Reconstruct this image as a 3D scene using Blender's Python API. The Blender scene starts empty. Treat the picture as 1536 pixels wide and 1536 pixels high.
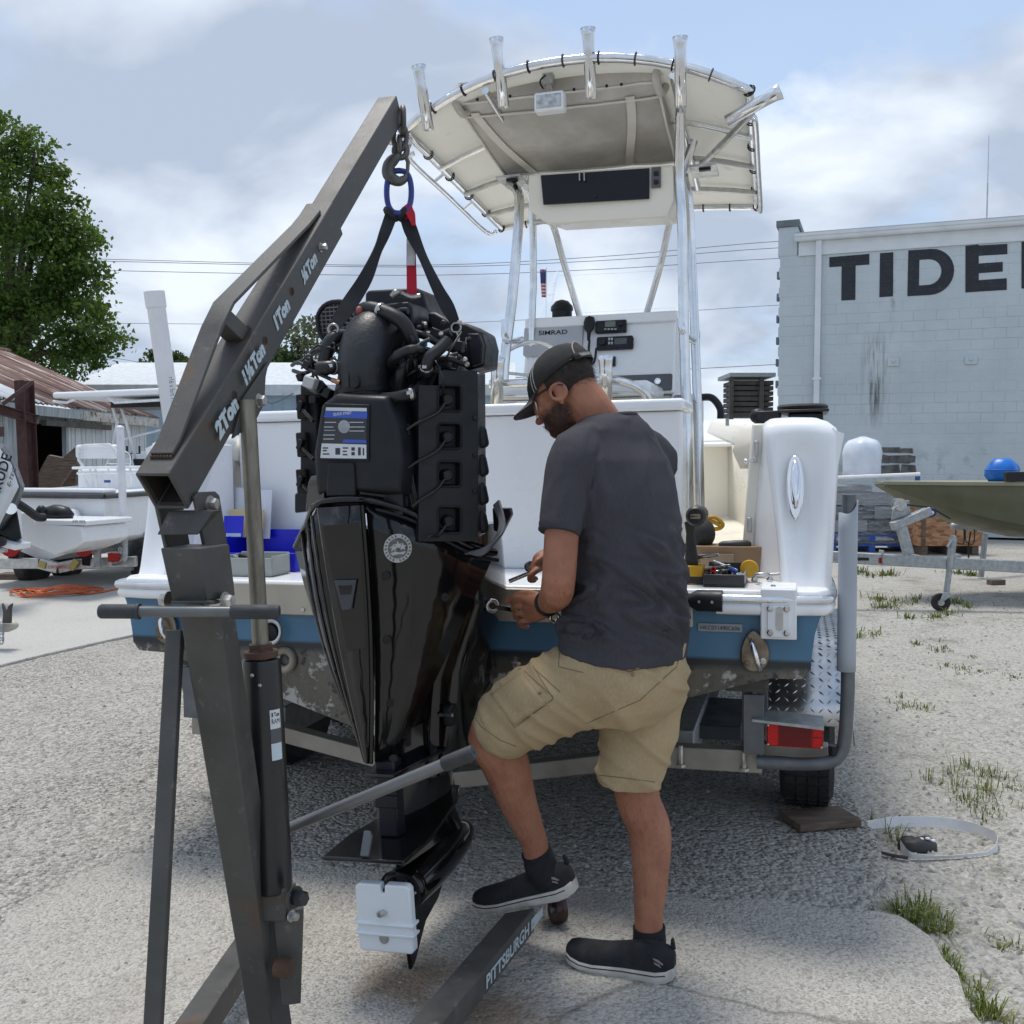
import bpy, bmesh, math, random
from mathutils import Vector as V, Matrix, noise as mnoise
random.seed(7)
R = math.radians
S = bpy.context.scene
COL = S.collection
# ---------------------------------------------------------------- camera
H, F, PITCH = 1.45, 1500.0, R(3.0)
cd = bpy.data.cameras.new('camera'); cam = bpy.data.objects.new('camera', cd); COL.objects.link(cam)
cd.sensor_width = 36; cd.lens = 36 * F / 1536; cd.clip_start = .05; cd.clip_end = 3000
cam.location = (0, 0, H); cam.rotation_euler = (math.pi / 2 - PITCH, 0, 0); S.camera = cam
# ---------------------------------------------------------------- world, sun, exposure
SUN_EL, SUN_AZ = R(74), R(-25)          # azimuth from +Y (behind the boat), negative = to the left
w = bpy.data.worlds.new('World'); S.world = w; w.use_nodes = True
nt = w.node_tree; nt.nodes.clear(); N = nt.nodes.new; L = nt.links.new
out = N('ShaderNodeOutputWorld'); bg = N('ShaderNodeBackground'); L(bg.outputs[0], out.inputs[0])
sky = N('ShaderNodeTexSky'); sky.sky_type = 'NISHITA'; sky.sun_disc = False
sky.sun_elevation = SUN_EL; sky.sun_rotation = SUN_AZ; sky.dust_density = 1.5; sky.air_density = 1.0
bg.inputs[1].default_value = .12
tc = N('ShaderNodeTexCoord'); sep = N('ShaderNodeSeparateXYZ'); L(tc.outputs['Generated'], sep.inputs[0])
def wm(op, a, b=None, c=None):
    n = N('ShaderNodeMath'); n.operation = op
    for i, x in enumerate((a, b, c)):
        if x is None: continue
        if isinstance(x, (int, float)): n.inputs[i].default_value = x
        else: L(x, n.inputs[i])
    return n.outputs[0]
zz = wm('ADD', wm('MAXIMUM', sep.outputs[2], 0.0), .32)
cmb = N('ShaderNodeCombineXYZ')
L(wm('DIVIDE', sep.outputs[0], zz), cmb.inputs[0]); L(wm('DIVIDE', sep.outputs[1], zz), cmb.inputs[1])
def wnoise(scale, det, rough, off, dist=0.0):
    mp = N('ShaderNodeMapping'); mp.inputs['Location'].default_value = off; L(cmb.outputs[0], mp.inputs[0])
    n = N('ShaderNodeTexNoise'); n.inputs['Scale'].default_value = scale; n.inputs['Detail'].default_value = det
    n.inputs['Roughness'].default_value = rough; n.inputs['Distortion'].default_value = dist
    L(mp.outputs[0], n.inputs['Vector']); return n.outputs[0]
def wramp(x, stops):
    r = N('ShaderNodeValToRGB'); L(x, r.inputs[0]); cr = r.color_ramp
    while len(cr.elements) < len(stops): cr.elements.new(.5)
    for e, (p, c) in zip(cr.elements, stops): e.position = p; e.color = (*c, 1) if isinstance(c, tuple) else (c, c, c, 1)
    return r.outputs[0]
def wmix(f, a, b):
    m = N('ShaderNodeMix'); m.data_type = 'RGBA'
    for s_, x in ((0, f), (6, a), (7, b)):
        if isinstance(x, tuple): m.inputs[s_].default_value = (*x, 1)
        elif isinstance(x, (int, float)): m.inputs[s_].default_value = x
        else: L(x, m.inputs[s_])
    return m.outputs[2]
n1 = wnoise(1.25, 9, .56, (0.3, 7.7, 5), .25)
n2 = wnoise(2.1, 7, .5, (8.6, 1.65, 0), .3)
n3 = wnoise(.8, 4, .5, (1.1, 8.4, 3), 0)
veil = wmix(wramp(n3, [(.3, .35), (.7, .8)]), sky.outputs[0], (3.5, 4.45, 5.9))
cl_col = wmix(wramp(n2, [(.36, 0.0), (.58, 1.0)]), (5.7, 6.15, 6.8), (3.0, 3.5, 4.35))
skyc = wmix(wramp(n1, [(.45, 0.0), (.53, .95)]), veil, cl_col)
L(skyc, bg.inputs[0])
sd = bpy.data.lights.new('sun', 'SUN'); sd.energy = 2.0; sd.angle = R(17); sd.color = (1, .955, .89)
sun = bpy.data.objects.new('sun', sd); COL.objects.link(sun)
sdir = V((math.sin(SUN_AZ) * math.cos(SUN_EL), math.cos(SUN_AZ) * math.cos(SUN_EL), math.sin(SUN_EL)))
sun.rotation_euler = sdir.to_track_quat('Z', 'Y').to_euler(); sun.location = (0, 0, 30)
S.view_settings.view_transform = 'Standard'; S.view_settings.look = 'None'
S.view_settings.exposure = 0.45; S.view_settings.gamma = 1.0; S.view_settings.use_curve_mapping = False
# ---------------------------------------------------------------- projection helpers (turn a pixel of the photograph into a place)
cF = V((0, math.cos(PITCH), -math.sin(PITCH))); cU = V((0, math.sin(PITCH), math.cos(PITCH))); cO = V((0, 0, H))
def ray(px, py): return cF + V((1, 0, 0)) * ((px - 768) / F) + cU * ((768 - py) / F)
def at(px, py, y):
    d = ray(px, py); return cO + d * (y / d.y)
def G(px, py, z=0.0):
    d = ray(px, py); return cO + d * ((z - H) / d.z)
def onplane(px, py, p0, n):
    d = ray(px, py); return cO + d * ((p0 - cO).dot(n) / d.dot(n))
def proj(p):
    q = V(p) - cO; k = q.dot(cF); return (768 + F * q.x / k, 768 - F * q.dot(cU) / k)
# ---------------------------------------------------------------- mesh builder
class MB:
    def __init__(s): s.v = []; s.f = []
    def add(s, vs, fs):
        o = len(s.v); s.v += [V(a) for a in vs]; s.f += [tuple(i + o for i in f) for f in fs]; return s
    def box(s, c, d, rot=None, ax=None):
        c = V(c); hx, hy, hz = d[0] / 2, d[1] / 2, d[2] / 2
        vs = [V((x, y, z)) for x in (-hx, hx) for y in (-hy, hy) for z in (-hz, hz)]
        if ax is not None: vs = [ax[0] * a.x + ax[1] * a.y + ax[2] * a.z for a in vs]
        if rot is not None: vs = [rot @ a for a in vs]
        return s.add([c + a for a in vs], [(0, 1, 3, 2), (4, 6, 7, 5), (0, 4, 5, 1), (2, 3, 7, 6), (0, 2, 6, 4), (1, 5, 7, 3)])
    def box2(s, a, b):
        a, b = V(a), V(b); return s.box((a + b) / 2, (abs(b.x - a.x), abs(b.y - a.y), abs(b.z - a.z)))
    def hexa(s, q):      # 8 points: 4 bottom ring, 4 top ring
        return s.add(q, [(3, 2, 1, 0), (4, 5, 6, 7), (0, 1, 5, 4), (1, 2, 6, 5), (2, 3, 7, 6), (3, 0, 4, 7)])
    def beam(s, p0, p1, w_, h_, up=(0, 0, 1), w1=None, h1=None):
        p0, p1 = V(p0), V(p1); b = (p1 - p0).normalized(); sd_ = b.cross(V(up)).normalized(); n = sd_.cross(b)
        w1 = w_ if w1 is None else w1; h1 = h_ if h1 is None else h1
        q = [p0 + sd_ * (x * w_ / 2) + n * (y * h_ / 2) for x, y in ((-1, -1), (1, -1), (1, 1), (-1, 1))]
        q += [p1 + sd_ * (x * w1 / 2) + n * (y * h1 / 2) for x, y in ((-1, -1), (1, -1), (1, 1), (-1, 1))]
        return s.hexa(q)
    def loft(s, rings, closed=True, cap=True, capf=None):
        n = len(rings[0]); vs = [p for r in rings for p in r]; fs = []
        m = n if closed else n - 1
        for i in range(len(rings) - 1):
            for j in range(m):
                a, b = i * n + j, i * n + (j + 1) % n
                fs.append((a, b, b + n, a + n))
        if cap and closed: fs += [tuple(range(n - 1, -1, -1)), tuple(range((len(rings) - 1) * n, len(rings) * n))]
        return s.add(vs, fs)
    def tube(s, pts, r, n=10, closed=False, cap=True, flat=None):
        pts = [V(p) for p in pts]; k = len(pts)
        rs = r if isinstance(r, (list, tuple)) else [r] * k
        rings = []; prev = None
        for i, p in enumerate(pts):
            if closed: t = pts[(i + 1) % k] - pts[i - 1]
            else: t = pts[min(i + 1, k - 1)] - pts[max(i - 1, 0)]
            t = t.normalized() if t.length > 1e-9 else V((0, 0, 1))
            if prev is None:
                a = V((0, 0, 1)) if abs(t.z) < .9 else V((1, 0, 0)); u = t.cross(a).normalized()
            else:
                u = (prev - t * prev.dot(t)); u = u.normalized() if u.length > 1e-6 else t.orthogonal().normalized()
            prev = u; v_ = t.cross(u); fl = 1 if flat is None else flat
            rings.append([p + (u * math.cos(2 * math.pi * j / n) + v_ * (fl * math.sin(2 * math.pi * j / n))) * rs[i] for j in range(n)])
        if closed: rings.append(rings[0]); return s.loft(rings, True, False)
        return s.loft(rings, True, cap)
    def cyl(s, p0, p1, r0, r1=None, n=16): return s.tube([p0, p1], [r0, r0 if r1 is None else r1], n)
    def lathe(s, prof, p, ax=(0, 0, 1), n=20):     # prof: (radius, distance along the axis)
        ax = V(ax).normalized(); u = ax.orthogonal().normalized(); v_ = ax.cross(u); p = V(p)
        return s.loft([[p + ax * h + (u * math.cos(2 * math.pi * j / n) + v_ * math.sin(2 * math.pi * j / n)) * max(r, 1e-4) for j in range(n)] for r, h in prof])
    def prism(s, poly, o, ax, ay, depth, both=False):  # poly in 2D, extruded along ax x ay
        o, ax, ay = V(o), V(ax), V(ay); n = ax.cross(ay).normalized(); k = len(poly)
        a = [o + ax * x + ay * y - (n * depth / 2 if both else V((0, 0, 0))) for x, y in poly]; b = [p + n * depth for p in a]
        return s.add(a + b, [tuple(range(k - 1, -1, -1)), tuple(range(k, 2 * k))] + [(i, (i + 1) % k, (i + 1) % k + k, i + k) for i in range(k)])
    def ell(s, c, r, rot=None, nu=16, nv=10):
        c = V(c); r = V((r, r, r)) if isinstance(r, (int, float)) else V(r); rings = []
        for i in range(nv + 1):
            th = math.pi * i / nv; th = min(max(th, .02), math.pi - .02)
            ring = []
            for j in range(nu):
                ph = 2 * math.pi * j / nu
                p = V((math.sin(th) * math.cos(ph) * r.x, math.sin(th) * math.sin(ph) * r.y, -math.cos(th) * r.z))
                ring.append(c + (rot @ p if rot is not None else p))
            rings.append(ring)
        return s.loft(rings)
    def torus(s, c, ax, Rr, r, n=24, m=8, sx=1.0, xdir=None):
        ax = V(ax).normalized(); u = V(xdir).normalized() if xdir is not None else ax.orthogonal().normalized(); v_ = ax.cross(u); c = V(c)
        return s.tube([c + u * (math.cos(2 * math.pi * i / n) * Rr * sx) + v_ * (math.sin(2 * math.pi * i / n) * Rr) for i in range(n)], r, m, closed=True)
    def grid(s, fn, nu, nv):
        vs = [fn(i / nu, j / nv) for j in range(nv + 1) for i in range(nu + 1)]
        return s.add(vs, [(j * (nu + 1) + i, j * (nu + 1) + i + 1, (j + 1) * (nu + 1) + i + 1, (j + 1) * (nu + 1) + i) for j in range(nv) for i in range(nu)])
    def mesh(s, name, mat, smooth=35, M=None):
        me = bpy.data.meshes.new(name)
        vs = [M @ a for a in s.v] if M is not None else s.v
        me.from_pydata([tuple(a) for a in vs], [], s.f); me.validate()
        bm = bmesh.new(); bm.from_mesh(me); bmesh.ops.recalc_face_normals(bm, faces=bm.faces); bm.to_mesh(me); bm.free()
        finish(me, mat, smooth); return me
    def build(s, name, mat, parent=None, world=True, smooth=35, bevel=0, seg=2, solid=0, sub=0):
        M = None
        if parent is not None and world: M = WM[parent.name].inverted()
        me = s.mesh(name, mat, smooth, M); o = bpy.data.objects.new(name, me); COL.objects.link(o); o.parent = parent
        WM[o.name] = WM[parent.name] if parent is not None else Matrix()
        if solid: m = o.modifiers.new('solid', 'SOLIDIFY'); m.thickness = solid; m.offset = 0
        if sub: m = o.modifiers.new('sub', 'SUBSURF'); m.levels = sub; m.render_levels = sub
        if bevel:
            m = o.modifiers.new('bevel', 'BEVEL'); m.width = bevel; m.segments = seg; m.limit_method = 'ANGLE'; m.angle_limit = R(30)
            m.harden_normals = False
        return o
def finish(me, mat, smooth):
    if mat is not None: me.materials.append(mat)
    if smooth:
        me.polygons.foreach_set('use_smooth', [True] * len(me.polygons))
        if smooth < 180: me.set_sharp_from_angle(angle=R(smooth))
    me.update()
WM = {}
def tag(o, label=None, cat=None, group=None, kind=None):
    if label: o['label'] = label
    if cat: o['category'] = cat
    if group: o['group'] = group
    if kind: o['kind'] = kind
    return o
def thing(name, label, cat, loc=(0, 0, 0), M=None, group=None):
    o = bpy.data.objects.new(name, None); COL.objects.link(o); o.empty_display_size = .1
    M = Matrix.Translation(V(loc)) if M is None else M
    o.matrix_world = M; WM[o.name] = M.copy(); return tag(o, label, cat, group)
def inst(name, me, parent, M):    # an object sharing mesh data, placed in its parent's space
    o = bpy.data.objects.new(name, me); COL.objects.link(o); o.parent = parent
    o.matrix_local = M if parent is None else M
    WM[o.name] = (WM[parent.name] if parent else Matrix()) @ M; return o
def evalmesh(o):                  # bake an object's modifiers
    dg = bpy.context.evaluated_depsgraph_get(); dg.update()
    return bpy.data.meshes.new_from_object(o.evaluated_get(dg))
def catmull(pts, k=6):
    pts = [V(p) for p in pts]; o = []
    for i in range(len(pts) - 1):
        a = pts[max(i - 1, 0)]; b = pts[i]; c = pts[i + 1]; d = pts[min(i + 2, len(pts) - 1)]
        for j in range(k):
            t = j / k
            o.append(.5 * ((2 * b) + (c - a) * t + (2 * a - 5 * b + 4 * c - d) * t * t + (3 * b - a - 3 * c + d) * t ** 3))
    o.append(pts[-1]); return o
def lerp(a, b, t): return a + (b - a) * t
def interp(xs, ys, x):
    if x <= xs[0]: return ys[0]
    for i in range(len(xs) - 1):
        if x <= xs[i + 1]: return lerp(ys[i], ys[i + 1], (x - xs[i]) / (xs[i + 1] - xs[i]))
    return ys[-1]
def rrect(w_, h_, r, k=4):        # rounded rectangle outline, centred
    o = []
    for cx, cy, a0 in ((w_ / 2 - r, h_ / 2 - r, 0), (-w_ / 2 + r, h_ / 2 - r, 90), (-w_ / 2 + r, -h_ / 2 + r, 180), (w_ / 2 - r, -h_ / 2 + r, 270)):
        for i in range(k + 1): a = R(a0 + 90 * i / k); o.append((cx + r * math.cos(a), cy + r * math.sin(a)))
    return o
def rect(x0, y0, x1, y1): return [(x0, y0), (x1, y0), (x1, y1), (x0, y1)]
def text(name, body, mat, parent, o, ax, ay, wid, hei=None, thick=.0015, bold=0.0, shear=0.0, world=True):
    """lettering fitted into width wid (and height hei), lower left corner at o, running along ax, up along ay"""
    c = bpy.data.curves.new('t', 'FONT'); c.body = body; c.size = 1; c.offset = bold; c.shear = shear; c.resolution_u = 3
    t = bpy.data.objects.new('t', c); COL.objects.link(t); me = evalmesh(t)
    bpy.data.objects.remove(t); bpy.data.curves.remove(c)
    xs = [a.co.x for a in me.vertices]; ys = [a.co.y for a in me.vertices]
    x0, x1, y0, y1 = min(xs), max(xs), min(ys), max(ys); k = wid / (x1 - x0); ky = k if hei is None else hei / (y1 - y0)
    ax, ay, o = V(ax).normalized(), V(ay).normalized(), V(o); n = ax.cross(ay).normalized()
    pts = [o + ax * ((a.co.x - x0) * k) + ay * ((a.co.y - y0) * ky) + n * thick for a in me.vertices]
    fs = [tuple(p.vertices) for p in me.polygons]; bpy.data.meshes.remove(me)
    mb = MB().add(pts, fs); return mb.build(name, mat, parent, world=world, smooth=0)
# ---------------------------------------------------------------- procedural materials
def s2l(c): return tuple(((x / 255) / 12.92 if x / 255 <= .04045 else ((x / 255 + .055) / 1.055) ** 2.4) for x in c)
class NT:
    def __init__(s, name):
        s.m = bpy.data.materials.new(name); s.m.use_nodes = True; s.t = s.m.node_tree; s.b = s.t.nodes['Principled BSDF']
        s.tc = s.t.nodes.new('ShaderNodeTexCoord'); s.co = s.tc.outputs['Object']
    def n(s, k): return s.t.nodes.new(k)
    def l(s, a, b): s.t.links.new(a, b)
    def put(s, inp, x):
        if isinstance(x, tuple): inp.default_value = (*x, 1) if len(x) == 3 else x
        elif isinstance(x, (int, float)): inp.default_value = x
        else: s.l(x, inp)
    def map(s, sc=(1, 1, 1), rot=(0, 0, 0), loc=(0, 0, 0)):
        m = s.n('ShaderNodeMapping'); m.inputs['Scale'].default_value = sc; m.inputs['Rotation'].default_value = rot; m.inputs['Location'].default_value = loc
        s.l(s.co, m.inputs[0]); return m.outputs[0]
    def noise(s, scale, det=4, rough=.55, vec=None, dist=0):
        n = s.n('ShaderNodeTexNoise'); n.inputs['Scale'].default_value = scale; n.inputs['Detail'].default_value = det
        n.inputs['Roughness'].default_value = rough; n.inputs['Distortion'].default_value = dist
        s.l(vec or s.co, n.inputs['Vector']); return n.outputs[0]
    def vor(s, scale, feat='F1', vec=None, out=0):
        n = s.n('ShaderNodeTexVoronoi'); n.feature = feat; n.inputs['Scale'].default_value = scale; s.l(vec or s.co, n.inputs['Vector']); return n.outputs[out]
    def wave(s, scale, dist=0, vec=None, dirn='X', prof='SIN'):
        n = s.n('ShaderNodeTexWave'); n.inputs['Scale'].default_value = scale; n.inputs['Distortion'].default_value = dist
        n.bands_direction = dirn; n.wave_profile = prof; s.l(vec or s.co, n.inputs['Vector']); return n.outputs[1]
    def ramp(s, x, stops):
        r = s.n('ShaderNodeValToRGB'); s.l(x, r.inputs[0]); cr = r.color_ramp
        while len(cr.elements) < len(stops): cr.elements.new(.5)
        for e, (p, c) in zip(cr.elements, stops): e.position = p; e.color = (*c, 1) if isinstance(c, tuple) else (c, c, c, 1)
        return r.outputs[0]
    def mix(s, f, a, b, mode='MIX'):
        m = s.n('ShaderNodeMix'); m.data_type = 'RGBA'; m.blend_type = mode
        s.put(m.inputs[0], f); s.put(m.inputs[6], a); s.put(m.inputs[7], b); return m.outputs[2]
    def math(s, op, a, b=0.0):
        m = s.n('ShaderNodeMath'); m.operation = op; s.put(m.inputs[0], a); s.put(m.inputs[1], b); return m.outputs[0]
    def bump(s, h, st=.3, dist=.01, prev=None):
        b = s.n('ShaderNodeBump'); b.inputs['Strength'].default_value = st; b.inputs['Distance'].default_value = dist; s.l(h, b.inputs['Height'])
        if prev is not None: s.l(prev, b.inputs['Normal'])
        s.l(b.outputs[0], s.b.inputs['Normal']); return b.outputs[0]
    def set(s, **k):
        for a, x in k.items(): s.put(s.b.inputs[{'col': 'Base Color', 'rough': 'Roughness', 'metal': 'Metallic', 'coat': 'Coat Weight', 'trans': 'Transmission Weight', 'ior': 'IOR', 'alpha': 'Alpha', 'spec': 'Specular IOR Level', 'sss': 'Subsurface Weight', 'em': 'Emission Color', 'ems': 'Emission Strength'}[a]], x)
        return s
def pm(name, c, c2=None, sc=8.0, rough=.5, metal=0.0, bump=0.0, bsc=60.0, coat=0.0, spots=None, lo=.35, hi=.65, rvar=.12, spec=.5):
    """painted / plain material: two tones blended by noise, optional spots of wear (colour, scale, threshold), fine bump"""
    m = NT(name); c2 = c2 or tuple(x * .82 for x in c)
    col = m.mix(m.ramp(m.noise(sc, 6), [(lo, 0.0), (hi, 1.0)]), c, c2)
    if spots:
        f = m.ramp(m.noise(spots[1], 8, .65), [(spots[2], 0.0), (spots[2] + .05, 1.0)]); col = m.mix(f, col, spots[0])
    m.set(col=col, metal=metal, coat=coat, spec=spec)
    m.set(rough=m.ramp(m.noise(sc * 1.7, 5), [(.3, max(rough - rvar, .02)), (.7, min(rough + rvar, 1.0))]))
    if bump: m.bump(m.noise(bsc, 5), bump, .004)
    return m.m
mWhiteGel = pm('white gelcoat', (.88, .885, .89), (.855, .86, .865), 1.5, .25, coat=.2, rvar=.05)
mCream = pm('cream gelcoat', (.85, .81, .71), (.81, .77, .67), 2, .35)
mAlu = pm('polished aluminium', (.80, .81, .82), (.66, .67, .68), 10, .17, 1.0)
mAluDull = pm('dull aluminium', (.58, .58, .57), (.40, .40, .39), 14, .42, 1.0, .08, 70)
mGalv = pm('galvanised steel', (.42, .44, .45), (.30, .32, .33), 24, .5, .7, .08, 60)
mSteelBolt = pm('zinc bolts', (.62, .62, .60), (.38, .36, .33), 30, .35, .9, .1, 80)
mChrome = pm('chrome', (.86, .86, .87), (.78, .78, .79), 9, .07, 1.0, rvar=.04)
mBlackPl = pm('black plastic', (.008, .0085, .0105), (.013, .014, .016), 20, .45, bump=.12, bsc=260, spec=.35)
mBlackSatin = pm('satin black casting', (.007, .008, .012), (.012, .013, .018), 14, .40, bump=.10, bsc=220, spec=.35)
mBlackGloss = pm('gloss black paint', (.0045, .0045, .005), (.007, .007, .0075), 6, .10, rvar=.03)
mRubber = pm('black rubber', (.014, .014, .015), (.03, .029, .027), 12, .72, bump=.2, bsc=120)
mWhitePl = pm('white plastic', (.82, .83, .84), (.74, .75, .76), 8, .4)
mPVCw = pm('white pvc pipe', (.80, .80, .82), (.70, .70, .73), 5, .38)
mPVCg = pm('grey pvc pipe', (.40, .43, .47), (.34, .37, .41), 4, .42, bump=.03)
mRed = pm('red lens', (.45, .008, .008), (.32, .006, .006), 20, .25, spec=.3)
mWood = NT('weathered wood')
_v = mWood.map((1, 9, 9)); _n = mWood.noise(5, 8, .6, _v, .5)
mWood.set(col=mWood.ramp(_n, [(.25, (.05, .035, .025)), (.55, (.14, .10, .075)), (.8, (.22, .17, .13))]), rough=.85); mWood.bump(_n, .4, .006); mWood = mWood.m
# ================================================================ ground: sandy gravel lot, old concrete slabs
def groundmat(name, tones, peb, scale, dark, bumpd, rough=.9, stain=None):
    m = NT(name)
    big = m.noise(.8, 7, .6); mid = m.noise(6, 6, .6)
    col = m.mix(m.ramp(big, [(.3, 0.0), (.7, 1.0)]), tones[0], tones[1])
    col = m.mix(m.ramp(mid, [(.40, 0.0), (.70, .7)]), col, tones[2])
    cell = m.vor(scale, out=1); g = m.n('ShaderNodeRGBToBW'); m.l(cell, g.inputs[0])
    col = m.mix(peb, col, m.ramp(g.outputs[0], [(.1, tuple(x * .30 for x in tones[1])), (.4, tones[1]), (.7, tones[0]), (.95, (.52, .51, .48))]))
    fine = m.noise(scale * 1.3, 4, .7)
    col = m.mix(m.math('MULTIPLY', m.ramp(fine, [(.38, dark), (.50, 0.0)]), m.ramp(m.noise(1.3, 6, .6, m.map(loc=(7, 2, 1))), [(.38, .35), (.62, 1.0)])), col, (.06, .057, .052))
    if name[0] == 's': col = m.mix(m.ramp(m.noise(2.1, 8, .68, m.map(loc=(2, 9, 4))), [(.54, 0.0), (.70, .7)]), col, (.17, .165, .125))
    if stain:
        col = m.mix(m.ramp(m.noise(1.7, 6, .6, m.map(loc=(3, 5, 0))), [(.55, 0.0), (.75, .35)]), col, stain)
    if stain:
        ck = m.vor(.26, 'DISTANCE_TO_EDGE', m.mix(.22, m.co, m.noise(1.6, 5), 'ADD')); col = m.mix(m.ramp(ck, [(.0, .5), (.0022, 0.0)]), col, (.07, .06, .05))
        for (sx_, sy_), rd, tint in (((620, 1470), .20, (.20, .125, .06)), ((740, 1525), .22, (.17, .11, .06)), ((880, 1290), .55, (.17, .155, .13))):
            c = G(sx_, sy_); vd = m.n('ShaderNodeVectorMath'); vd.operation = 'DISTANCE'; m.l(m.co, vd.inputs[0]); vd.inputs[1].default_value = c
            col = m.mix(m.ramp(m.math('ADD', m.math('DIVIDE', vd.outputs['Value'], rd), m.math('MULTIPLY', m.math('SUBTRACT', m.noise(7, 7, .65), .5), 1.6)), [(.25, .7), (.95, 0.0)]), col, tint)
    d = m.vor(scale, 'F1'); d2 = m.vor(scale * .43, 'F1', m.map(loc=(.3, .7, .2)))
    m.set(col=col, rough=rough, spec=.25)
    b = m.bump(m.math('ADD', m.math('MULTIPLY', d, -1.0), m.math('MULTIPLY', d2, -1.2)), .9, bumpd)
    m.bump(m.noise(scale * 2.5, 3, .7), .45, bumpd * .5, b); return m.m
mSand = groundmat('sandy gravel', ((.50, .48, .43), (.38, .365, .33), (.43, .41, .37)), .45, 60, .5, .010)
mAgg = groundmat('rough washed aggregate concrete', ((.57, .54, .485), (.38, .36, .325), (.48, .455, .41)), .55, 58, .95, .016)
mSlab = groundmat('worn tan concrete', ((.54, .515, .465), (.42, .40, .36), (.48, .455, .41)), .40, 95, .62, .006, stain=(.24, .21, .165))
mFar = groundmat('pale broom finished concrete', ((.50, .49, .46), (.43, .42, .39), (.46, .45, .42)), .2, 90, .25, .003)
def sheet(name, mat, poly, z0, z1, jag=0.0):
    pts = []
    for i, p in enumerate(poly):
        a, b = V(p), V(poly[(i + 1) % len(poly)]); k = max(1, int((b - a).length / .05)) if jag and (b - a).length < 6 else 1
        for j in range(k):
            q = a.lerp(b, j / k)
            if jag and j: q = q + V((mnoise.noise(q * 4.1), mnoise.noise(q * 4.1 + V((9, 2, 5))), 0)) * jag + V((mnoise.noise(q * 19), mnoise.noise(q * 17), 0)) * jag * .6
            pts.append((q.x, q.y))
    mb = MB().prism(pts, (0, 0, z0), (1, 0, 0), (0, 1, 0), z1 - z0)
    o = mb.build(name, mat, None, smooth=0, bevel=.012 if jag else 0, seg=2); return tag(o, kind='structure')
g = MB(); g.add([(-400, -40, -.045), (400, -40, -.045), (400, 900, -.045), (-400, 900, -.045)], [(0, 1, 2, 3)])
tag(g.build('ground', mSand, smooth=0), kind='structure')
def gp(*pp): return [G(x, y).to_tuple() for x, y in pp]
# near slab (tan), middle slab (rough aggregate), far left slab (pale)
near = [(-6, -2, 0)] + [(-6, G(0, 1480).y, 0)] + gp((-200, 1440), (0, 1388), (60, 1340), (100, 1316), (190, 1279), (350, 1285), (520, 1300), (800, 1330), (1000, 1345), (1190, 1353), (1290, 1362), (1350, 1372), (1395, 1402), (1420, 1440), (1448, 1490), (1475, 1536)) + [(1.05, 1.3, 0), (1.2, -2, 0)]
sheet('concrete_slab', mSlab, near, -.06, .001, .045)
mid = [(-6, G(0, 1536).y, 0)] + gp((190, 1500), (350, 1400), (520, 1340), (800, 1370), (1000, 1380), (1190, 1375), (1290, 1368), (1312, 1345), (1330, 1290), (1285, 1200), (1252, 1165), (1215, 1120)) + [(1.9, 6.0, 0), (2.1, 9, 0), (-1.0, 9, 0)] + gp((330, 905), (205, 953), (100, 976), (0, 1000)) + [(-6, 5.6, 0)]
sheet('aggregate_slab', mAgg, mid, -.06, -.005, .035)
far = [(-6, 5.62, 0)] + gp((0, 997), (100, 973), (205, 950), (330, 902)) + [(-1.1, 9.1, 0), (-1.3, 16, 0), (-30, 16, 0), (-30, 5.7, 0)]
sheet('concrete_apron', mFar, far, -.06, 0, .02)
# loose pebbles, joined
def scatter(name, mat, n, test, rmin, rmax, z):
    mb = MB(); rnd = random.Random(5); c = 0
    ico = [V((0, 0, 1)), V((.9, 0, .1)), V((.28, .85, .1)), V((-.72, .53, .1)), V((-.72, -.53, .1)), V((.28, -.85, .1))]
    while c < n:
        p = test(rnd)
        if p is None: continue
        r = rmin + (rmax - rmin) * rnd.random() ** 3; a = rnd.random() * 6.28; sx, sy, sz = (.7 + .6 * rnd.random() for _ in range(3))
        m = Matrix.Rotation(a, 3, 'Z'); vs = []
        for v_ in ico:
            q = m @ V((v_.x * sx, v_.y * sy, v_.z * sz * .75)); vs.append(V((p[0], p[1], z - .1 * r)) + q * r * (.85 + .3 * rnd.random()))
        mb.add(vs, [(0, 1, 2), (0, 2, 3), (0, 3, 4), (0, 4, 5), (0, 5, 1)]); c += 1
    return tag(mb.build(name, mat, None, smooth=60), kind='stuff')
mPeb = NT('pebbles'); mPeb.set(col=mPeb.ramp(mPeb.noise(31, 2), [(.3, (.12, .115, .105)), (.5, (.33, .32, .29)), (.7, (.50, .48, .44))]), rough=.85); mPeb = mPeb.m
def t_mid(r):
    y = 3.35 + 3.6 * r.random() ** 1.6; x = lerp(-.55, .2, r.random()) * y
    return (x, y)
def t_sand(r):
    y = 2.5 + 9 * r.random() ** 1.8; x = lerp(.36, .56, r.random()) * y
    return (x, y) if x > 1.35 else None
def t_near(r):
    y = 2.4 + .9 * r.random(); return (lerp(-.55, .4, r.random()) * y, y)
scatter('loose_aggregate', mPeb, 7500, t_mid, .003, .016, -.004)
scatter('loose_gravel', mPeb, 5000, t_sand, .003, .024, -.045)
scatter('fine_gravel', mPeb, 900, t_near, .002, .010, 0)
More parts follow.
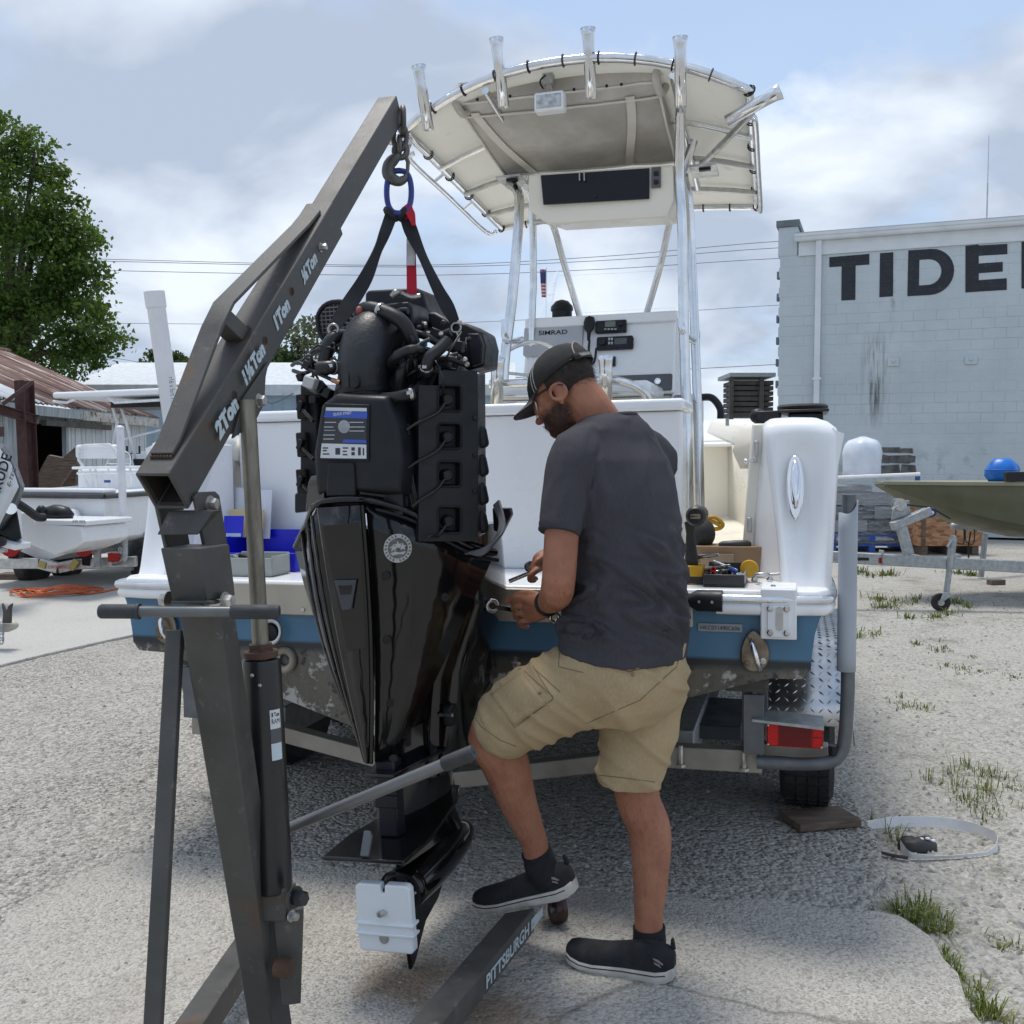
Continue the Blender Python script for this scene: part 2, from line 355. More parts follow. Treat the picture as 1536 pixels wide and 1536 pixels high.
# weeds
mGrass = NT('grass blades'); mGrass.set(col=mGrass.ramp(mGrass.noise(9, 3), [(.3, (.075, .12, .022)), (.55, (.16, .19, .04)), (.75, (.30, .27, .11))]), rough=.6, spec=.3); mGrass = mGrass.m
def tuft(mb, c, n, rad, hmin, hmax, rnd, flat=.55):
    subs = [(c[0] + rad * rnd.gauss(0, .55), c[1] + rad * rnd.gauss(0, .75)) for _ in range(7)]
    for _ in range(int(n * (1.4 + c[1] * .12))):
        a = rnd.random() * 6.283; sc_ = subs[int(rnd.random() ** 1.6 * len(subs))]; rr = rad * .38 * abs(rnd.gauss(0, .8)); b = V((sc_[0] + rr * math.cos(a), sc_[1] + rr * math.sin(a), c[2]))
        h = lerp(hmin * .6, hmax, rnd.random() ** 1.8); la = a + rnd.uniform(-.8, .8); le = V((math.cos(la), math.sin(la), 0)) * h * rnd.uniform(.1, 1.5) * flat * 1.5
        if rnd.random() < .35: h *= .4; le *= 1.6
        w_ = V((-math.sin(la), math.cos(la), 0)) * rnd.uniform(.0012, .0026) * max(1, c[1] / 4)
        p1 = b + le * .4 + V((0, 0, h * .75)); p2 = b + le + V((0, 0, h * rnd.uniform(.5, 1)))
        mb.add([b - w_, b + w_, p1 + w_ * .8, p1 - w_ * .8, p2], [(0, 1, 2, 3), (3, 2, 4)])
rnd = random.Random(11)
clumps = [  # px, py, blades, radius, hmin, hmax, label
    (1375, 1372, 130, .07, .03, .09, 'dense green grass clump at the slab corner'),
    (1400, 1395, 120, .06, .03, .10, 'grass clump spilling right of the slab corner'),
    (1440, 1462, 170, .06, .02, .06, 'low dark grass in the gap along the slab edge'),
    (1482, 1515, 120, .05, .03, .08, 'grass clump at the slab edge near the bottom corner'),
    (1212, 1355, 60, .05, .01, .03, 'short weed at the slab joint below the wooden board'),
    (1278, 1357, 30, .03, .01, .04, 'thin weed at the slab joint left of the green clump'),
    (1425, 1185, 110, .16, .03, .10, 'tall loose grass patch behind the white strap'),
    (1500, 1170, 90, .14, .03, .09, 'grass patch at the right edge behind the strap'),
    (1470, 1215, 70, .14, .02, .06, 'sparse grass patch above the white strap'),
    (1510, 1418, 40, .05, .02, .04, 'small yellow weed on the sand by the right edge'),
    (1330, 1255, 36, .06, .03, .10, 'thin grass inside the white strap loop'),
    (1370, 1062, 50, .14, .02, .05, 'small grass patch beside the aluminium fender'),
    (1345, 905, 120, .30, .03, .10, 'grass patch left of the jack wheel'),
    (1395, 905, 110, .25, .03, .09, 'grass patch under the trailer tongue by the jack wheel'),
    (1300, 862, 100, .30, .03, .12, 'grass at the far side of the grey guide pole'),
    (1390, 928, 60, .2, .03, .08, 'weeds below the jack wheel'),
    (1455, 862, 70, .3, .03, .1, 'grass patch below the trailer tongue'),
    (1300, 950, 60, .2, .02, .07, 'dry weeds beside the grey guide pole'),
    (1480, 1010, 50, .2, .02, .05, 'sparse weeds on the gravel at right'),
    (205, 1257, 40, .05, .008, .02, 'flat weed in the joint left of the crane'),
    (1430, 975, 50, .2, .02, .05, 'sparse weeds in the middle of the gravel'),
]
for px, py, n, rad, h0, h1, lab in clumps:
    c = G(px, py, -.045); mb = MB(); tuft(mb, c, n, rad, h0, h1, rnd)
    o = thing('grass_clump', lab, 'grass', c, group='grass clumps on the gravel lot'); tag(mb.build('blades', mGrass, o, smooth=0), kind='stuff')
# ================================================================ block warehouse with painted letters
wT, wN = V((.936, -.351, 0)).normalized(), V((-.351, -.936, 0)).normalized()
wP = at(1163, 800, 20.0); wP.z = 0
wM = Matrix((( wT.x, -wN.x, 0, wP.x), (wT.y, -wN.y, 0, wP.y), (0, 0, 1, 0), (0, 0, 0, 1)))
wall_house = thing('block_warehouse', 'pale blue grey block warehouse with big black letters and a white gutter', 'building', M=wM)
def wl(px, py, off=0.0):   # pixel -> wall coordinates (x along, z up)
    p = wM.inverted() @ onplane(px, py, wP + wN * off, wN); return p.x, p.z
mWall = NT('painted block'); mWall.tc.object = wall_house; mWall.co = mWall.tc.outputs['Object']
_c = mWall.mix(mWall.ramp(mWall.noise(.9, 6), [(.35, 0.0), (.65, 1.0)]), (.555, .61, .63), (.48, .535, .555))
_c = mWall.mix(mWall.ramp(mWall.noise(9, 5, .7), [(.56, 0.0), (.72, .35)]), _c, (.62, .67, .67))
_sx = mWall.n('ShaderNodeSeparateXYZ'); mWall.l(mWall.co, _sx.inputs[0])
def band(m, x, c, hw, soft): return m.ramp(m.math('ABSOLUTE', m.math('SUBTRACT', x, c)), [(max(hw - soft, 0), 1.0), (hw + soft, 0.0)])
_str = mWall.ramp(mWall.noise(1.0, 8, .65, mWall.map((14, 14, 1.1))), [(.44, 0.0), (.60, 1.0)])
_f = mWall.math('MULTIPLY', mWall.math('MULTIPLY', band(mWall, _sx.outputs[0], 1.82, .16, .13), band(mWall, _sx.outputs[2], 3.0, 1.1, .7)), _str)
_c = mWall.mix(mWall.math('MULTIPLY', _f, .9), _c, (.09, .09, .075))
_f = mWall.math('MULTIPLY', mWall.math('MULTIPLY', band(mWall, _sx.outputs[0], 2.12, .03, .03), band(mWall, _sx.outputs[2], 4.7, .7, .3)), mWall.ramp(mWall.noise(3, 8, .7), [(.45, 0.0), (.6, 1.0)]))
_c = mWall.mix(mWall.math('MULTIPLY', _f, .6), _c, (.16, .13, .12))
_f = mWall.math('MULTIPLY', mWall.ramp(mWall.noise(2.2, 8, .7), [(.52, 0.0), (.60, 1.0)]), band(mWall, _sx.outputs[2], 1.2, .35, .3))
_c = mWall.mix(mWall.math('MULTIPLY', _f, .45), _c, (.20, .21, .20))
mWall.set(col=_c, rough=.75, spec=.25); mWall.bump(mWall.noise(26, 6, .7), .35, .012); mWall = mWall.m
mTrimW = pm('white trim paint', (.72, .75, .76), (.64, .67, .69), 3, .45)
mSlate = pm('slate coping', (.16, .19, .20), (.12, .145, .15), 4, .6)
mBare = pm('bare broken block', (.07, .07, .068), (.16, .155, .145), 7, .95, bump=.8, bsc=30)
MB().box2((.02, -.007, 0), (11.0, 12, 5.45)).box2((.36, .03, 5.45), (11.0, 12, 5.80)).build('wall_core', mWall, wall_house, world=False, smooth=0)
bl = MB().box((0, 0, 0), (.396, .05, .190))
bme = bl.mesh('block', mWall, 0)
bm = bmesh.new(); bm.from_mesh(bme); bmesh.ops.bevel(bm, geom=[e for e in bm.edges if all(v_.co.y < 0 for v_ in e.verts)], offset=.0045, segments=1, affect='EDGES'); bm.to_mesh(bme); bm.free()
cnt, rest = 0, MB(); cr_h = .194
dead = (1.93, 2.62, 1.14, 1.70)
for k in range(28):
    for j in range(28):
        x = .19 + .4 * j + (.2 if k % 2 else 0) - .1; z = cr_h * (k + .5)
        if dead[0] < x < dead[1] and dead[2] < z < dead[3]: continue
        jy = .0135 + .0025 * math.sin(j * 12.7 + k * 7.1)
        if x < .15: x += .11
        px, py = proj(wM @ V((x, 0, z)))
        if -10 < px < 1546 and cnt < 300 and z > .75:
            inst('block', bme, wall_house, Matrix.Translation((x, jy, z)) @ Matrix.Rotation(.008 * math.sin(j * 3.1 + k * 5.7), 4, 'Y')); cnt += 1
        else: rest.box((x, jy, z), (.396, .05, .190))
tag(rest.build('block_courses', mWall, wall_house, world=False, smooth=0), kind='stuff')
rnd = random.Random(3)
for (x, z, w_, h_, dp) in ((2.12, 1.262, .37, .17, .02), (2.46, 1.262, .26, .17, .012), (2.02, 1.455, .17, .17, .012), (2.30, 1.455, .36, .16, .03), (2.52, 1.46, .12, .15, .01), (2.13, 1.63, .36, .10, .01), (2.42, 1.62, .2, .09, .02)):
    q = MB().box((x, .010 - dp * .3, z), (w_, .05, h_)); q.v = [v_ + V((rnd.uniform(-.02, .02), rnd.uniform(-.006, .006), rnd.uniform(-.018, .018))) for v_ in q.v]; q.build('bare_block', mBare, wall_house, world=False, smooth=0, bevel=.006)
mLetter = NT('worn black lettering paint'); mLetter.tc.object = wall_house; mLetter.co = mLetter.tc.outputs['Object']; _s = mLetter.n('ShaderNodeSeparateXYZ'); mLetter.l(mLetter.co, _s.inputs[0])
_z = mLetter.math('FRACT', mLetter.math('DIVIDE', _s.outputs[2], cr_h)); _l = mLetter.ramp(mLetter.math('ABSOLUTE', mLetter.math('SUBTRACT', _z, .5)), [(.46, 0.0), (.5, 1.0)])
_lc = mLetter.mix(mLetter.ramp(mLetter.noise(5, 6), [(.3, 0.0), (.7, 1.0)]), (.014, .017, .024), (.028, .032, .040)); _lc = mLetter.mix(mLetter.math('MULTIPLY', mLetter.ramp(mLetter.noise(20, 8, .75), [(.60, 0.0), (.68, 1.0)]), .5), _lc, (.17, .19, .20))
mLetter.set(col=mLetter.mix(mLetter.math('MULTIPLY', _l, .45), _lc, (.10, .11, .12)), rough=.7); mLetter.bump(mLetter.math('MULTIPLY', _l, -1.0), .6, .01); mLetter = mLetter.m
def letter(name, polys, hole=None):
    mb = MB()
    for p in polys: mb.prism(p, (0, -.0135, 0), (1, 0, 0), (0, 0, 1), .004)
    return mb.build(name, mLetter, wall_house, world=False, smooth=0)
def q4(*p): return [wl(*a) for a in p]
letter('letter', [q4((1244, 401), (1304, 397), (1304, 381), (1244, 386)), q4((1262, 451), (1283, 450), (1283.5, 398.6), (1262.5, 400))])
letter('letter', [q4((1319, 446), (1339.5, 444.5), (1340, 378.5), (1320, 380))])
d0 = wl(1361, 444.5); d1 = wl(1432, 372); dx, dz, dh = d0[0], d0[1], wl(1361, 376)[1] - d0[1]; dw = d1[0] - dx
def dcurve(x0, w_, zb, h, k=14):
    r = h / 2; return [(x0 + w_ - r * .95 + r * .95 * math.sin(a), zb + r - r * math.cos(a)) for a in [math.pi * i / k for i in range(k + 1)]]
oc, ic = dcurve(dx, dw, dz, dh), dcurve(dx + .20, dw - .42, dz + .19, dh - .38)
mb = MB(); o_ = [(dx, dz)] + oc + [(dx, dz + dh)]; i_ = [(dx + .20, dz + .19)] + ic + [(dx + .20, dz + dh - .19)]
n_ = len(o_); fr = lambda y: [V((x, y, z)) for x, z in o_] + [V((x, y, z)) for x, z in i_]
mb.add(fr(-.0175) + fr(-.0135), [(i, (i + 1) % n_, n_ + (i + 1) % n_, n_ + i) for i in range(n_)] + [(2 * n_ + i, 2 * n_ + (i + 1) % n_, 3 * n_ + (i + 1) % n_, 3 * n_ + i) for i in range(n_)] + [(i, (i + 1) % n_, 2 * n_ + (i + 1) % n_, 2 * n_ + i) for i in range(n_)] + [(n_ + i, n_ + (i + 1) % n_, 3 * n_ + (i + 1) % n_, 3 * n_ + i) for i in range(n_)])
mb.build('letter', mLetter, wall_house, world=False, smooth=0)
letter('letter', [q4((1448, 439), (1468, 437.5), (1468, 367), (1448, 369)), q4((1468, 384), (1511, 381.5), (1511, 366), (1468, 368.5)), q4((1468, 410), (1504, 407.5), (1504, 393), (1468, 395.5)), q4((1468, 437.5), (1510, 435), (1510, 417.5), (1468, 420.5))])
letter('letter', [q4((1532, 433), (1551, 432), (1551, 361.5), (1532, 363))])
MB().box2((.37, -.045, 5.43), (11, .0, 5.70)).build('fascia_board', mTrimW, wall_house, world=False, bevel=.006)
gm = MB(); prof = [(0, 0), (-.11, 0), (-.13, .03), (-.13, .075), (-.15, .085), (-.15, .14), (-.135, .14), (-.135, .10), (0, .10)]
gm.loft([[V((x, y - .046, 5.70 + z)) for y, z in prof] for x in (.30, 11)], True, True); gm.build('gutter', mTrimW, wall_house, world=False, smooth=20)
MB().box2((.30, -.04, 5.845), (11, 12, 5.89)).build('roof', pm('grey roofing', (.38, .41, .42), None, 3, .7), wall_house, world=False)
MB().box2((-.02, -.008, 5.45), (.35, 12, 6.02)).build('parapet', mWall, wall_house, world=False, bevel=.01)
MB().box2((-.06, -.05, 6.02), (.385, 12, 6.15)).build('coping', mSlate, wall_house, world=False, bevel=.01)
MB().box2((.70, -.13, .2), (.81, -.024, 5.697)).box2((.67, -.14, 3.0), (.84, -.020, 3.05)).build('downspout', mTrimW, wall_house, world=False, bevel=.008)
for px, py in ((1340, 543), (1456.5, 540)):
    x, z = wl(px, py); q = MB().box((x, -.026, z), (.21, .022, .16)).lathe([(.035, 0), (.03, .02), (0, .03)], (x, -.038, z + .01), (0, -1, 0), 8)
    q.build('anchor_plate', mWall, wall_house, world=False, bevel=.004)
for i in range(6): MB().box((-.02, .1, 2.95 + .43 * i), (.05, .12, .15)).build('corner_stub', mSlate, wall_house, world=False, bevel=.01)
ap = at(1480, 332, 21.5); at_ = at(1483.5, 203, 21.5)
an = thing('roof_antenna', 'tall thin whip antenna on the warehouse roof', 'antenna', ap)
MB().tube([ap - V((0, 0, .35)), ap.lerp(at_, .45)], .014, 6).tube([ap.lerp(at_, .45), at_], [.009, .006], 6).build('whip', mAluDull, an); MB().cyl(ap - V((0, 0, .38)), ap - V((0, 0, .1)), .035).build('mount', mGalv, an)
# ---------------------------------------------------------------- things by the warehouse
mFilm = NT('stretch wrap'); mFilm.set(col=(.62, .66, .70), rough=.22, alpha=mFilm.ramp(mFilm.noise(3, 6, .6, mFilm.map((1, 1, 7)), 1.5), [(.38, .10), (.72, .55)])); mFilm.bump(mFilm.noise(4, 6, .6, mFilm.map((1, 1, 6)), 1.2), .9, .06); mFilm = mFilm.m
mBluePaint = pm('blue pallet paint', (.020, .075, .30), (.03, .10, .36), 5, .6, spots=((.12, .14, .2), 9, .60))
mCarton = pm('grey carton', (.30, .31, .32), (.20, .21, .22), 3, .7); mDarkBox = pm('dark carton', (.035, .037, .042), (.07, .072, .08), 3, .6)
p0 = at(1250, 815, 16.6); p0.z = -.045
wp = thing('wrapped_pallet', 'tall load of grey cartons in clear stretch wrap on blue pallets', 'pallet load', p0)
X0, X1 = at(1246, 700, 16.3).x, at(1362, 700, 16.3).x
for i in range(2):
    for j in range(3): MB().box2((lerp(X0, X1, j / 2) - .05, 16.1, -.04 + .16 * i), (lerp(X0, X1, j / 2) + .05, 17.0, .055 + .16 * i)).build('pallet_block', mBluePaint, wp)
    for j in range(5): MB().box2((X0 - .05, 16.1 + .19 * j, .055 + .16 * i), (X1 + .05, 16.1 + .19 * j + .14, .08 + .16 * i)).build('deck_board', mBluePaint, wp)
for i, (zz_, a, b, mt) in enumerate(((.28, 0, .45, mCarton), (.28, .47, 1, mDarkBox), (.50, 0, .52, mDarkBox), (.50, .54, .98, mCarton), (.73, 0, 1, mCarton), (.93, .05, .5, mCarton))):
    MB().box2((lerp(X0, X1, a), 16.15, zz_), (lerp(X0, X1, b), 16.9, zz_ + (.19 if i < 5 else .10))).build('carton', mt, wp, bevel=.012)
def wrapf(u, v_):
    a = u * 2 * math.pi; pts = rrect(X1 - X0 + .08, .86, .08, 3); k = len(pts); q = pts[int(u * k) % k]
    nz = mnoise.noise(V((q[0] * 3, q[1] * 3, v_ * 5))) * .02; return V(((X0 + X1) / 2 + q[0] * (1 + nz), 16.53 + q[1] * (1 + nz), .09 + v_ * 1.02))
MB().grid(wrapf, 16, 8).build('stretch_wrap', mFilm, wp, smooth=60)
for x in (X0 - .06, X1 + .07): MB().box2((x - .03, 16.05, .27), (x + .03, 16.11, 1.19)).build('corner_post', mBluePaint if x > X0 else mGalv, wp)
MB().tube([(X0 - .08, 16.05, 1.155), (X1 + .09, 16.05, 1.215)], .032, 8).build('top_rail', mWhitePl, wp)
cv = thing('covered_outboard', 'white plastic bag tied over an outboard beside the warehouse wall', 'covered outboard', at(1292, 712, 16.5))
rings = []; c0 = at(1292, 713, 16.5); wx = at(1320, 700, 16.5).x - c0.x
for i in range(11):
    t = i / 10; z = c0.z - .02 + t * .66; rr = interp([0, .1, .6, .85, .97, 1], [.92, .98, 1.0, .86, .5, .12], t) * wx
    rings.append([V((c0.x + .02 * t + rr * math.cos(a) * (1 + .05 * math.sin(6 * a + 3 * t)), c0.y + rr * 1.2 * math.sin(a) * (1 + .06 * math.sin(5 * a)), z)) for a in [2 * math.pi * j / 40 for j in range(40)]])
mBag = pm('white plastic bag', (.74, .78, .84), (.62, .67, .75), 4, .32, bump=.6, bsc=12)
MB().loft(rings).build('bag_cover', mBag, cv, smooth=180); MB().tube([(c0.x + wx * .94 * math.cos(a), c0.y + wx * 1.12 * math.sin(a), c0.z + .02) for a in [2 * math.pi * j / 24 for j in range(24)]], .008, 5, closed=True).build('tie_cord', mWhitePl, cv)
mOSB = NT('osb board'); mOSB.set(col=mOSB.ramp(mOSB.vor(9, vec=mOSB.map((1, 1, 3)), out=1), [(.2, (.22, .10, .05)), (.5, (.34, .17, .08)), (.8, (.42, .24, .13))]), rough=.8); mOSB = mOSB.m
a0, a1 = at(1378, 815, 15.6), at(1474, 815, 15.6); zt = at(1400, 752, 15.6).z
ob = thing('osb_crate', 'low crate of reddish chipboard panels on skids behind the olive boat', 'crate', (a0.x, a0.y, -.045))
MB().box2((a0.x, 15.6, .10), (a1.x, 15.63, zt)).build('front_panel', mOSB, ob); MB().box2((a1.x - .03, 15.632, .10), (a1.x - .002, 16.6, zt)).build('side_panel', mOSB, ob); MB().box2((a0.x + .002, 15.632, .10), (a0.x + .03, 16.6, zt)).build('side_panel', mOSB, ob)
MB().box2((a0.x, 15.6, zt + .002), (a1.x, 16.6, zt + .03)).build('lid', mOSB, ob); MB().box2((a0.x + .04, 15.585, .10), (a0.x + .10, 15.597, zt)).build('batten', mWood, ob)
for x in (a0.x + .1, (a0.x + a1.x) / 2, a1.x - .1): MB().box2((x - .05, 15.62, -.045), (x + .05, 16.58, .098)).build('skid', mWood, ob)
# olive aluminium boat, bow to the left
mOlive = pm('olive drab paint', (.125, .125, .072), (.10, .10, .058), 4, .45, bump=.05, bsc=30); mOliveL = pm('light olive rail', (.30, .29, .20), (.26, .25, .17), 4, .45)
jb = at(1346, 728, 10.4); jx = jb.x
jon = thing('olive_boat', 'olive drab aluminium boat with pointed bow on a galvanised trailer', 'boat', (jx + .2, 10.9, .5))
gz = jb.z
def jsec(t):   # half section, near side; t metres from the bow tip
    hb = .16 + .62 * (1 - math.exp(-t * 1.15)); kz = gz - .04 - interp([0, .25, .5, .9, 1.3, 2.2, 4], [.0, .16, .28, .42, .52, .60, .62], t); cz = lerp(kz, gz, .12 + .25 * math.exp(-t * .8))
    x = jx + t; yc = 10.9; pr = [(hb, gz), (hb * .985, lerp(cz, gz, .82)), (hb * .95, lerp(cz, gz, .55)), (hb * .93, lerp(cz, gz, .50)), (hb * .84, lerp(cz, gz, .06)), (hb * .80, cz), (hb * .55, lerp(kz, cz, .60)), (hb * .52, lerp(kz, cz, .52)), (hb * .28, lerp(kz, cz, .28)), (hb * .25, lerp(kz, cz, .22)), (0, kz)]
    return [V((x, yc - y, z)) for y, z in pr] + [V((x, yc + y, z)) for y, z in pr[-2::-1]]
js = [0, .1, .2, .35, .5, .75, 1.0, 1.4, 2, 3, 4.2]
MB().loft([jsec(t) for t in js], True, True).build('hull', mOlive, jon, smooth=25)
MB().loft([[p + V((0, 0, z)) for p, z in ((jsec(t)[0] + V((0, -.025, 0)), .0), (jsec(t)[0] + V((0, -.03, 0)), .035), (jsec(t)[0] + V((0, .03, 0)), .04), (jsec(t)[0] + V((0, .03, 0)), .004))] for t in js]).build('gunwale', mOliveL, jon, smooth=30)
MB().loft([[jsec(t)[0] + V((0, .02, .006)), jsec(t)[-1] + V((0, -.02, .006)), jsec(t)[-1] + V((0, -.02, .03)), jsec(t)[0] + V((0, .02, .03))] for t in js]).build('bow_deck', mOliveL, jon, smooth=30)
bb = at(1503, 722, 10.7)
bag = thing('blue_bag', 'bright blue tarp bundle lying on the olive boat deck', 'tarp bundle', bb)
mTarp = pm('blue tarp', (.004, .17, .62), (.006, .11, .46), 7, .35, bump=.5, bsc=18)
rings = []
for i in range(9):
    t = i / 8; rr = .17 * math.sin(math.pi * (.2 + .72 * t)) ** .6; rings.append([V((bb.x + rr * math.cos(a) * (1 + .07 * math.sin(5 * a + t * 4) + .16 * mnoise.noise(V((math.cos(a) * 2.2, math.sin(a) * 2.2, t * 5)))), bb.y + rr * .9 * math.sin(a), gz + .032 + t * .25)) for a in [2 * math.pi * j / 24 for j in range(24)]])
MB().loft(rings).build('tarp', mTarp, bag, smooth=180); MB().tube([rings[4][j] * 1.0 + (rings[4][j] - bb) * .02 for j in range(24)], .006, 5, closed=True).build('cord', mTarp, bag)
kb = at(1517, 722, 10.35)
tag(MB().prism([(-.10, 0), (.15, 0), (.19, .10), (-.10, .10)], (kb.x, 10.32, gz + .042), (1, 0, 0), (0, 0, 1), .08).build('battery_box', mBlackPl, None, bevel=.008), 'flat black box in front of the blue tarp bundle', 'box')
# its trailer
tr = thing('olive_boat_trailer', 'galvanised trailer tongue with winch stand and jack under the olive bow', 'trailer', G(1410, 911, -.045))
t0, t1 = at(1225, 834, 10.05), at(1640, 856, 9.75)
MB().beam(t0, t1, .075, .115).build('tongue', mGalv, tr, bevel=.008)
for px in (1322, 1357, 1432):
    c = at(px, 836 + (px - 1322) * .05, 9.97); MB().box((c.x, c.y, c.z), (.016 if px != 1432 else .08, .11, .145)).build('u_bolt' if px != 1432 else 'clamp_plate', mGalv, tr, bevel=.004)
c = at(1318, 840, 9.99); MB().box((c.x, c.y - .045, c.z), (.034, .012, .055)).build('side_reflector', mRed, tr)
c = at(1293, 838, 10.0); MB().box((c.x, c.y - .042, c.z), (.11, .006, .03)).build('plate', mBlackPl, tr)
for px in (1258, 1382, 1452): c = at(px, 838 + (px - 1258) * .035, 9.96); MB().lathe([(.014, 0), (.014, .006)], c - V((0, .035, 0)), (0, -1, 0), 10).build('bolt_hole', mBlackPl, tr)
w0, w1 = at(1363, 832, 10.0), at(1350, 783, 10.0)
MB().beam(w0, w1, .10, .06, (0, 1, 0)).build('winch_post', mGalv, tr, bevel=.006)
MB().beam(at(1338, 790, 10.0), at(1395, 766, 10.0), .10, .085).build('winch_arm', mGalv, tr, bevel=.006)
MB().prism([(-.09, -.08), (.10, -.02), (.08, .12), (-.07, .10)], at(1350, 768, 10.05), (1, 0, 0), (0, 0, 1), .03).build('winch_bracket', mGalv, tr, bevel=.004)
wc = at(1351, 757, 9.98); wi = MB().lathe([(.062, 0), (.062, .01), (.03, .012), (.03, .07), (.062, .072), (.062, .085)], wc, (0, 1, 0), 20).build('winch_drum', mAluDull, tr)
MB().tube([wc, wc + V((-.09, -.03, -.04)), wc + V((-.10, -.08, -.045))], .012, 6).build('crank_handle', mSteelBolt, tr)
rc = at(1398, 769, 9.97); MB().lathe([(.045, 0), (.055, .03), (.055, .07), (.045, .10)], rc, (0, 1, 0), 16).build('bow_roller', pm('blue rubber', (.012, .02, .12), None, 8, .5), tr); MB().lathe([(.018, -.01), (.018, .115)], rc, (0, 1, 0), 10).build('roller_pin', mWhitePl, tr)
MB().tube([wc + V((.05, .02, 0)), rc + V((0, .03, .05)), at(1425, 778, 10.3)], .008, 5).build('winch_strap', mBlackPl, tr)
j0, j1 = at(1430, 808, 9.88), at(1419, 893, 9.85)
MB().tube([j0, j0.lerp(j1, .5)], .036, 12).build('jack_tube', mGalv, tr); MB().tube([j0.lerp(j1, .5), j1], .028, 12).build('jack_leg', mGalv, tr)
MB().tube([j0 + V((0, 0, .0)), j0 + V((0, 0, .03))], .028, 12).tube([j0 + V((0, -.02, .01)), j0 + V((-.07, -.03, -.08))], .012, 6).build('jack_crank', mGalv, tr)
jw = at(1411, 900, 9.8); jw.z = .045
MB().lathe([(.03, -.03), (.085, -.028), (.09, -.015), (.09, .015), (.085, .028), (.03, .03)], jw, (.25, .97, 0), 20).build('jack_wheel', mRubber, tr); MB().lathe([(.032, -.034), (.032, .034)], jw, (.25, .97, 0), 12).build('wheel_hub', mAluDull, tr)
MB().prism([(-.05, -.02), (.08, .07), (.07, .105), (.0, .105), (-.02, .05)], jw + V((0, -.05, 0)), (1, 0, 0), (0, 0, 1), .01).build('wheel_fork', mGalv, tr, bevel=.003)
# second coupler standing behind
sc_ = at(1476, 835, 12.6)
tr2 = thing('spare_trailer_coupler', 'silver trailer coupler with cable loops and post standing behind the olive bow', 'trailer coupler', (sc_.x, sc_.y, -.045))
MB().beam(at(1428, 790, 12.6), at(1462, 792, 12.6), .09, .07).ell(at(1432, 789, 12.6), (.06, .05, .05)).build('coupler_head', mGalv, tr2, bevel=.008); MB().beam(at(1462, 792, 12.6), at(1560, 800, 13.2), .08, .09).build('tongue_tube', mGalv, tr2)
MB().tube([at(1478, 800, 12.55), V((at(1472, 845, 12.55).x, 12.55, -.03))], .035, 10).build('jack_post', mGalv, tr2)
for k, (a, b) in enumerate(((1434, 1446), (1448, 1462))): MB().tube(catmull([at(a, 795, 12.55), at((a + b) / 2 - 6, 812, 12.5), at((a + b) / 2 + 5, 815, 12.5), at(b, 794, 12.55)], 6), .008, 5).build('safety_cable', mBlackPl, tr2)
MB().tube([at(1456, 797, 12.5), at(1452, 822, 12.5), at(1453, 838, 12.5)], .01, 5).build('wiring', mBlackPl, tr2)
bk = G(1494, 877, -.045); tag(MB().box(bk + V((0, 0, .03)), (.19, .10, .065), Matrix.Rotation(.2, 3, 'Z')).build('brick', pm('brown brick', (.16, .13, .11), None, 20, .9, bump=.3), None, bevel=.006), 'small brown brick alone on the gravel right of the jack wheel', 'brick')
# rusty slatted rack between boat and warehouse
r0 = at(1125, 617, 24)
rk = thing('timber_rack', 'dark weathered rack of stacked boards left of the warehouse corner', 'rack', (r0.x, 24, -.045))
ra, rb_ = at(1098, 600, 24), at(1160, 600, 24)
mOldW = pm('dark old timber', (.055, .05, .045), (.10, .092, .085), 6, .9, bump=.3, bsc=20)
MB().box2((ra.x - .1, 23.8, at(1100, 566, 24).z), (rb_.x, 25.2, at(1100, 562, 24).z + .03)).build('rack_roof', mGalv, rk)
for i in range(7): z = at(1100, 574 + 8 * i, 24).z; MB().box2((ra.x, 24, z - .05), (rb_.x, 25, z + .05)).build('board', mOldW, rk)
for x in (ra.x - .03, rb_.x - .3): MB().box2((x - .05, 23.9, -.045), (x + .05, 24.0, at(1100, 567, 24).z)).build('post', mOldW, rk)
# ---------------------------------------------------------------- power lines, flag
mWire = pm('cable', (.10, .11, .13), None, 3, .7)
def wire(lab, pts, y, r=.011):
    q = [at(px, py, y) for px, py in pts]; o = MB().tube(catmull(q, 6), r, 5).build('power_line', mWire); tag(o, lab, 'power line', 'power lines across the sky')
wire('topmost thin power line crossing the sky above the console', [(-200, 380), (125, 388), (600, 398), (900, 385), (1180, 361), (1700, 330)], 42, .013)
wire('second power line just under the topmost one', [(-200, 383), (125, 391), (600, 400.5), (900, 391), (1180, 371), (1700, 345)], 42.5, .013)
wire('third power line crossing behind the crane boom', [(-200, 396), (125, 405), (600, 413), (900, 404), (1180, 387), (1700, 365)], 43, .013)
wire('single power line below the crane boom lettering level', [(-200, 490), (150, 485), (600, 487), (1000, 468), (1180, 457), (1700, 430)], 45, .011)
wire('lowest power line seen right of the console legs', [(700, 570), (1045, 553), (1180, 546), (1700, 520)], 46, .015)
wire('short power line over the long metal building', [(-100, 500), (170, 537), (230, 548), (400, 575)], 44, .011)
fp = at(819, 480, 60)
fl = thing('flag_pole', 'distant flag hanging limp on a white pole behind the console', 'flag', (fp.x, 60, -.045))
MB().tube([(fp.x, 60, -.045), at(819.5, 401, 60)], [.05, .03], 8).build('pole', mWhitePl, fl)
mFlag = NT('flag cloth'); _w = mFlag.wave(1.6, .3, mFlag.map((1, 1, 1)), 'Z'); mFlag.set(col=mFlag.ramp(_w, [(.45, (.45, .05, .06)), (.55, (.6, .58, .58))]), rough=.8); mFlag = mFlag.m
fz0, fz1 = at(819, 446, 60).z, at(819, 404, 60).z
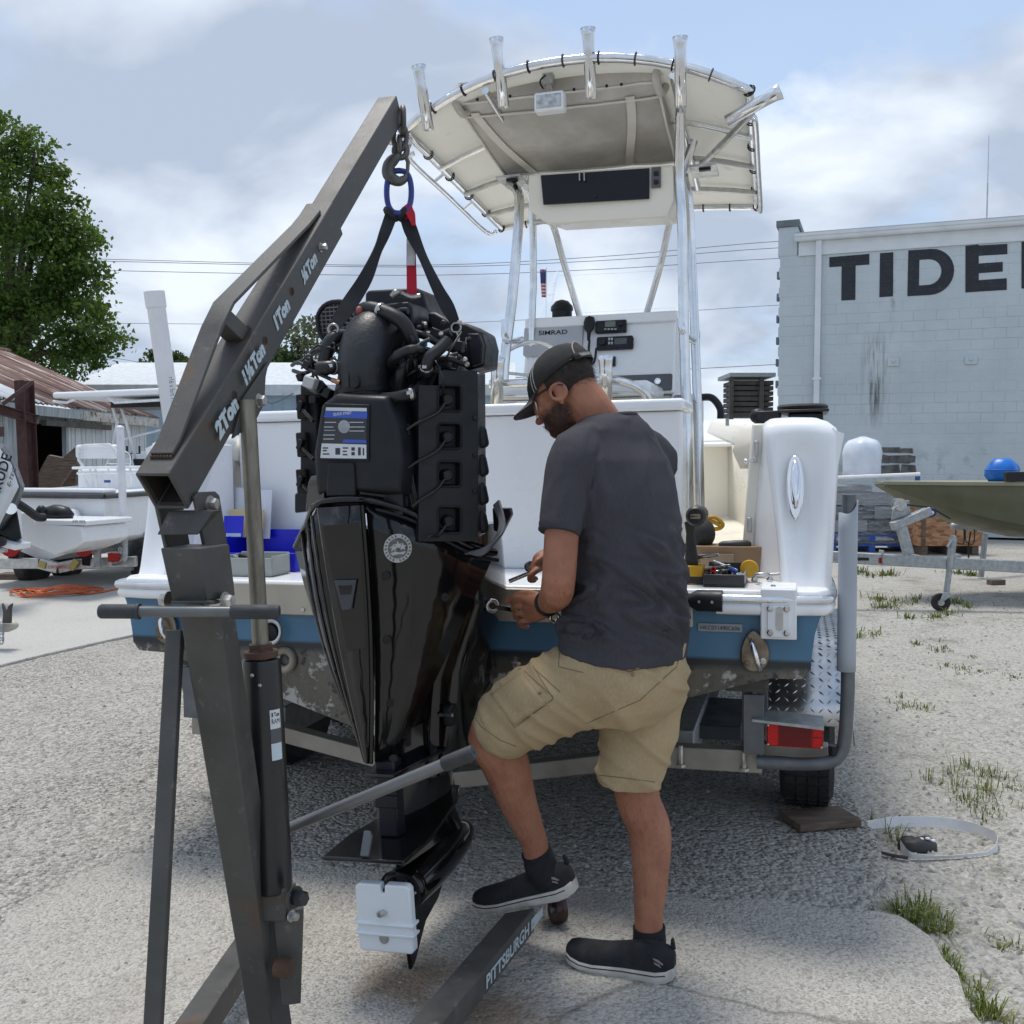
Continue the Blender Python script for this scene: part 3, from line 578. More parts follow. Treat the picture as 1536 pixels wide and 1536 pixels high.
MB().grid(lambda u, v_: V((fp.x - .02 - .42 * u * (.55 + .3 * v_) , 60 + .05 * math.sin(u * 9), lerp(fz0, fz1, v_))), 6, 8).build('cloth', mFlag, fl, smooth=180, solid=.01)
MB().grid(lambda u, v_: V((fp.x - .03 - .30 * u, 59.93 + .05 * math.sin(u * 9), lerp(lerp(fz0, fz1, .52), fz1 - .05, v_))), 6, 4).build('canton', pm('navy cloth', (.05, .06, .18), None, 8, .8), fl, smooth=180, solid=.01)
# ================================================================ trees
mBark = pm('bark', (.10, .08, .06), (.06, .05, .04), 9, .9, bump=.6, bsc=20)
def leafmat(name, a, b, c):
    m = NT(name); m.set(col=m.ramp(m.noise(1.1, 7, .7), [(.30, a), (.5, b), (.72, c)]), rough=.5, spec=.35)
    tl = m.n('ShaderNodeBsdfTranslucent'); tl.inputs[0].default_value = (*[x * 1.5 for x in c], 1); mx = m.n('ShaderNodeMixShader'); mx.inputs[0].default_value = .35
    o = m.t.nodes['Material Output']; m.l(m.b.outputs[0], mx.inputs[1]); m.l(tl.outputs[0], mx.inputs[2]); m.l(mx.outputs[0], o.inputs[0]); return m.m
mLeafA = leafmat('broad leaves', (.022, .055, .010), (.052, .105, .016), (.105, .165, .024))
mLeafB = leafmat('dark leaves', (.02, .04, .012), (.035, .065, .018), (.07, .10, .03))
mLeafC = leafmat('olive leaves', (.05, .06, .035), (.08, .095, .05), (.12, .14, .07))
def tree(label, base, lobes, y, n, size, lm, trunk, sparse=1.0, seed=1):
    rnd = random.Random(seed); b = V((at(base, 700, y).x, y, -.045)); root = thing('tree', label, 'tree', b)
    top = max(at(l[0], l[1], y).z for l in lobes); tm = MB(); c0 = V((b.x, y, lerp(b.z, top, .4)))
    tm.tube(catmull([b, b.lerp(c0, .5) + V((.1, 0, 0)), c0], 4), [trunk * (1 - .05 * i) for i in range(9)], 8)
    mb = MB(); tot = sum(l[2] * l[3] for l in lobes); big = []
    for (px, py, rx, ry) in lobes:
        c = at(px, py, y + rnd.uniform(-1, 1)); k = y / F; rx *= k; ry *= k; dp = (rx + ry) * .55
        tm.tube(catmull([c0 - V((0, 0, .4)), c0.lerp(c, .5) + V((0, 0, .3)), c], 3), [trunk * .38 * (1 - .11 * i) for i in range(7)], 6)
        m_ = max(8, int(n * (rx * ry / k / k) / tot)); 
        nsub = max(5, int(m_ / 38)); subs = []
        for _ in range(nsub):
            while True:
                d = V((rnd.uniform(-1, 1), rnd.uniform(-1, 1), rnd.uniform(-1, 1)))
                if .25 < d.length < 1: break
            d = d.normalized() * (d.length ** .45) ; subs.append((c + V((d.x * rx, d.y * dp, d.z * ry)), rnd.uniform(.13, .30) * min(rx, ry) + .08))
        for _ in range(m_):
            sc0, sr = rnd.choice(subs); d = V((rnd.gauss(0, 1), rnd.gauss(0, 1), rnd.gauss(0, .8))); p = sc0 + d * sr * .62 * sparse
            nrm = (V((rnd.gauss(0, 1), rnd.gauss(0, 1), rnd.gauss(.5, 1)))).normalized(); u = nrm.orthogonal().normalized(); a = rnd.random() * 6.28; u = Matrix.Rotation(a, 3, nrm) @ u; v_ = nrm.cross(u); s_ = size * rnd.uniform(.55, 1.25)
            q = [p - u * s_ * .5, p + v_ * s_ * .32 + nrm * s_ * .06, p + u * s_ * .55, p - v_ * s_ * .32 + nrm * s_ * .06]
            mb.add(q, [(0, 1, 2, 3)])
    tm.build('trunk', mBark, root, smooth=60); tag(mb.build('crown', lm, root, smooth=0), kind='stuff'); return root
tree('large leafy green tree towering over the rusty roofed barn', 20, [(8, 215, 34, 38), (52, 228, 30, 36), (78, 262, 22, 20), (20, 300, 66, 56), (92, 335, 48, 42), (112, 360, 40, 34), (40, 400, 84, 76), (112, 425, 46, 46), (140, 495, 42, 42), (60, 500, 90, 66), (120, 540, 34, 26), (-60, 350, 80, 130), (-70, 520, 100, 90)], 30, 44000, .155, mLeafA, .34, 1.0, 4)
tree('small dark round tree above the long metal building', 245, [(243, 548, 36, 22), (232, 560, 24, 20), (275, 556, 26, 20), (300, 552, 22, 24)], 44, 5200, .20, mLeafB, .16, .9, 5)
tree('bushy tree behind the crane ram above the metal roof', 415, [(405, 540, 22, 26), (425, 550, 26, 22), (395, 556, 22, 20)], 46, 3000, .22, mLeafB, .14, 1.1, 6)
tree('thin wispy tree behind the intake grille of the motor', 462, [(460, 505, 26, 22), (470, 530, 26, 18), (445, 520, 20, 14), (480, 488, 16, 14)], 46, 1100, .24, mLeafC, .14, 1.9, 7)
# ================================================================ long pale metal building
lm0 = thing('metal_building', 'long low pale blue metal building with white roof edge behind the barn', 'building', (-12, 34, -.045))
mMetBlue = pm('pale blue siding', (.40, .50, .58), (.36, .46, .54), 2, .5); mMetRoof = pm('white metal roof', (.62, .66, .68), (.50, .53, .55), 5, .5, bump=.1, bsc=10)
bx0, bx1 = at(105, 600, 34).x, at(760, 600, 34).x; ze = at(200, 592, 34).z; zr = at(200, 567, 34).z
MB().box2((bx0, 34, -.045), (bx1, 44, ze - .02)).build('wall', mMetBlue, lm0)
for i in range(40): x = lerp(bx0, bx1, (i + .5) / 40); MB().box2((x - .02, 33.97, -.04), (x + .02, 33.998, ze - .1)).build('siding_rib', mMetBlue, lm0) if i < 24 else None
MB().prism([(0, 0), (0, -.12), (.25, -.12), (5.3, zr - ze + .75), (10.4, -.1), (10.4, 0), (5.3, zr - ze + .9)], (bx0 - .3, 33.7, ze + .1), (0, 1, 0), (0, 0, 1), bx1 - bx0 + .6).build('roof', mMetRoof, lm0)
MB().box2((bx0 - .3, 33.6, ze - .05), (bx1 + .3, 33.69, ze + .32)).build('fascia', mMetRoof, lm0, bevel=.02)
c = at(412, 624, 33.6); MB().box2((c.x - 1.1, 32.9, c.z - .06), (c.x + 1.2, 33.9, c.z + .06)).build('awning', mMetRoof, lm0)
MB().tube(catmull([at(392, 592, 33.4), at(408, 605, 33.4), at(440, 590, 33.4)], 6), .02, 5).build('service_cable', mWire, lm0)
# ================================================================ barn with rusty roof
barn = thing('barn', 'old grey plank barn with rusty corrugated roof and dark doorway', 'barn', (-8.5, 19, -.045))
mRust = NT('rusty corrugated iron'); mRust.tc.object = barn; mRust.co = mRust.tc.outputs['Object']
_n = mRust.noise(1.6, 9, .68, mRust.map((.35, 1.6, .35))); _c = mRust.ramp(_n, [(.28, (.055, .026, .020)), (.46, (.105, .050, .038)), (.54, (.16, .085, .065)), (.59, (.36, .30, .27)), (.7, (.50, .47, .45))])
mRust.set(col=_c, rough=.75); mRust = mRust.m
mNewIron = pm('pale corrugated iron', (.62, .66, .68), (.52, .55, .56), 3, .45)
mPlank = NT('grey weathered plank'); _n = mPlank.noise(3, 8, .65, mPlank.map((6, 6, .7))); mPlank.set(col=mPlank.ramp(_n, [(.3, (.16, .18, .19)), (.55, (.34, .37, .385)), (.75, (.48, .51, .52))]), rough=.85); mPlank.bump(_n, .4, .02); mPlank = mPlank.m
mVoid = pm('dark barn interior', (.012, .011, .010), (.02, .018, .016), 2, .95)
E0, E1 = 12.6, 23.4; XE, ZE, XR, ZR = -8.22, 2.42, -11.7, 3.95
k = 0; y = E0
while y < E1 - .1:
    y2 = min(y + .72, E1); nseg = 16; rows = []
    for e in range(2):
        t = e; rows.append([V((lerp(XE, XR, t), lerp(y, y2 + .03, j / nseg), lerp(ZE, ZR, t) + .018 * math.sin(j * 2 * math.pi / 4) + .01 * (k % 2))) for j in range(nseg + 1)])
    mb = MB(); mb.loft(rows, False, False)
    new = 14.9 < y < 17.4 and k % 2 == 1
    o = mb.build('roof_sheet', mNewIron if 15.0 < y < 17.0 else mRust, barn, smooth=60, solid=.006)
    if 15.0 < y < 17.0:   # the pale repair sheets reach only part of the slope
        o.data.transform(Matrix.Identity(4)); 
        for v_ in o.data.vertices:
            if v_.co.z > 3: f = .42; v_.co.x = lerp(XE - -8.5, XR - -8.5, f); v_.co.z = lerp(ZE, ZR, f) + .045 + .022
            else: v_.co.z += .022
        mb2 = MB(); mb2.loft(rows, False, False); mb2.build('roof_sheet', mRust, barn, smooth=60, solid=.006)
    y = y2; k += 1
MB().add([(XR, E0, ZR - .03), (XR, E1 + .03, ZR - .03), (-15.2, E1 + .03, 2.4), (-15.2, E0, 2.4)], [(0, 1, 2, 3)]).build('rear_roof', mRust, barn, smooth=0, solid=.02)
MB().tube([(XR, E0, ZR + .02), (XR, E1 + .05, ZR + .02)], .05, 8).build('ridge_cap', mRust, barn)
MB().box2((XE - .06, E0, ZE - .20), (XE - .02, 19.3, ZE - .03)).build('eave_board', mPlank, barn); MB().box2((XE - .055, 19.32, ZE - .21), (XE - .015, E1, ZE - .03)).build('eave_board', pm('flaking white board', (.55, .53, .50), (.36, .33, .29), 9, .85, spots=((.13, .11, .09), 5, .58)), barn)
def planks(y0, y1, wdt, z0, z1, mt, name='plank'):
    y = y0; i = 0
    while y < y1 - .01:
        y2 = min(y + wdt, y1); MB().box2((-8.5 + .006 * (i % 3), y + .006, z0), (-8.47 + .006 * (i % 3), y2 - .006, z1)).build(name, mt, barn, smooth=0); y = y2; i += 1
planks(12.6, 17.55, .24, -.04, 2.28, mPlank)
mPlankW = NT('whitewashed plank'); _n = mPlankW.noise(3, 8, .65, mPlankW.map((6, 6, .7))); mPlankW.set(col=mPlankW.ramp(_n, [(.3, (.40, .43, .45)), (.6, (.58, .62, .64))]), rough=.8); mPlankW = mPlankW.m
planks(19.1, 23.2, .16, -.04, 2.26, mPlankW)
MB().box2((-8.52, 17.56, -.04), (-8.44, 17.68, 2.26)).build('door_jamb', mPlank, barn); MB().box2((-8.52, 18.98, -.04), (-8.44, 19.09, 2.26)).build('door_jamb', mPlank, barn); MB().box2((-8.5, 17.69, 2.1), (-8.45, 18.97, 2.26)).build('lintel', mPlank, barn)
MB().box2((-8.4, 17.9, 2.06), (-8.3, 20.8, 2.16)).build('door_rail', mOldW, barn)
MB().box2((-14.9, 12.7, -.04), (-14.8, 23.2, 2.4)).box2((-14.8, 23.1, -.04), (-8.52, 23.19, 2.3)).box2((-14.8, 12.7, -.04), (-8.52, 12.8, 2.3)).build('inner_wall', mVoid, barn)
# rusty steel post with arm
mRustSteel = pm('rust red steel', (.085, .038, .034), (.055, .025, .024), 8, .75, bump=.15, bsc=40)
pb = at(47, 745, 14.0); ps = thing('rusty_post', 'rust red steel post with angled arm before the barn doorway', 'steel post', (pb.x, 14, -.045))
zt = at(47, 571, 14).z
def ibeam(mb, p0, p1, w_, h_, up):
    p0, p1 = V(p0), V(p1); b = (p1 - p0).normalized(); sd_ = b.cross(V(up)).normalized(); n_ = sd_.cross(b)
    for s_ in (-1, 1): mb.beam(p0 + n_ * s_ * (h_ / 2 - .006), p1 + n_ * s_ * (h_ / 2 - .006), w_, .012, up)
    mb.beam(p0, p1, .01, h_ - .024, up); return mb
ibeam(MB(), (pb.x, 14, -.045), (pb.x - .06, 14, zt), .17, .19, (.4, 1, 0)).build('column', mRustSteel, ps); ibeam(MB(), at(-60, 598, 13.2), at(56, 630, 14.1), .10, .13, (0, 0, 1)).build('arm', mRustSteel, ps); MB().beam(at(4, 606, 13.6), at(49, 573, 13.85), .05, .05).build('brace', mRustSteel, ps)
o = MB().box2((at(0, 660, 13).x - .3, 13, at(0, 655, 13).z), (at(4, 660, 13).x, 13.05, at(0, 640, 13).z)).build('bracket', mRustSteel, ps)
# leaning boards
for lab, poly, y, tilt in (('brown plywood sheet leaning left of the barn door', [(60, 705), (72, 683), (94, 687), (112, 671), (116, 690), (80, 742), (45, 742)], 15.4, .2), ('narrow dark board leaning against the doorway jamb', [(100, 690), (117, 684), (112, 735), (88, 742)], 15.9, .1)):
    pts = [at(a, b, y) for a, b in poly]; fr = pts + [p + V((.02, .06, .01)) for p in pts]; n_ = len(pts)
    o = MB().add(fr, [tuple(range(n_ - 1, -1, -1)), tuple(range(n_, 2 * n_))] + [(i, (i + 1) % n_, n_ + (i + 1) % n_, n_ + i) for i in range(n_)]).build('plywood_sheet', mWood); tag(o, lab, 'plywood')
# ================================================================ white skiff on its trailer
th = R(17); sk = at(82, 800, 11.0); skO = V((-5.35, 11.4, 0))
skM = Matrix.Translation(skO) @ Matrix.Rotation(-th, 4, 'Z')
skiff = thing('white_skiff', 'white center console skiff with small hard top behind the crane at left', 'boat', M=skM)
mSkW = pm('white skiff gelcoat', (.80, .815, .83), (.77, .785, .80), 2, .3)
def skl(px, py, v_):    # pixel -> skiff coordinates on plane v = const
    n_ = skM.to_3x3() @ V((0, 1, 0)); p = onplane(px, py, skM @ V((0, v_, 0)), n_); return skM.inverted() @ p
cr = skl(157, 740, 0); hb = cr.x; zg = cr.z
zb = skl(157, 808, 0).z; 
def sks(v_, wf, rise, kz):
    pr = [(hb * wf, zg + rise), (hb * wf * .99, lerp(zb, zg, .5) + rise * .5), (hb * wf * .97, zb + rise * .4), (hb * wf * .94, zb - .03 + rise * .4), (0, kz)]
    return [V((x, v_, z)) for x, z in pr] + [V((-x, v_, z)) for x, z in pr[-2::-1]]
MB().loft([sks(0, 1, 0, zb - .28), sks(1.2, 1.02, .02, zb - .28), sks(2.8, 1.0, .08, zb - .26), sks(4.3, .75, .18, zb - .1), sks(5.3, .35, .28, zb + .2), sks(5.8, .03, .34, zg)]).build('hull', mSkW, skiff, world=False, smooth=35)
MB().tube([(hb + .02, -.03, zg - .035), (hb * 1.02 + .02, 1.2, zg - .02), (hb + .02, 2.8, zg + .05), (hb * .76, 4.3, zg + .15), (.02, 5.85, zg + .32)], .028, 8).tube([(-hb, -.03, zg - .035), (hb + .02, -.03, zg - .035)], .028, 8).build('rub_rail', pm('dark rub rail', (.05, .055, .06), None, 8, .5), skiff, world=False)
MB().box2((-hb, -.03, zg), (hb + .02, .18, zg + .05)).build('transom_cap', mSkW, skiff, world=False, bevel=.02)
MB().box2((.2, -.012, zb + .16), (hb + .004, -.003, zb + .175)).box2((.3, -.012, zb + .125), (hb + .004, -.003, zb + .14)).build('pin_stripe', pm('grey stripe', (.10, .11, .13), None, 8, .4), skiff, world=False)
pl0, pl1 = skl(52, 779, -.75), skl(150, 779, -.55)
MB().box2((pl0.x, -.75, pl0.z - .055), (pl1.x, -.02, pl0.z)).build('swim_platform', mSkW, skiff, world=False, bevel=.015)
bq = [skl(x, y, -.75) for x, y in ((30, 768), (46, 768), (54, 785), (122, 790), (126, 812), (112, 822), (82, 833), (40, 815), (33, 806))]
fr = bq + [p + V((0, .72, 0)) for p in bq]; n_ = len(bq)
MB().add(fr, [tuple(range(n_ - 1, -1, -1)), tuple(range(n_, 2 * n_))] + [(i, (i + 1) % n_, n_ + (i + 1) % n_, n_ + i) for i in range(n_)]).build('motor_bracket', mSkW, skiff, world=False, bevel=.02)
MB().box(skl(145, 806, -.4), (.22, .3, .02), Matrix.Rotation(-.25, 3, 'Y')).build('trim_tab', mAluDull, skiff, world=False); MB().cyl(skl(122, 787, -.3), skl(125, 812, -.45), .03, .018, 10).build('tab_actuator', mBlackPl, skiff, world=False)
MB().ell(skl(137, 788, -.05), .03).build('thru_hull', mAluDull, skiff, world=False)
c = skl(86, 775, -.5); MB().loft([[c + V((.20 * math.cos(a) * r, .12 * math.sin(a) * r, z)) for a in [i * .524 for i in range(12)]] for r, z in ((.9, -.02), (1, .03), (.7, .10), (.2, .13))]).build('black_cover', mBlackPl, skiff, world=False, smooth=180)
ca = skl(62, 770, -.6); MB().ell(ca, (.06, .06, .09)).build('hose_boot', mBlackPl, skiff, world=False)
text('lettering', 'JOEY RIDE', mBlackPl, skiff, skl(109, 784, -.757), (1, 0, 0), (0, 0, 1), .16, .03, .004, .02, world=False)
# console, seat, rails, hard top
mTubeW = pm('white tube', (.80, .81, .82), None, 9, .3)
def st(pts, v_, r, name, mt=mTubeW): return MB().tube([skl(a, b, c_) for a, b, c_ in pts], r, 8).build(name, mt, skiff, world=False)
vS = 1.1
st([(125, 700, vS), (118, 690, vS), (119, 672, vS), (126, 668, vS), (165, 667, vS), (173, 675, vS), (179, 690, vS), (181, 702, vS)], 0, .018, 'backrest_rail'); a_, b_ = skl(116, 667, vS + .1), skl(178, 688, vS + .1)
MB().box2((a_.x, vS + .04, b_.z), (b_.x, vS + .14, a_.z)).build('backrest', mSkW, skiff, world=False, bevel=.04, seg=3)
for y_ in (702, 710): st([(109 if y_ == 702 else 116, y_, vS - .25), (240, y_ - 2, vS - .25)], 0, .016, 'seat_rail')
for x_, x2 in ((120, 133), (135, 138), (143, 145), (162, 164), (176, 180), (195, 199)): st([(x_, 702, vS - .25), (x2, 730, vS - .2)], 0, .013, 'rail_upright')
a_, b_ = skl(128, 703, vS), skl(206, 745, vS); MB().box2((a_.x, vS - .15, b_.z), (b_.x, vS + .5, a_.z)).build('seat_box', mSkW, skiff, world=False, bevel=.03)
c = skl(178, 696, 1.9); MB().torus(c, (0, -1, .5), .19, .013, 28, 6).tube([c - V((.18, 0, 0)), c, c + V((.18, 0, 0))], .012, 6).tube([c, c + V((0, .1, -.06))], .03).build('steering_wheel', mAlu, skiff, world=False)
a_, b_ = skl(180, 692, 2.1), skl(245, 750, 2.1); MB().hexa([(a_.x, 2.05, b_.z), (b_.x, 2.05, b_.z), (b_.x, 2.7, b_.z), (a_.x, 2.7, b_.z), (a_.x, 2.1, a_.z), (b_.x, 2.1, a_.z), (b_.x, 2.5, a_.z + .15), (a_.x, 2.5, a_.z + .15)]).build('console', mSkW, skiff, world=False, bevel=.03)
MB().box(skl(209, 694, 2.05), (.16, .03, .1), Matrix.Rotation(.3, 3, 'X')).build('display', mBlackPl, skiff, world=False); c = skl(200, 680, 2.2); MB().box(c, (.22, .02, .012)).box(c + V((-.1, 0, .05)), (.02, .02, .1)).box(c + V((.1, 0, .05)), (.02, .02, .1)).build('gimbal_mount', mBlackPl, skiff, world=False)
for x_, y_ in ((169, 612), (182, 612)): st([(x_, y_, 1.9), (x_ + 7, y_ + 20, 1.9), (x_ + (-3 if x_ < 175 else 22), 690, 2.1)], 0, .02, 'top_leg')
st([(182, 660, 2), (240, 645, 2)], 0, .016, 'top_crossbar')
a_, b_ = skl(77, 594, 1.5), skl(262, 592, 1.5)
def topf(z): return [V((a_.x, 1.5, a_.z + z)), V((b_.x + .3, 1.5, a_.z + .03 + z)), V((b_.x + .3, 3.2, a_.z + .02 + z)), V((a_.x + .2, 3.2, a_.z + z))]
MB().hexa(topf(-.03) + topf(.05)).build('hard_top', mSkW, skiff, world=False, bevel=.035, seg=3); st([(80, 602, 1.55), (100, 604, 1.55), (112, 599, 1.55)], 0, .018, 'top_rail'); st([(162, 597, 1.55), (172, 604, 1.55), (240, 600, 1.55)], 0, .018, 'top_rail')
a_, b_ = skl(166, 603, 1.7), skl(240, 608, 1.7); MB().box2((a_.x, 1.7, b_.z - .02), (b_.x, 2.4, a_.z)).build('storage_net', mBlackPl, skiff, world=False)
c = skl(161, 722, .4); MB().box(c, (.05, .05, .03)).build('blue_cleat', pm('blue plastic', (.02, .08, .3), None, 9, .5), skiff, world=False)
# outboard on the bracket
ob_ = thing('silver_outboard', 'silver white outboard with black lower unit cut off by the left picture edge', 'outboard motor', at(5, 800, 9.8))
mSilv = pm('silver white cowl', (.62, .64, .66), (.52, .54, .56), 3, .25, coat=.3); mCowlEdge = pm('dark grey cowl trim', (.07, .075, .085), None, 4, .35)
pr = [(-95, 690), (-70, 660), (-20, 660), (6, 666), (24, 692), (37, 728), (34, 742), (20, 776), (2, 800), (-40, 812), (-80, 780)]
def lay(poly, y, sc, cx=-25, cy=735): return [at(cx + (a - cx) * sc, cy + (b - cy) * sc, 9.8 + y) for a, b in poly]
MB().loft([lay(pr, -.27, .72), lay(pr, -.22, .90), lay(pr, -.05, 1.0), lay(pr, .2, 1.0), lay(pr, .4, .8)]).build('trim_shell', mCowlEdge, ob_, smooth=30)
pr2 = [(-92, 688), (-66, 664), (-20, 664), (2, 669), (20, 694), (32, 730), (2, 790), (-40, 800), (-76, 776)]
MB().loft([lay(pr2, -.31, .80), lay(pr2, -.27, .93), lay(pr2, -.20, .95)]).build('cowl', mSilv, ob_, smooth=30)
tx = at(-12, 778, 9.47); d_ = (at(19, 684, 9.47) - tx); text('lettering', 'EVINRUDE', mBlackPl, ob_, tx, d_, V((-d_.z, 0, d_.x)), d_.length, .10, .004, .02)
tx = at(12, 726, 9.47); d_ = (at(22, 697, 9.47) - tx); text('lettering', 'E-TEC', mBlackPl, ob_, tx + V((.02, 0, -.03)), d_, V((-d_.z, 0, d_.x)), d_.length, .035, .004, .01, .3)
pr3 = [(-20, 780), (18, 760), (26, 768), (33, 808), (25, 812), (0, 802), (-20, 812)]
MB().loft([lay(pr3, -.12, .95, 0, 790), lay(pr3, -.08, 1, 0, 790), lay(pr3, .1, 1, 0, 790)]).build('midsection', mBlackPl, ob_, smooth=30)
MB().cyl(at(16, 763, 9.6), at(16, 763, 9.55), .055).build('steering_knob', mChrome, ob_)
MB().tube(catmull([at(15, 748, 9.9), at(40, 764, 10.1), at(55, 775, 10.3), at(66, 776, 10.4)], 5), .045, 8).build('rigging_hose', mBlackPl, ob_)
MB().box(at(5, 812, 9.7), (.4, .3, .05), Matrix.Rotation(.25, 3, 'Y')).build('mount_plate', mSkW, ob_); MB().lathe([(.05, 0), (.05, .04)], at(3, 812, 9.5), (0, -1, 0), 12).build('bolt', mBlackPl, ob_)
MB().tube([at(-40, 826, 9.9), at(10, 824, 9.9)], .03).build('tilt_tube', mAluDull, ob_)
# its trailer
skt = thing('skiff_trailer', 'dark trailer under the white skiff with red lights and white guide pole', 'trailer', (skO.x, skO.y, -.06))
MB().beam(at(-80, 845, 11.3), at(60, 845, 11.3), .08, .12).beam(at(60, 845, 11.3), at(88, 852, 11.3), .08, .12).beam(at(88, 852, 11.3), at(116, 846, 11.35), .08, .12).beam(at(116, 846, 11.35), at(205, 842, 11.4), .08, .12).build('cross_beam', mAluDull, skt, bevel=.006)
mYel = pm('yellow reflective tape', (.50, .42, .12), None, 9, .5)
for a, b, c_, d_ in ((58, 842, 68, 851), (106, 850, 115, 842)): MB().beam(at(a, b + 4, 11.25), at(c_, d_ - 2, 11.25), .02, .07).build('tape', mYel, skt)
text('lettering', 'CONTINENTAL', mRed, skt, at(72, 853, 11.2), (1, 0, 0), (0, 0, 1), .22, .035, .002, .02)
for px, py, y_ in ((50, 848, 12.1), (100, 843, 12.6)):
    c = at(px, py, y_); c.z = .17
    MB().lathe([(.12, -.10), (.22, -.10), (.245, -.07), (.25, 0), (.245, .07), (.22, .10), (.12, .10)], (c.x, c.y, .19), (.95, -.3, 0), 24).build('wheel', mRubber, skt)
for px, py in ((15, 822), (125, 822)): MB().cyl(at(px, py, 11.1), at(px + 8, py - 2, 11.35), .10, .08, 14).build('roller', mRed, skt); MB().beam(at(px + 5, py, 11.3), at(px + 6, py + 25, 11.35), .09, .07, (0, 1, 0)).build('bunk_post', mBlackPl, skt)
MB().box(at(146, 832, 11.2), (.07, .05, .28)).build('bunk_bracket', mGalv, skt)
MB().box(at(171.5, 836, 11.2), (.13, .06, .095)).build('tail_light', mRed, skt, bevel=.008); MB().box(at(174, 829, 11.25), (.17, .10, .02)).build('light_bracket', mAluDull, skt); MB().torus(at(180, 824, 11.25), (0, 1, 0), .018, .005, 12, 5).build('light_hoop', mWhitePl, skt)
gp0 = [at(180, 642, 11.2), at(186, 802, 11.2)]; MB().tube(gp0, .042, 12).ell(gp0[0], (.046, .046, .03)).build('guide_sleeve', mPVCw, skt, smooth=60)
MB().tube(catmull([at(186, 800, 11.2), at(187.5, 830, 11.2), at(184, 841, 11.2), at(170, 845, 11.25)], 4), .032, 10).build('guide_post', mGalv, skt)
c = at(224, 838, 11.9); fa = [c + V((.28 * math.cos(a), 0, .33 * math.sin(a))) for a in [math.pi * i / 14 for i in range(15)]]
MB().loft([[p - V((.13, .10, 0)) for p in fa], [p + V((.13, .10, 0)) for p in fa]], False, False).build('fender', mGalv, skt, solid=.01, smooth=60)
MB().tube(catmull([at(222, 842, 11.3), at(224, 818, 11.3), at(236, 806, 11.3)], 5), .02, 8).build('fender_rail', mWhitePl, skt)
MB().lathe([(.12, -.10), (.22, -.10), (.245, -.07), (.25, 0), (.245, .07), (.22, .10), (.12, .10)], (c.x, c.y, .19), (.95, -.3, 0), 24).build('wheel', mRubber, skt)
MB().beam(at(190, 848, 11.6), at(330, 842, 13.5), .08, .12).build('frame_rail', mGalv, skt)
for px, py, lab in ((20, 868, 'grey wooden block under the left trailer wheel'),):
    c = G(px, py); tag(MB().box((c.x, c.y, c.z + .03), (.3, .25, .08)).build('wooden_block', mWood, None, bevel=.006), lab, 'wood block')
# orange hose
c = G(82, 890); mOrange = pm('orange hose', (.55, .12, .03), (.45, .09, .025), 9, .45); pts = []
rnd = random.Random(2)
for i in range(110):
    a = i * .42; rr = .40 + .07 * math.sin(a * .37) + rnd.uniform(-.03, .03) - .0018 * i; pts.append(V((c.x + rr * 1.05 * math.cos(a), c.y + rr * .75 * math.sin(a) + .1 * math.sin(a * .21), c.z + .012 + .008 * (i % 5))))
pts += [G(120, 893) + V((0, 0, .02)), G(150, 890) + V((0, 0, .012)), G(175, 885) + V((0, 0, .012)), G(215, 880) + V((0, 0, .012))]
tag(MB().tube(catmull(pts, 3), .011, 6).build('air_hose', mOrange, smooth=60), 'coiled orange air hose lying on the pale concrete at left', 'hose')
# coupler at the left edge
jc = at(8, 940, 7.6); tj = thing('trailer_tongue', 'pale trailer coupler with chain cut off by the left picture edge', 'trailer coupler', (jc.x - .3, jc.y, -.02))
mTan = pm('tan paint', (.50, .48, .40), None, 6, .5)
MB().beam(at(-120, 938, 7.6), at(18, 940, 7.6), .10, .07).ell(at(14, 938, 7.6), (.07, .05, .04)).build('coupler', mTan, tj, bevel=.01)
MB().prism([(-.03, 0), (.03, 0), (.035, .10), (.045, .15), (.02, .13), (0, .08), (-.02, .13), (-.03, .15), (-.02, .08)], at(12, 934, 7.55), (1, 0, 0), (0, 0, 1), .03).build('latch', mOldW, tj)
for i in range(7): p = at(2 + 3 * (i % 2), 936 + 4.5 * i, 7.52); MB().torus(p, (1, .3, 0) if i % 2 else (.2, 1, 0), .016, .005, 14, 5, 1.0).build('chain_link', mGalv, tj)
MB().tube([at(-60, 945, 7.6), V((at(-60, 945, 7.6).x, 7.6, -.02))], .04).build('jack_post', mGalv, tj)
# ================================================================ the centre console boat (local frame: x starboard, y forward, z up from the rub rail)
BY = R(16); bU = V((math.cos(BY), -math.sin(BY), .0151)).normalized(); bF = V((math.sin(BY), math.cos(BY), 0)); bW = bU.cross(bF).normalized(); bO = V((-.2555, 3.4145, .990))
bM = Matrix(((bU.x, bF.x, bW.x, bO.x), (bU.y, bF.y, bW.y, bO.y), (bU.z, bF.z, bW.z, bO.z), (0, 0, 0, 1))); bI = bM.inverted()
boat = thing('center_console_boat', 'white and blue center console boat with open canvas top, stern towards the camera', 'boat', M=bM)
def b(px, py, v_=0.0): return bI @ onplane(px, py, bO + bF * v_, bF)
def bz(px, py, w_): return bI @ onplane(px, py, bO + bW * w_, bW)
def bp(mb, name, mat, parent=None, **k): return mb.build(name, mat, parent or boat, world=False, **k)
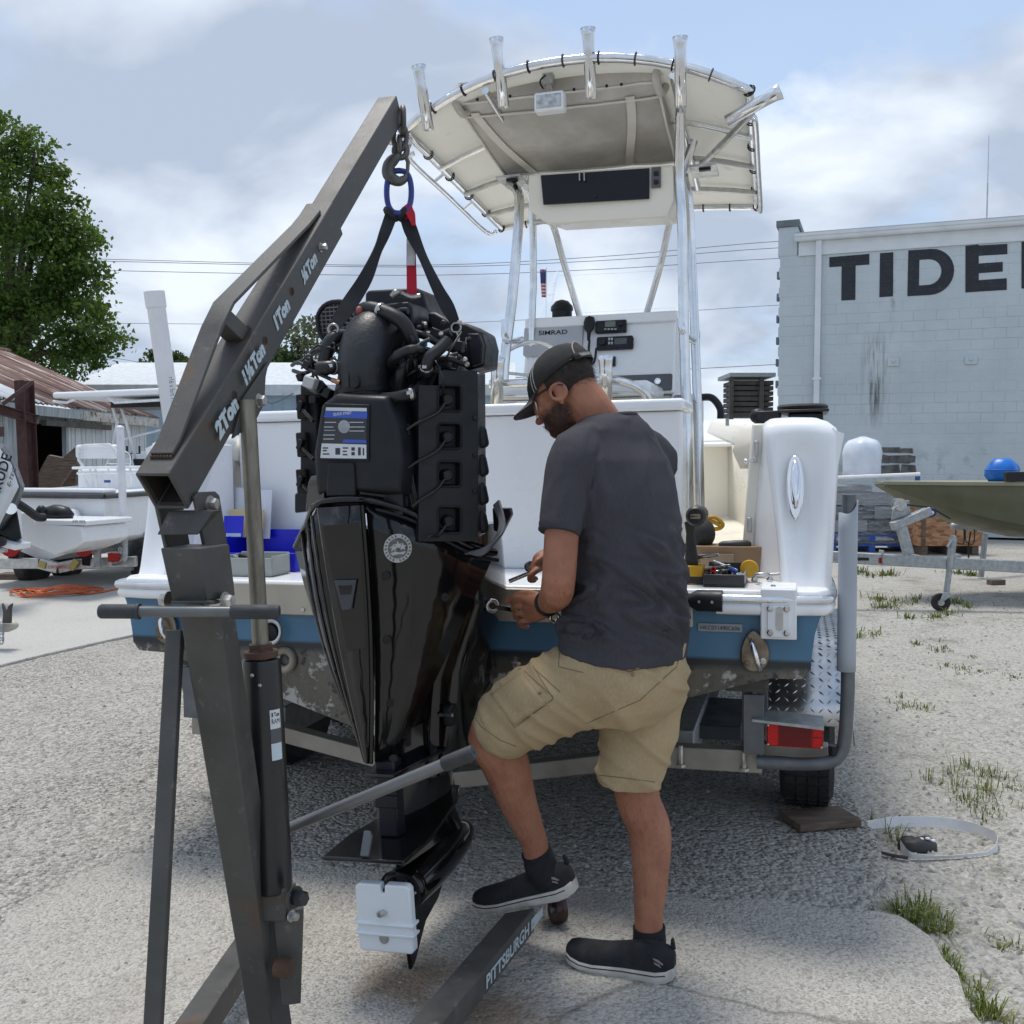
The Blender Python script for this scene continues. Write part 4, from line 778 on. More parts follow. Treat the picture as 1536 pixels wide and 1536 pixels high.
# --- hull
rr_ = b(1240, 905); ch = b(1213, 1019); kl = b(700, 1146); HB = rr_.x
mHull = NT('hull paint bands'); sx = mHull.n('ShaderNodeSeparateXYZ'); mHull.l(mHull.co, sx.inputs[0]); hz = sx.outputs[2]
wob = mHull.math('ADD', hz, mHull.math('MULTIPLY', mHull.math('SUBTRACT', mHull.noise(5, 6), .5), .03))
dirt = mHull.noise(3.2, 9, .68); sp = mHull.noise(6.5, 8, .68)
bot = mHull.mix(mHull.ramp(dirt, [(.38, 0.0), (.60, 1.0)]), (.155, .14, .11), (.055, .05, .04))
bot = mHull.mix(mHull.ramp(sp, [(.53, 0.0), (.57, .95)]), bot, (.42, .41, .375)); bot = mHull.mix(mHull.ramp(sp, [(.40, .95), (.45, 0.0)]), bot, (.012, .012, .012))
sea = b(1100, 1000).z
blue = mHull.mix(mHull.ramp(mHull.noise(2.5, 6), [(.3, 0.0), (.7, 1.0)]), (.075, .19, .305), (.055, .145, .245))
col = mHull.mix(mHull.ramp(wob, [(0.0, 0.0), (1.0, 1.0)]), bot, bot)
def step(m, x, e, soft=.006): return m.ramp(m.math('ADD', m.math('MULTIPLY', m.math('SUBTRACT', x, e), .5 / soft), .5), [(0.0, 0.0), (1.0, 1.0)])
wz1, wz2 = b(1100, 1003).z, b(1100, 988).z
mHull.set(col=mHull.mix(step(mHull, hz, wz2), mHull.mix(step(mHull, wob, wz1, .012), bot, (.02, .025, .028)), mHull.mix(mHull.ramp(sp, [(.68, 0.0), (.73, .5)]), blue, (.12, .2, .27))), rough=mHull.ramp(dirt, [(.3, .3), (.7, .6)])); mHull.bump(sp, .15, .006); mHull = mHull.m
def hsec(v_, wf, lift, drop):
    hb = HB * wf; c = V((ch.x * wf, 0, ch.z + lift)); k = kl.z + drop
    pr = [(hb, -.015 + lift * .8), (hb - .02 * wf, -.05 + lift * .8), (hb - .035 * wf, -.10 + lift * .85), (lerp(hb - .035 * wf, c.x, .5), lerp(-.10, ch.z, .5) + lift * .9), (c.x + .006, c.z + .03), (c.x - .02 * wf, c.z), (c.x * .90, c.z - .004), (c.x * .62, lerp(c.z, k, .30)), (c.x * .32, lerp(c.z, k, .64)), (0, k)]
    return [V((x, v_, z)) for x, z in pr] + [V((-x, v_, z)) for x, z in pr[-2::-1]]
bp(MB().loft([hsec(0, 1, 0, 0), hsec(.02, 1.0, 0, 0), hsec(1.5, 1.02, .01, 0), hsec(3, 1.0, .05, .0), hsec(4.4, .82, .18, .06), hsec(5.4, .48, .32, .2), hsec(6.1, .14, .46, .5), hsec(6.35, .02, .5, .62)], False, False).add(hsec(0, 1, 0, 0), [tuple(range(19))]), 'hull', mHull, smooth=28)
# --- platform and cap
plz = .036
mPlate = pm('brushed transom plate', (.50, .46, .38), (.40, .37, .31), 4, .40, .35, .05, 40)
outl = [(-HB - .01, .06), (-HB + .03, -.01), (-.60, -.018), (.62, -.018), (HB - .03, -.01), (HB + .01, .06), (HB - .03, .62), (-HB + .03, .62)]
bp(MB().prism(outl, (0, 0, .004), (1, 0, 0), (0, 1, 0), plz - .004), 'stern_platform', mWhiteGel, bevel=.010, seg=3)
def lip(z0, z1, off, name, mat, x0=-1, x1=1, rr=.01):
    pts = []
    q = [(-HB - off, .9), (-HB - off, .10), (-HB + .07 - off * .3, -.012 - off), (HB - .07 + off * .3, -.012 - off), (HB + off, .10), (HB + off, .9)]
    return q
for sgn in (-1, 1):
    ends = ((HB, .9), (HB + .008, .10), (HB - .075, -.022), (b(1076, 907).x if sgn > 0 else -b(292, 885).x, -.03))
    P = [V((sgn * x, y, 0)) for x, y in ends]
    bp(MB().tube(catmull([p + V((0, 0, -.018)) for p in P], 6), .022, 8, flat=1.0), 'cap_moulding', mWhiteGel, smooth=60)
    bp(MB().tube(catmull([p + V((sgn * .012, -.012, .012)) for p in P], 6), .0145, 10), 'rub_rail', mAlu, smooth=60)
    e = P[-1]; bp(MB().tube([e + V((-sgn * .085, -.012, .004)), e + V((-sgn * .06, -.014, .004)), e + V((sgn * .02, -.014, .004))], [.018, .034, .034], 14), 'rail_end_cap', mBlackPl, smooth=50)
    for dx in (.0, -.04): bp(MB().lathe([(.005, 0), (.004, .003)], e + V((sgn * (dx - .01), -.048, .004)), (0, -1, 0), 8), 'screw', mSteelBolt)
bp(MB().box2((b(318, 890).x, -.024, -.085), (b(1040, 900).x, -.002, .026)), 'transom_plate', mPlate, bevel=.004)
for x in (-.50, -.2, .15, .45): bp(MB().lathe([(.009, 0), (.007, .004), (.003, .005)], (x, -.0245, -.065), (0, -1, 0), 10), 'plate_screw', mSteelBolt)
# --- quarters (the curved stern towers), sides
SH = b(1190, 628, .3).z            # sheer height
def quarter(sg):
    iT, iB = b(1146, 640, .25).x, b(1180, 872, .10).x; oT, oB = b(1249, 640, .25).x, b(1236, 872, .10).x
    rings = []
    for i in range(15):
        t = i / 14; z = lerp(plz - .06, SH + .012, t)
        xi = lerp(iB, iT, t ** 1.5) - .022; xo = lerp(oB, oT + .012, t ** .8) + .012; va = .07 + .16 * t ** 1.6 + .05 * math.sin(math.pi * t); shr = 0
        if t > .9: s_ = (t - .9) / .1; k_ = 1 - math.sqrt(max(0, 1 - s_ * s_)); xi += .02 * k_; xo -= .07 * k_; va += .05 * k_
        if t < .1: s_ = 1 - t / .1; k_ = 1 - math.sqrt(max(0, 1 - s_ * s_)); va -= .05 * k_; xo += .02 * k_; xi -= .015 * k_
        w_ = xo - xi; cv = .06 * math.sin(math.pi * min(1, t * 1.05)) ** .7
        xj = min(lerp(b(1124, 812, .45).x, b(1142, 632, .45).x, t) + .014, xi - .004)
        if i == 0: pq0 = (xj, xi)
        if i == 13: pq1 = (xj, xi, z)
        pts = [(xi, .95), (xi, va + .05), (xi + .008, va + .008), (xi + .03, va), (xi + .25 * w_, va + cv * .6), (xi + .5 * w_, va + cv), (xi + .72 * w_, va + cv * .7), (xi + .88 * w_, va + cv * .1 + .015), (xo - .006, va + .03), (xo + .012, va + .08), (xo + .012, .95)]
        rings.append([V((sg * x, y, z)) for x, y in pts])
    o = bp(MB().loft(rings), 'stern_quarter', mWhiteGel, smooth=180, sub=1)
    bp(MB().hexa([V((sg * x, y, plz)) for x, y in ((pq0[0], .38), (pq0[1] + .02, .22), (pq0[1] + .02, .26), (pq0[0], .42))] + [V((sg * x, y, pq1[2] - .01)) for x, y in ((pq1[0], .42), (pq1[1] + .03, .34), (pq1[1] + .03, .38), (pq1[0], .46))]), 'quarter_side', mWhiteGel, bevel=.004)
    # cleat let into the aft face
    cz = b(1193, 733, .2); c = V((sg * cz.x, .07 + .16 * ((cz.z - plz) / (SH - plz)) ** 1.6 + .05 + .012, cz.z)); ty = V((0, .34, 1)).normalized(); tx_ = V((1, 0, 0)); nz = tx_.cross(ty)
    oc_ = [(.028 * math.sin(a) * (1 if True else 1), .112 * -math.cos(a) - .0 + .012 * abs(math.sin(a))) for a in [2 * math.pi * i / 24 for i in range(24)]]
    base = MB().prism(oc_, c + ty * 0 + nz * -.01, tx_, ty, .024); cb = bp(base, 'cleat_base', mChrome, bevel=.004, smooth=60)
    bp(MB().loft([[c + nz * (.018 + h_) + tx_ * x * s_ + ty * (y * s_ + .012) for x, y in [(.016 * math.sin(a), .085 * -math.cos(a)) for a in [2 * math.pi * i / 16 for i in range(16)]]] for h_, s_ in ((0, 1), (.008, .92), (.012, .6))]), 'cleat_horn', mChrome, smooth=60)
    # hull side above the rail with its outer flange
    def side(v_, wf, lift, fl):
        xo = HB * wf; z0 = .02 + lift; z1 = SH - .055 + lift * 1.25
        return [V((sg * (xo - .02), v_, z0)), V((sg * (xo + .005), v_, lerp(z0, z1, .4))), V((sg * (xo + fl), v_, z1)), V((sg * (xo + fl - .03), v_, z1 + .012)), V((sg * (xo - .035 + fl), v_, z1 + .02)), V((sg * (xo - .06), v_, z1 - .05)), V((sg * (xo - .09), v_, z0))]
    bp(MB().loft([side(.26, 1, 0, .062), side(1.5, 1.02, .01, .062), side(3, 1.0, .04, .06), side(4.4, .82, .10, .10), side(5.4, .48, .16, .14), side(6.1, .16, .22, .14), side(6.45, .04, .26, .10)]), 'hull_side', mWhiteGel, smooth=35)
    # gunwale deck and inner liner
    def gun(v_, wf, lift):
        xo = HB * wf; z = SH + lift * 1.25
        if v_ < .5: return [V((sg * (xo - o_), v_, z - d_)) for o_, d_ in ((.02, .04), (.045, .008), (.08, .01), (.16, .01), (.18, .02), (.2, .06), (.19, .10), (.10, .10))]
        return [V((sg * (xo - .02), v_, z - .04)), V((sg * (xo - .045), v_, z - .008)), V((sg * (xo - .08), v_, z)), V((sg * (xo - .26), v_, z)), V((sg * (xo - .30), v_, z - .02)), V((sg * (xo - .33), v_, z - .10)), V((sg * (xo - .30), v_, z - .17)), V((sg * (xo - .10), v_, z - .17))]
    bp(MB().loft([gun(.47, 1, 0), gun(.75, 1, 0), gun(1.5, 1.02, .01), gun(3, 1.0, .04), gun(4.4, .86, .10), gun(5.2, .62, .16)]), 'gunwale', mCream, smooth=50)
    bp(MB().loft([[V((sg * (HB * wf - .16 - .06 * (wf < .9)), v_, z)) for z in (-.19, .1, SH - .12 + (.1 if v_ > 4 else 0))] for v_, wf in ((.6, 1), (1.5, 1.01), (3, .99), (4.2, .84), (4.7, .70))], False, False), 'cockpit_liner', mCream, smooth=40, solid=.02)
    # black deck pad on the gunwale
    p0, p1 = (b(1183, 622, .75), b(1233, 622, .75)) ; xa, xb = p0.x, p1.x
    pd = bp(MB().box2((sg * xa, .55, SH - .004), (sg * xb, .85, SH + .030)), 'pad_base', mBlackPl, bevel=.006)
    bp(MB().box2((sg * (xa - .035), .52, SH + .032), (sg * (xb + .02), .88, SH + .042)), 'pad_plate', mBlackPl, bevel=.004)
    bp(MB().lathe([(.078, 0), (.09, .005), (.092, .014), (.084, .022), (.02, .023)], (sg * (xa + xb) / 2 - .01, .68, SH + .044), n=24), 'pad_disc', mRubber, smooth=50)
    bp(MB().box((sg * (xa - .07), .60, SH + .02), (.09, .05, .045)).ell((sg * (xa - .11), .60, SH + .025), .028), 'pad_latch', mBlackPl, bevel=.006)
quarter(1); quarter(-1)
bp(MB().add([V((-HB + .12, .55, -.15)), V((HB - .12, .55, -.15)), V((HB - .14, 3.2, -.15)), V((HB * .80, 4.3, -.05)), V((HB * .68, 4.75, .0)), V((-HB * .68, 4.75, .0)), V((-HB * .80, 4.3, -.05)), V((-HB + .14, 3.2, -.15))], [(0, 1, 2, 3, 4, 5, 6, 7)]), 'cockpit_floor', mCream, smooth=0, solid=.03)
bp(MB().box2((-HB * .72, 4.72, -.15), (HB * .72, 4.76, SH + .02)), 'bow_bulkhead', mCream)
bp(MB().add([V((-.75, 4.6, SH - .02)), V((.75, 4.6, SH - .02)), V((.4, 5.6, SH + .16)), V((0, 6.4, SH + .30)), V((-.4, 5.6, SH + .16))], [(0, 1, 2, 3, 4)]), 'fore_deck', mWhiteGel, smooth=0, solid=.02)
# --- bulkhead with cap, door opening to starboard
bw0, bw1 = -1.06, b(1024, 700, .5).x; bt = b(780, 615, .5).z
bp(MB().box2((bw0, .50, plz), (bw1, .62, bt - .02)), 'bulkhead', mWhiteGel, bevel=.012, seg=3)
bp(MB().box2((bw0 - .01, .47, bt - .018), (bw1 + .01, .80, bt + .025)), 'bulkhead_cap', mWhiteGel, bevel=.014, seg=3)
for x in (-.6, .3): bp(MB().lathe([(.006, 0), (.005, .003)], (x, .499, bt - .25), (0, -1, 0), 8), 'snap', mSteelBolt)
dj0, dj1 = b(1124, 812, .45), b(1142, 632, .45)
bp(MB().hexa([(dj0.x - .03, .40, plz), (dj0.x + .012, .40, plz), (dj0.x + .012, .46, plz), (dj0.x - .03, .46, plz), (dj1.x - .03, .40, SH - .01), (dj1.x + .012, .40, SH - .01), (dj1.x + .012, .46, SH - .01), (dj1.x - .03, .46, SH - .01)]), 'door_jamb', mCream, bevel=.008)
for py in (672, 690, 787):
    c = b(1138 - (py - 632) * .088, py, .39); bp(MB().box((c.x, .393, c.z), (.014, .01, .05 if py != 690 else .02)), 'hinge', mAluDull, bevel=.002)
bp(MB().tube([b(1128, 691, .38), b(1120, 692, .36)], .006, 8).ell(b(1119, 692, .36), .009), 'door_catch', mChrome)
for px in (1091, 1134): bp(MB().box(b(px, 633, 1.0) + V((0, 0, .0)), (.012, .04, .03)), 'gunwale_strap', mGalv)
# --- fittings on the transom
def eye(px, py, sg):
    c = b(px, py, -.012); oc_ = [(.040 * math.sin(a) * (1.1 - .25 * math.cos(a + .5)), .066 * math.cos(a)) for a in [2 * math.pi * i / 20 for i in range(20)]]
    mOx = pm('tarnished bronze', (.30, .26, .20), (.13, .10, .07), 14, .38, .85, .25, 40)
    e = bp(MB().prism(oc_, c, (1, 0, 0), (0, 0, 1), .014), 'tow_eye_plate', mOx, bevel=.005)
    bp(MB().tube(catmull([c + V((-.005, -.01, .035)), c + V((0, -.035, .02)), c + V((.012, -.042, -.02)), c + V((.02, -.01, -.055))], 5), .009, 8), 'tow_eye_ring', mChrome, smooth=60)
    for dx, dz in ((-.008, .045), (-.02, -.04), (.03, -.028)): bp(MB().lathe([(.011, 0), (.010, .004), (.005, .005), (.004, .002)], c + V((dx, -.0145, dz)), (0, -1, 0), 10), 'tow_eye_bolt', mOx if dx < 0 else mSteelBolt)
eye(1130, 976, 1); eye(250, 938, -1)
def trl(px, py, r0, r1, name, mt, v_=-.03): c = b(px, py, v_); return bp(MB().torus(c, (0, -1, .15), r0, r1, 22, 8), name, mt, smooth=60)
mCorr = pm('corroded ring', (.36, .32, .26), (.20, .17, .13), 16, .7, .4, .4, 50)
trl(406, 948, .040, .008, 'drain_ring', mAluDull); bp(MB().lathe([(.034, 0), (.03, .01)], b(406, 948, -.004), (0, -1, 0), 14), 'drain_plug', mBlackPl)
trl(427, 990, .034, .014, 'thru_hull_fitting', mCorr, -.01)
pq = [b(x, y, -.05) for x, y in ((1141, 958), (1193, 958), (1195, 884), (1143, 884))]
brk = MB(); br0 = [(p.x, p.z) for p in pq]; xa, xb, za, zb_ = br0[0][0], br0[2][0], br0[0][1], br0[2][1]
brk.box2((xa, -.056, za), (xb, -.048, zb_)).box2((xa, -.052, zb_ - .006), (xb, .10, zb_ + .003)); bp(brk, 'bracket_plate', mWhitePl, bevel=.004)
bp(MB().prism(rrect((xb - xa) * .62, (zb_ - za) * .62, .012), ((xa + xb) / 2, -.0562, lerp(za, zb_, .36)), (1, 0, 0), (0, 0, 1), .006), 'bracket_pad', mWhitePl, bevel=.002)
for fx in (.27, .73):
    for fz in (.14, .62):
        bp(MB().lathe([(.010, 0), (.010, .004), (.006, .007), (.003, .007)], (lerp(xa, xb, fx), -.0622, lerp(za, zb_, fz)), (0, -1, 0), 12), 'bracket_bolt', mSteelBolt)
bp(MB().prism(rrect(.022, .075, .010), ((xa + xb) / 2 + .003, -.0622, lerp(za, zb_, .42)), (1, 0, 0), (0, 0, 1), .002), 'bracket_slot', mAluDull)
bp(MB().box2((xa, -.05, -.10), (xb, -.02, zb_ - .008)), 'bracket_block', mWhitePl)
h0, h1 = b(1046, 950, -.03), b(1113, 938, -.03); hv = -.0095 - .0
tp = [(rr_.x - .035, -.10)]
def face_v(z): return 0.0
bp(MB().box2((h0.x, -.006, h0.z + .003), (h1.x, -.001, h1.z - .001)), 'number_plate', pm('pale number tape', (.30, .34, .35), None, 9, .5), bevel=.001)
text('lettering', 'HKC071490C606', mBlackPl, boat, (h0.x + .008, -.0062, h0.z + .009), (1, 0, 0), (0, 0, 1), h1.x - h0.x - .016, .013, .001, .0, world=False)
# --- console
cv_ = 2.42
cTL, cTR, cBR, cBL = b(790, 476, cv_ + .12), b(1014, 468, cv_ + .12), b(1012, 590, cv_), b(780, 560, cv_)
xl, xr = cBL.x, cTR.x; zt, zb2 = cTR.z, cBR.z
con = bp(MB().hexa([(xl, cv_, zb2), (xr, cv_, zb2), (xr, cv_ + .75, zb2), (xl, cv_ + .75, zb2), (xl + .02, cv_ + .12, zt), (xr, cv_ + .12, zt), (xr - .03, cv_ + .6, zt + .02), (xl + .05, cv_ + .6, zt + .02)]), 'console', mWhiteGel, bevel=.02, seg=3)
def cpt(px, py, off=0.0):     # point on the sloping dash face
    n_ = V((0, -(zt - zb2), .12)).normalized(); wn = bM.to_3x3() @ n_; p = bI @ onplane(px, py, bM @ V((xl, cv_, zb2)), wn); return p + n_ * off
cx_, cy_ = V((1, 0, 0)), V((0, .12, zt - zb2)).normalized()
def cbox(name, x0, y0, x1, y1, th, mt, off=0.0, bev=.004, par=None):
    a, c = cpt(x0, y1, off), cpt(x1, y0, off); ww = c.x - a.x; hh = (c - a).dot(cy_)
    return bp(MB().prism(rrect(ww, hh, min(ww, hh) * .12, 3), a + cx_ * ww / 2 + cy_ * hh / 2, cx_, cy_, th), name, mt, par or con, bevel=bev)
bp(MB().box2((xl + .01, cv_ + .085, zt - .055), (xr + .012, cv_ + .12, zt + .005)), 'dash_brow', mWhiteGel, con, bevel=.01)
bp(MB().box2((xl + .04, cv_ + .05, -.18), (xr - .02, cv_ + .8, zb2 - .004)), 'console_base', mWhiteGel, con, bevel=.02)
cbox('display_cover', 785, 486, 876, 537, .018, pm('grey display cover', (.48, .49, .52), (.42, .43, .46), 4, .45))
a = cpt(809, 505, .0195); text('lettering', 'SIMRAD', mBlackPl, con, a, cx_, cy_, (cpt(852, 505).x - a.x), .028, .001, .012, world=False)
mScr = pm('grey lcd', (.16, .18, .15), None, 5, .25)
for (x0, y0, x1, y1, nm) in ((894, 482, 941, 502, 'vhf_radio'), (896, 506, 951, 527, 'stereo')):
    rd = cbox(nm, x0, y0, x1, y1, .035, mBlackPl, 0, .006)
    f = (y1 - y0)
    if nm == 'vhf_radio':
        cbox('screen', x0 + 15, y0 + 3, x0 + 31, y0 + 12, .001, mScr, .0352, 0); a = cpt(x0 + 38, y0 + 7, .035); bp(MB().lathe([(.018, 0), (.016, .014), (.004, .015)], a, (0, -1, .2), 14), 'knob', mBlackPl, con)
        for i in range(4): cbox('key', x0 + 14 + i * 5, y0 + 14, x0 + 17.5 + i * 5, y0 + 16.5, .003, mGalv, .035, 0)
    else:
        cbox('screen', x0 + 27, y0 + 4, x0 + 46, y0 + 14, .001, pm('dark lcd', (.07, .08, .08), None, 5, .2), .0352, 0); a = cpt(x0 + 9, y0 + 10, .035); bp(MB().lathe([(.024, 0), (.022, .014), (.004, .015)], a, (0, -1, .2), 16), 'knob', mBlackSatin, con)
        for i in range(4): cbox('key', x0 + 18 + (i % 2) * 4, y0 + 4 + (i // 2) * 6, x0 + 21 + (i % 2) * 4, y0 + 8 + (i // 2) * 6, .003, mGalv, .035, 0)
mc = cpt(886, 489, .02); bp(MB().loft([[mc + cx_ * (w_ * math.cos(a)) + cy_ * (z_ + 0) + V((0, -.02 + .018 * math.sin(a), 0)) for a in [i * .5236 for i in range(12)]] for w_, z_ in ((.004, .05), (.026, .042), (.034, .01), (.028, -.03), (.012, -.05), (.008, -.10))]), 'microphone', mBlackPl, con, smooth=60)
bp(MB().tube(catmull([mc + V((0, -.02, -.09)), cpt(884, 530, .02), cpt(886, 548, .03), cpt(893, 545, .03), cpt(896, 525, .03)], 5), .007, 6), 'microphone_cord', mBlackPl, con)
bp(MB().lathe([(.055, 0), (.06, .01), (.06, .055), (.068, .06), (.066, .085), (.04, .115), (.01, .125)], (b(843, 470, cv_ + .3).x, cv_ + .3, zt + .012), n=22), 'compass', mBlackPl, con, smooth=50)
cbox('glove_box', 917, 561, 1009, 589, .012, pm('dark grey panel', (.10, .105, .115), None, 4, .4)); a = cpt(987, 573, .012); bp(MB().lathe([(.020, 0), (.018, .006), (.012, .007), (.011, .004)], a, (0, -1, .2), 18), 'lock', mChrome, con)
cbox('switch', 916, 536, 924, 550, .02, mBlackPl)
mClear = NT('clear acrylic'); mClear.set(col=(.93, .95, .96), rough=.03, trans=1.0, ior=1.02, alpha=.35); mClear = mClear.m
bp(MB().hexa([(xl + .03, cv_ + .3, zt + .015), (xl + .11, cv_ + .24, zt + .015), (xl + .12, cv_ + .26, zt + .015), (xl + .03, cv_ + .32, zt + .015), (xl + .10, cv_ + .45, zt + .30), (xl + .12, cv_ + .45, zt + .34), (xl + .13, cv_ + .47, zt + .34), (xl + .10, cv_ + .47, zt + .30)]), 'windscreen', mClear, con)
bp(MB().add([V((xl + .12, cv_ + .47, zt + .02)), V((xr - .04, cv_ + .47, zt + .02)), V((xr - .05, cv_ + .49, zt + .32)), V((xl + .12, cv_ + .49, zt + .34))], [(0, 1, 2, 3)]), 'windscreen', mClear, con, smooth=0, solid=.006)
wc = b(778, 552, cv_ - .22); bp(MB().torus(wc + V((.05, 0, 0)), (0, -.8, .6), .19, .013, 36, 8).tube([wc + V((-.12, -.05, -.02)), wc + V((.05, .05, -.04)), wc + V((.2, -.04, 0))], .010, 6).tube([wc + V((.05, .05, -.04)), wc + V((.05, .25, -.16))], .02), 'steering_wheel', mAlu, con, smooth=60)
# starboard side of the console: white side box with hinges
s0, s1 = b(1013, 590, cv_ + .0), b(1050, 800, cv_)
bp(MB().box2((xr - .01, cv_ - .02, -.18), (xr + .10, cv_ + .7, zb2 + .0)), 'side_locker', mWhiteGel, con, bevel=.012)
for py in (628, 640): c = b(1016, py, cv_ - .03); bp(MB().box(c, (.014, .012, .05)), 'hinge', mAluDull, con)
bp(MB().tube(catmull([b(1052, 596, 2.9), b(1068, 597, 2.9), b(1080, 612, 2.9), b(1081, 628, 2.9)], 5), .022, 8), 'black_hose', mBlackPl)
# --- leaning post seat
sv = 1.75
a0, a1 = b(742, 592, sv), b(975, 612, sv)
lp = bp(MB().box2((a0.x, sv + .05, a1.z - .35), (a1.x - .03, sv + .5, a0.z - .03)), 'leaning_post', mCream, bevel=.02, seg=3)
bp(MB().box2((a0.x - .03, sv + .02, a0.z - .028), (a1.x, sv + .55, a0.z + .05)), 'seat_cushion', mWhiteGel, lp, bevel=.03, seg=4)
for py in (590, 601): bp(MB().tube([b(742, py + 4, sv - .04), b(962, py, sv - .04)], .011, 8), 'seat_rail', mAlu, lp, smooth=60)
bp(MB().tube(catmull([b(735, 576, sv - .1), b(780, 575, sv - .1), b(905, 571, sv - .1), b(935, 573, sv - .1), b(958, 583, sv - .08), b(972, 600, sv - .05), b(976, 640, sv), b(975, 700, sv)], 6), .022, 10), 'grab_rail', mAlu, lp, smooth=60)
for x_, y0, y1 in ((745, 537, 622), (909, 534, 606)):
    p0, p1 = b(x_, y1, sv - .16), b(x_ + (1 if x_ < 800 else -1), y0, sv - .16)
    bp(MB().tube([p0, p0.lerp(p1, .72), p0.lerp(p1, .9), p1], [.030, .030, .033, .038], 14, cap=False), 'rod_holder', mAlu, lp, smooth=60, solid=.003)
# --- T-top
TV0, TV1 = 1.585, 3.34
e0, e1 = b(606, 190, TV0), b(1124, 141, TV0); pk = b(868, 101, TV0); f0, f1 = b(752, 333, TV1), b(1136, 320, TV1)
def canopy(s, t, dz=0.0):    # s across 0..1, t aft..fore
    x = lerp(lerp(e0.x, e1.x, s), lerp(f0.x, f1.x, s), t); v_ = lerp(TV0, TV1, t); ze = lerp((e0.z + e1.z) / 2, (f0.z + f1.z) / 2, t); cam_ = (pk.z - (e0.z + e1.z) / 2) * (1 - .75 * t)
    q = (2 * s - 1); bow = -.10 * (1 - q * q) * (1 - t) + .05 * (1 - q * q) * t
    return V((x, v_ + bow, ze + cam_ * (1 - abs(q) ** 2.2) + dz))
mCanvas = pm('cream canopy canvas', (.84, .83, .79), (.79, .78, .735), 3, .75, bump=.12, bsc=40, spots=((.66, .62, .54), 4, .60))
_t = mCanvas.node_tree; _tl = _t.nodes.new('ShaderNodeBsdfTranslucent'); _tl.inputs[0].default_value = (.80, .79, .74, 1); _mx = _t.nodes.new('ShaderNodeMixShader'); _mx.inputs[0].default_value = .40
_t.links.new(_t.nodes['Principled BSDF'].outputs[0], _mx.inputs[1]); _t.links.new(_tl.outputs[0], _mx.inputs[2]); _t.links.new(_mx.outputs[0], _t.nodes['Material Output'].inputs[0])
top = bp(MB().grid(lambda u, v_: canopy(u, v_, .012), 18, 12), 't_top', mCanvas, smooth=180, solid=.006)
NE = 20
per = [canopy(i / NE, 0) for i in range(NE + 1)] + [canopy(1, i / 10) for i in range(1, 11)] + [canopy(1 - i / NE, 1) for i in range(1, NE + 1)] + [canopy(0, 1 - i / 10) for i in range(1, 10)]
bp(MB().tube(per, .022, 10, closed=True), 'rim_tube', mAlu, top, smooth=60)
loops = []
for k_ in range(len(per)):
    if k_ % 2 == 0:
        t_ = (per[(k_ + 1) % len(per)] - per[k_ - 1]).normalized()
        bp(MB().torus(per[k_] + V((0, 0, .0)), t_, .027, .0045, 12, 5), 'lacing_loop', mOldW if (k_ % 4) else mBlackPl, top, smooth=60)
for t_ in (.30, .55, .80):
    bp(MB().tube([canopy(i / 12, t_, -.022) for i in range(13)], .016, 8), 'cross_tube', mAluDull if t_ > .3 else mAlu, top, smooth=60)
for s_ in (.27, .80): bp(MB().tube([canopy(s_, i / 12, -.05) for i in range(10)], .018, 8), 'long_tube', mAlu, top, smooth=60)
bp(MB().tube([canopy(1, .12, -.03), canopy(.80, .62, -.05)], .017, 8), 'brace_tube', mAluDull, top, smooth=60)
# grab rails along both sides
for s_ in (0, 1):
    o_ = V((-.075 if s_ == 0 else .022, 0, -.05))
    pts = [canopy(s_, .12, -.02) + o_ * .4, canopy(s_, .16) + o_, canopy(s_, .5) + o_, canopy(s_, .93) + o_, canopy(s_, .97, -.02) + o_ * .3]
    bp(MB().tube(catmull(pts, 4), .014, 8), 'side_rail', mAlu, top, smooth=60)
    for t_ in (.36, .66): bp(MB().cyl(canopy(s_, t_), canopy(s_, t_) + o_, .010, None, 8), 'rail_standoff', mAlu, top)
def leg(pts, r=.024, name='leg', mt=mAlu): return bp(MB().tube(catmull([p if isinstance(p, V) else b(*p) for p in pts], 5), r, 12), name, mt, top, smooth=60)
leg([canopy(.29, .5, -.03), (762, 270, 2.36), (775, 285, 2.2), (779, 315, 2.08), (769, 440, 2.0), (762, 500, 1.98), (757, 545, 1.95), (748, 700, 1.9), (744, 900, 1.9)], .027)
leg([canopy(.28, .46, -.03), (790, 275, 2.45), (798, 300, 2.45), (800, 420, 2.5), (798, 480, 2.5), (796, 700, 2.5)], .021)
leg([(757, 480, 1.97), (757, 502, 1.96), (763, 512, 1.97), (782, 509, 2.4)], .019, 'elbow_tube')
leg([(800, 334, 2.45), (822, 332, 2.5), (832, 345, 2.55), (846, 395, 2.6), (870, 476, 2.7)], .019, 'diagonal_tube')
leg([canopy(.80, .2, -.03), (1019, 260, 2.0), (1023, 340, 2.0), (1026, 500, 2.0), (1032, 700, 1.95), (1035, 900, 1.9)], .026)
leg([canopy(.82, .4, -.03), (1026, 260, 2.3), (1033, 300, 2.3), (1038, 400, 2.3), (1046, 600, 2.2), (1052, 820, 2.1)], .024)
leg([(1035, 325, 2.45), (1010, 322, 2.5), (1004, 335, 2.55), (990, 400, 2.6), (970, 470, 2.7)], .019, 'diagonal_tube')
leg([(1022, 478, 2.0), (1026, 502, 2.0), (1042, 511, 2.25), (1045, 498, 2.3)], .020, 'elbow_tube')
leg([(1014, 596, 2.35), (1030, 596, 2.1)], .016, 'stub_tube'); leg([(788, 280, 2.1), (797, 283, 2.45)], .016, 'stub_tube')
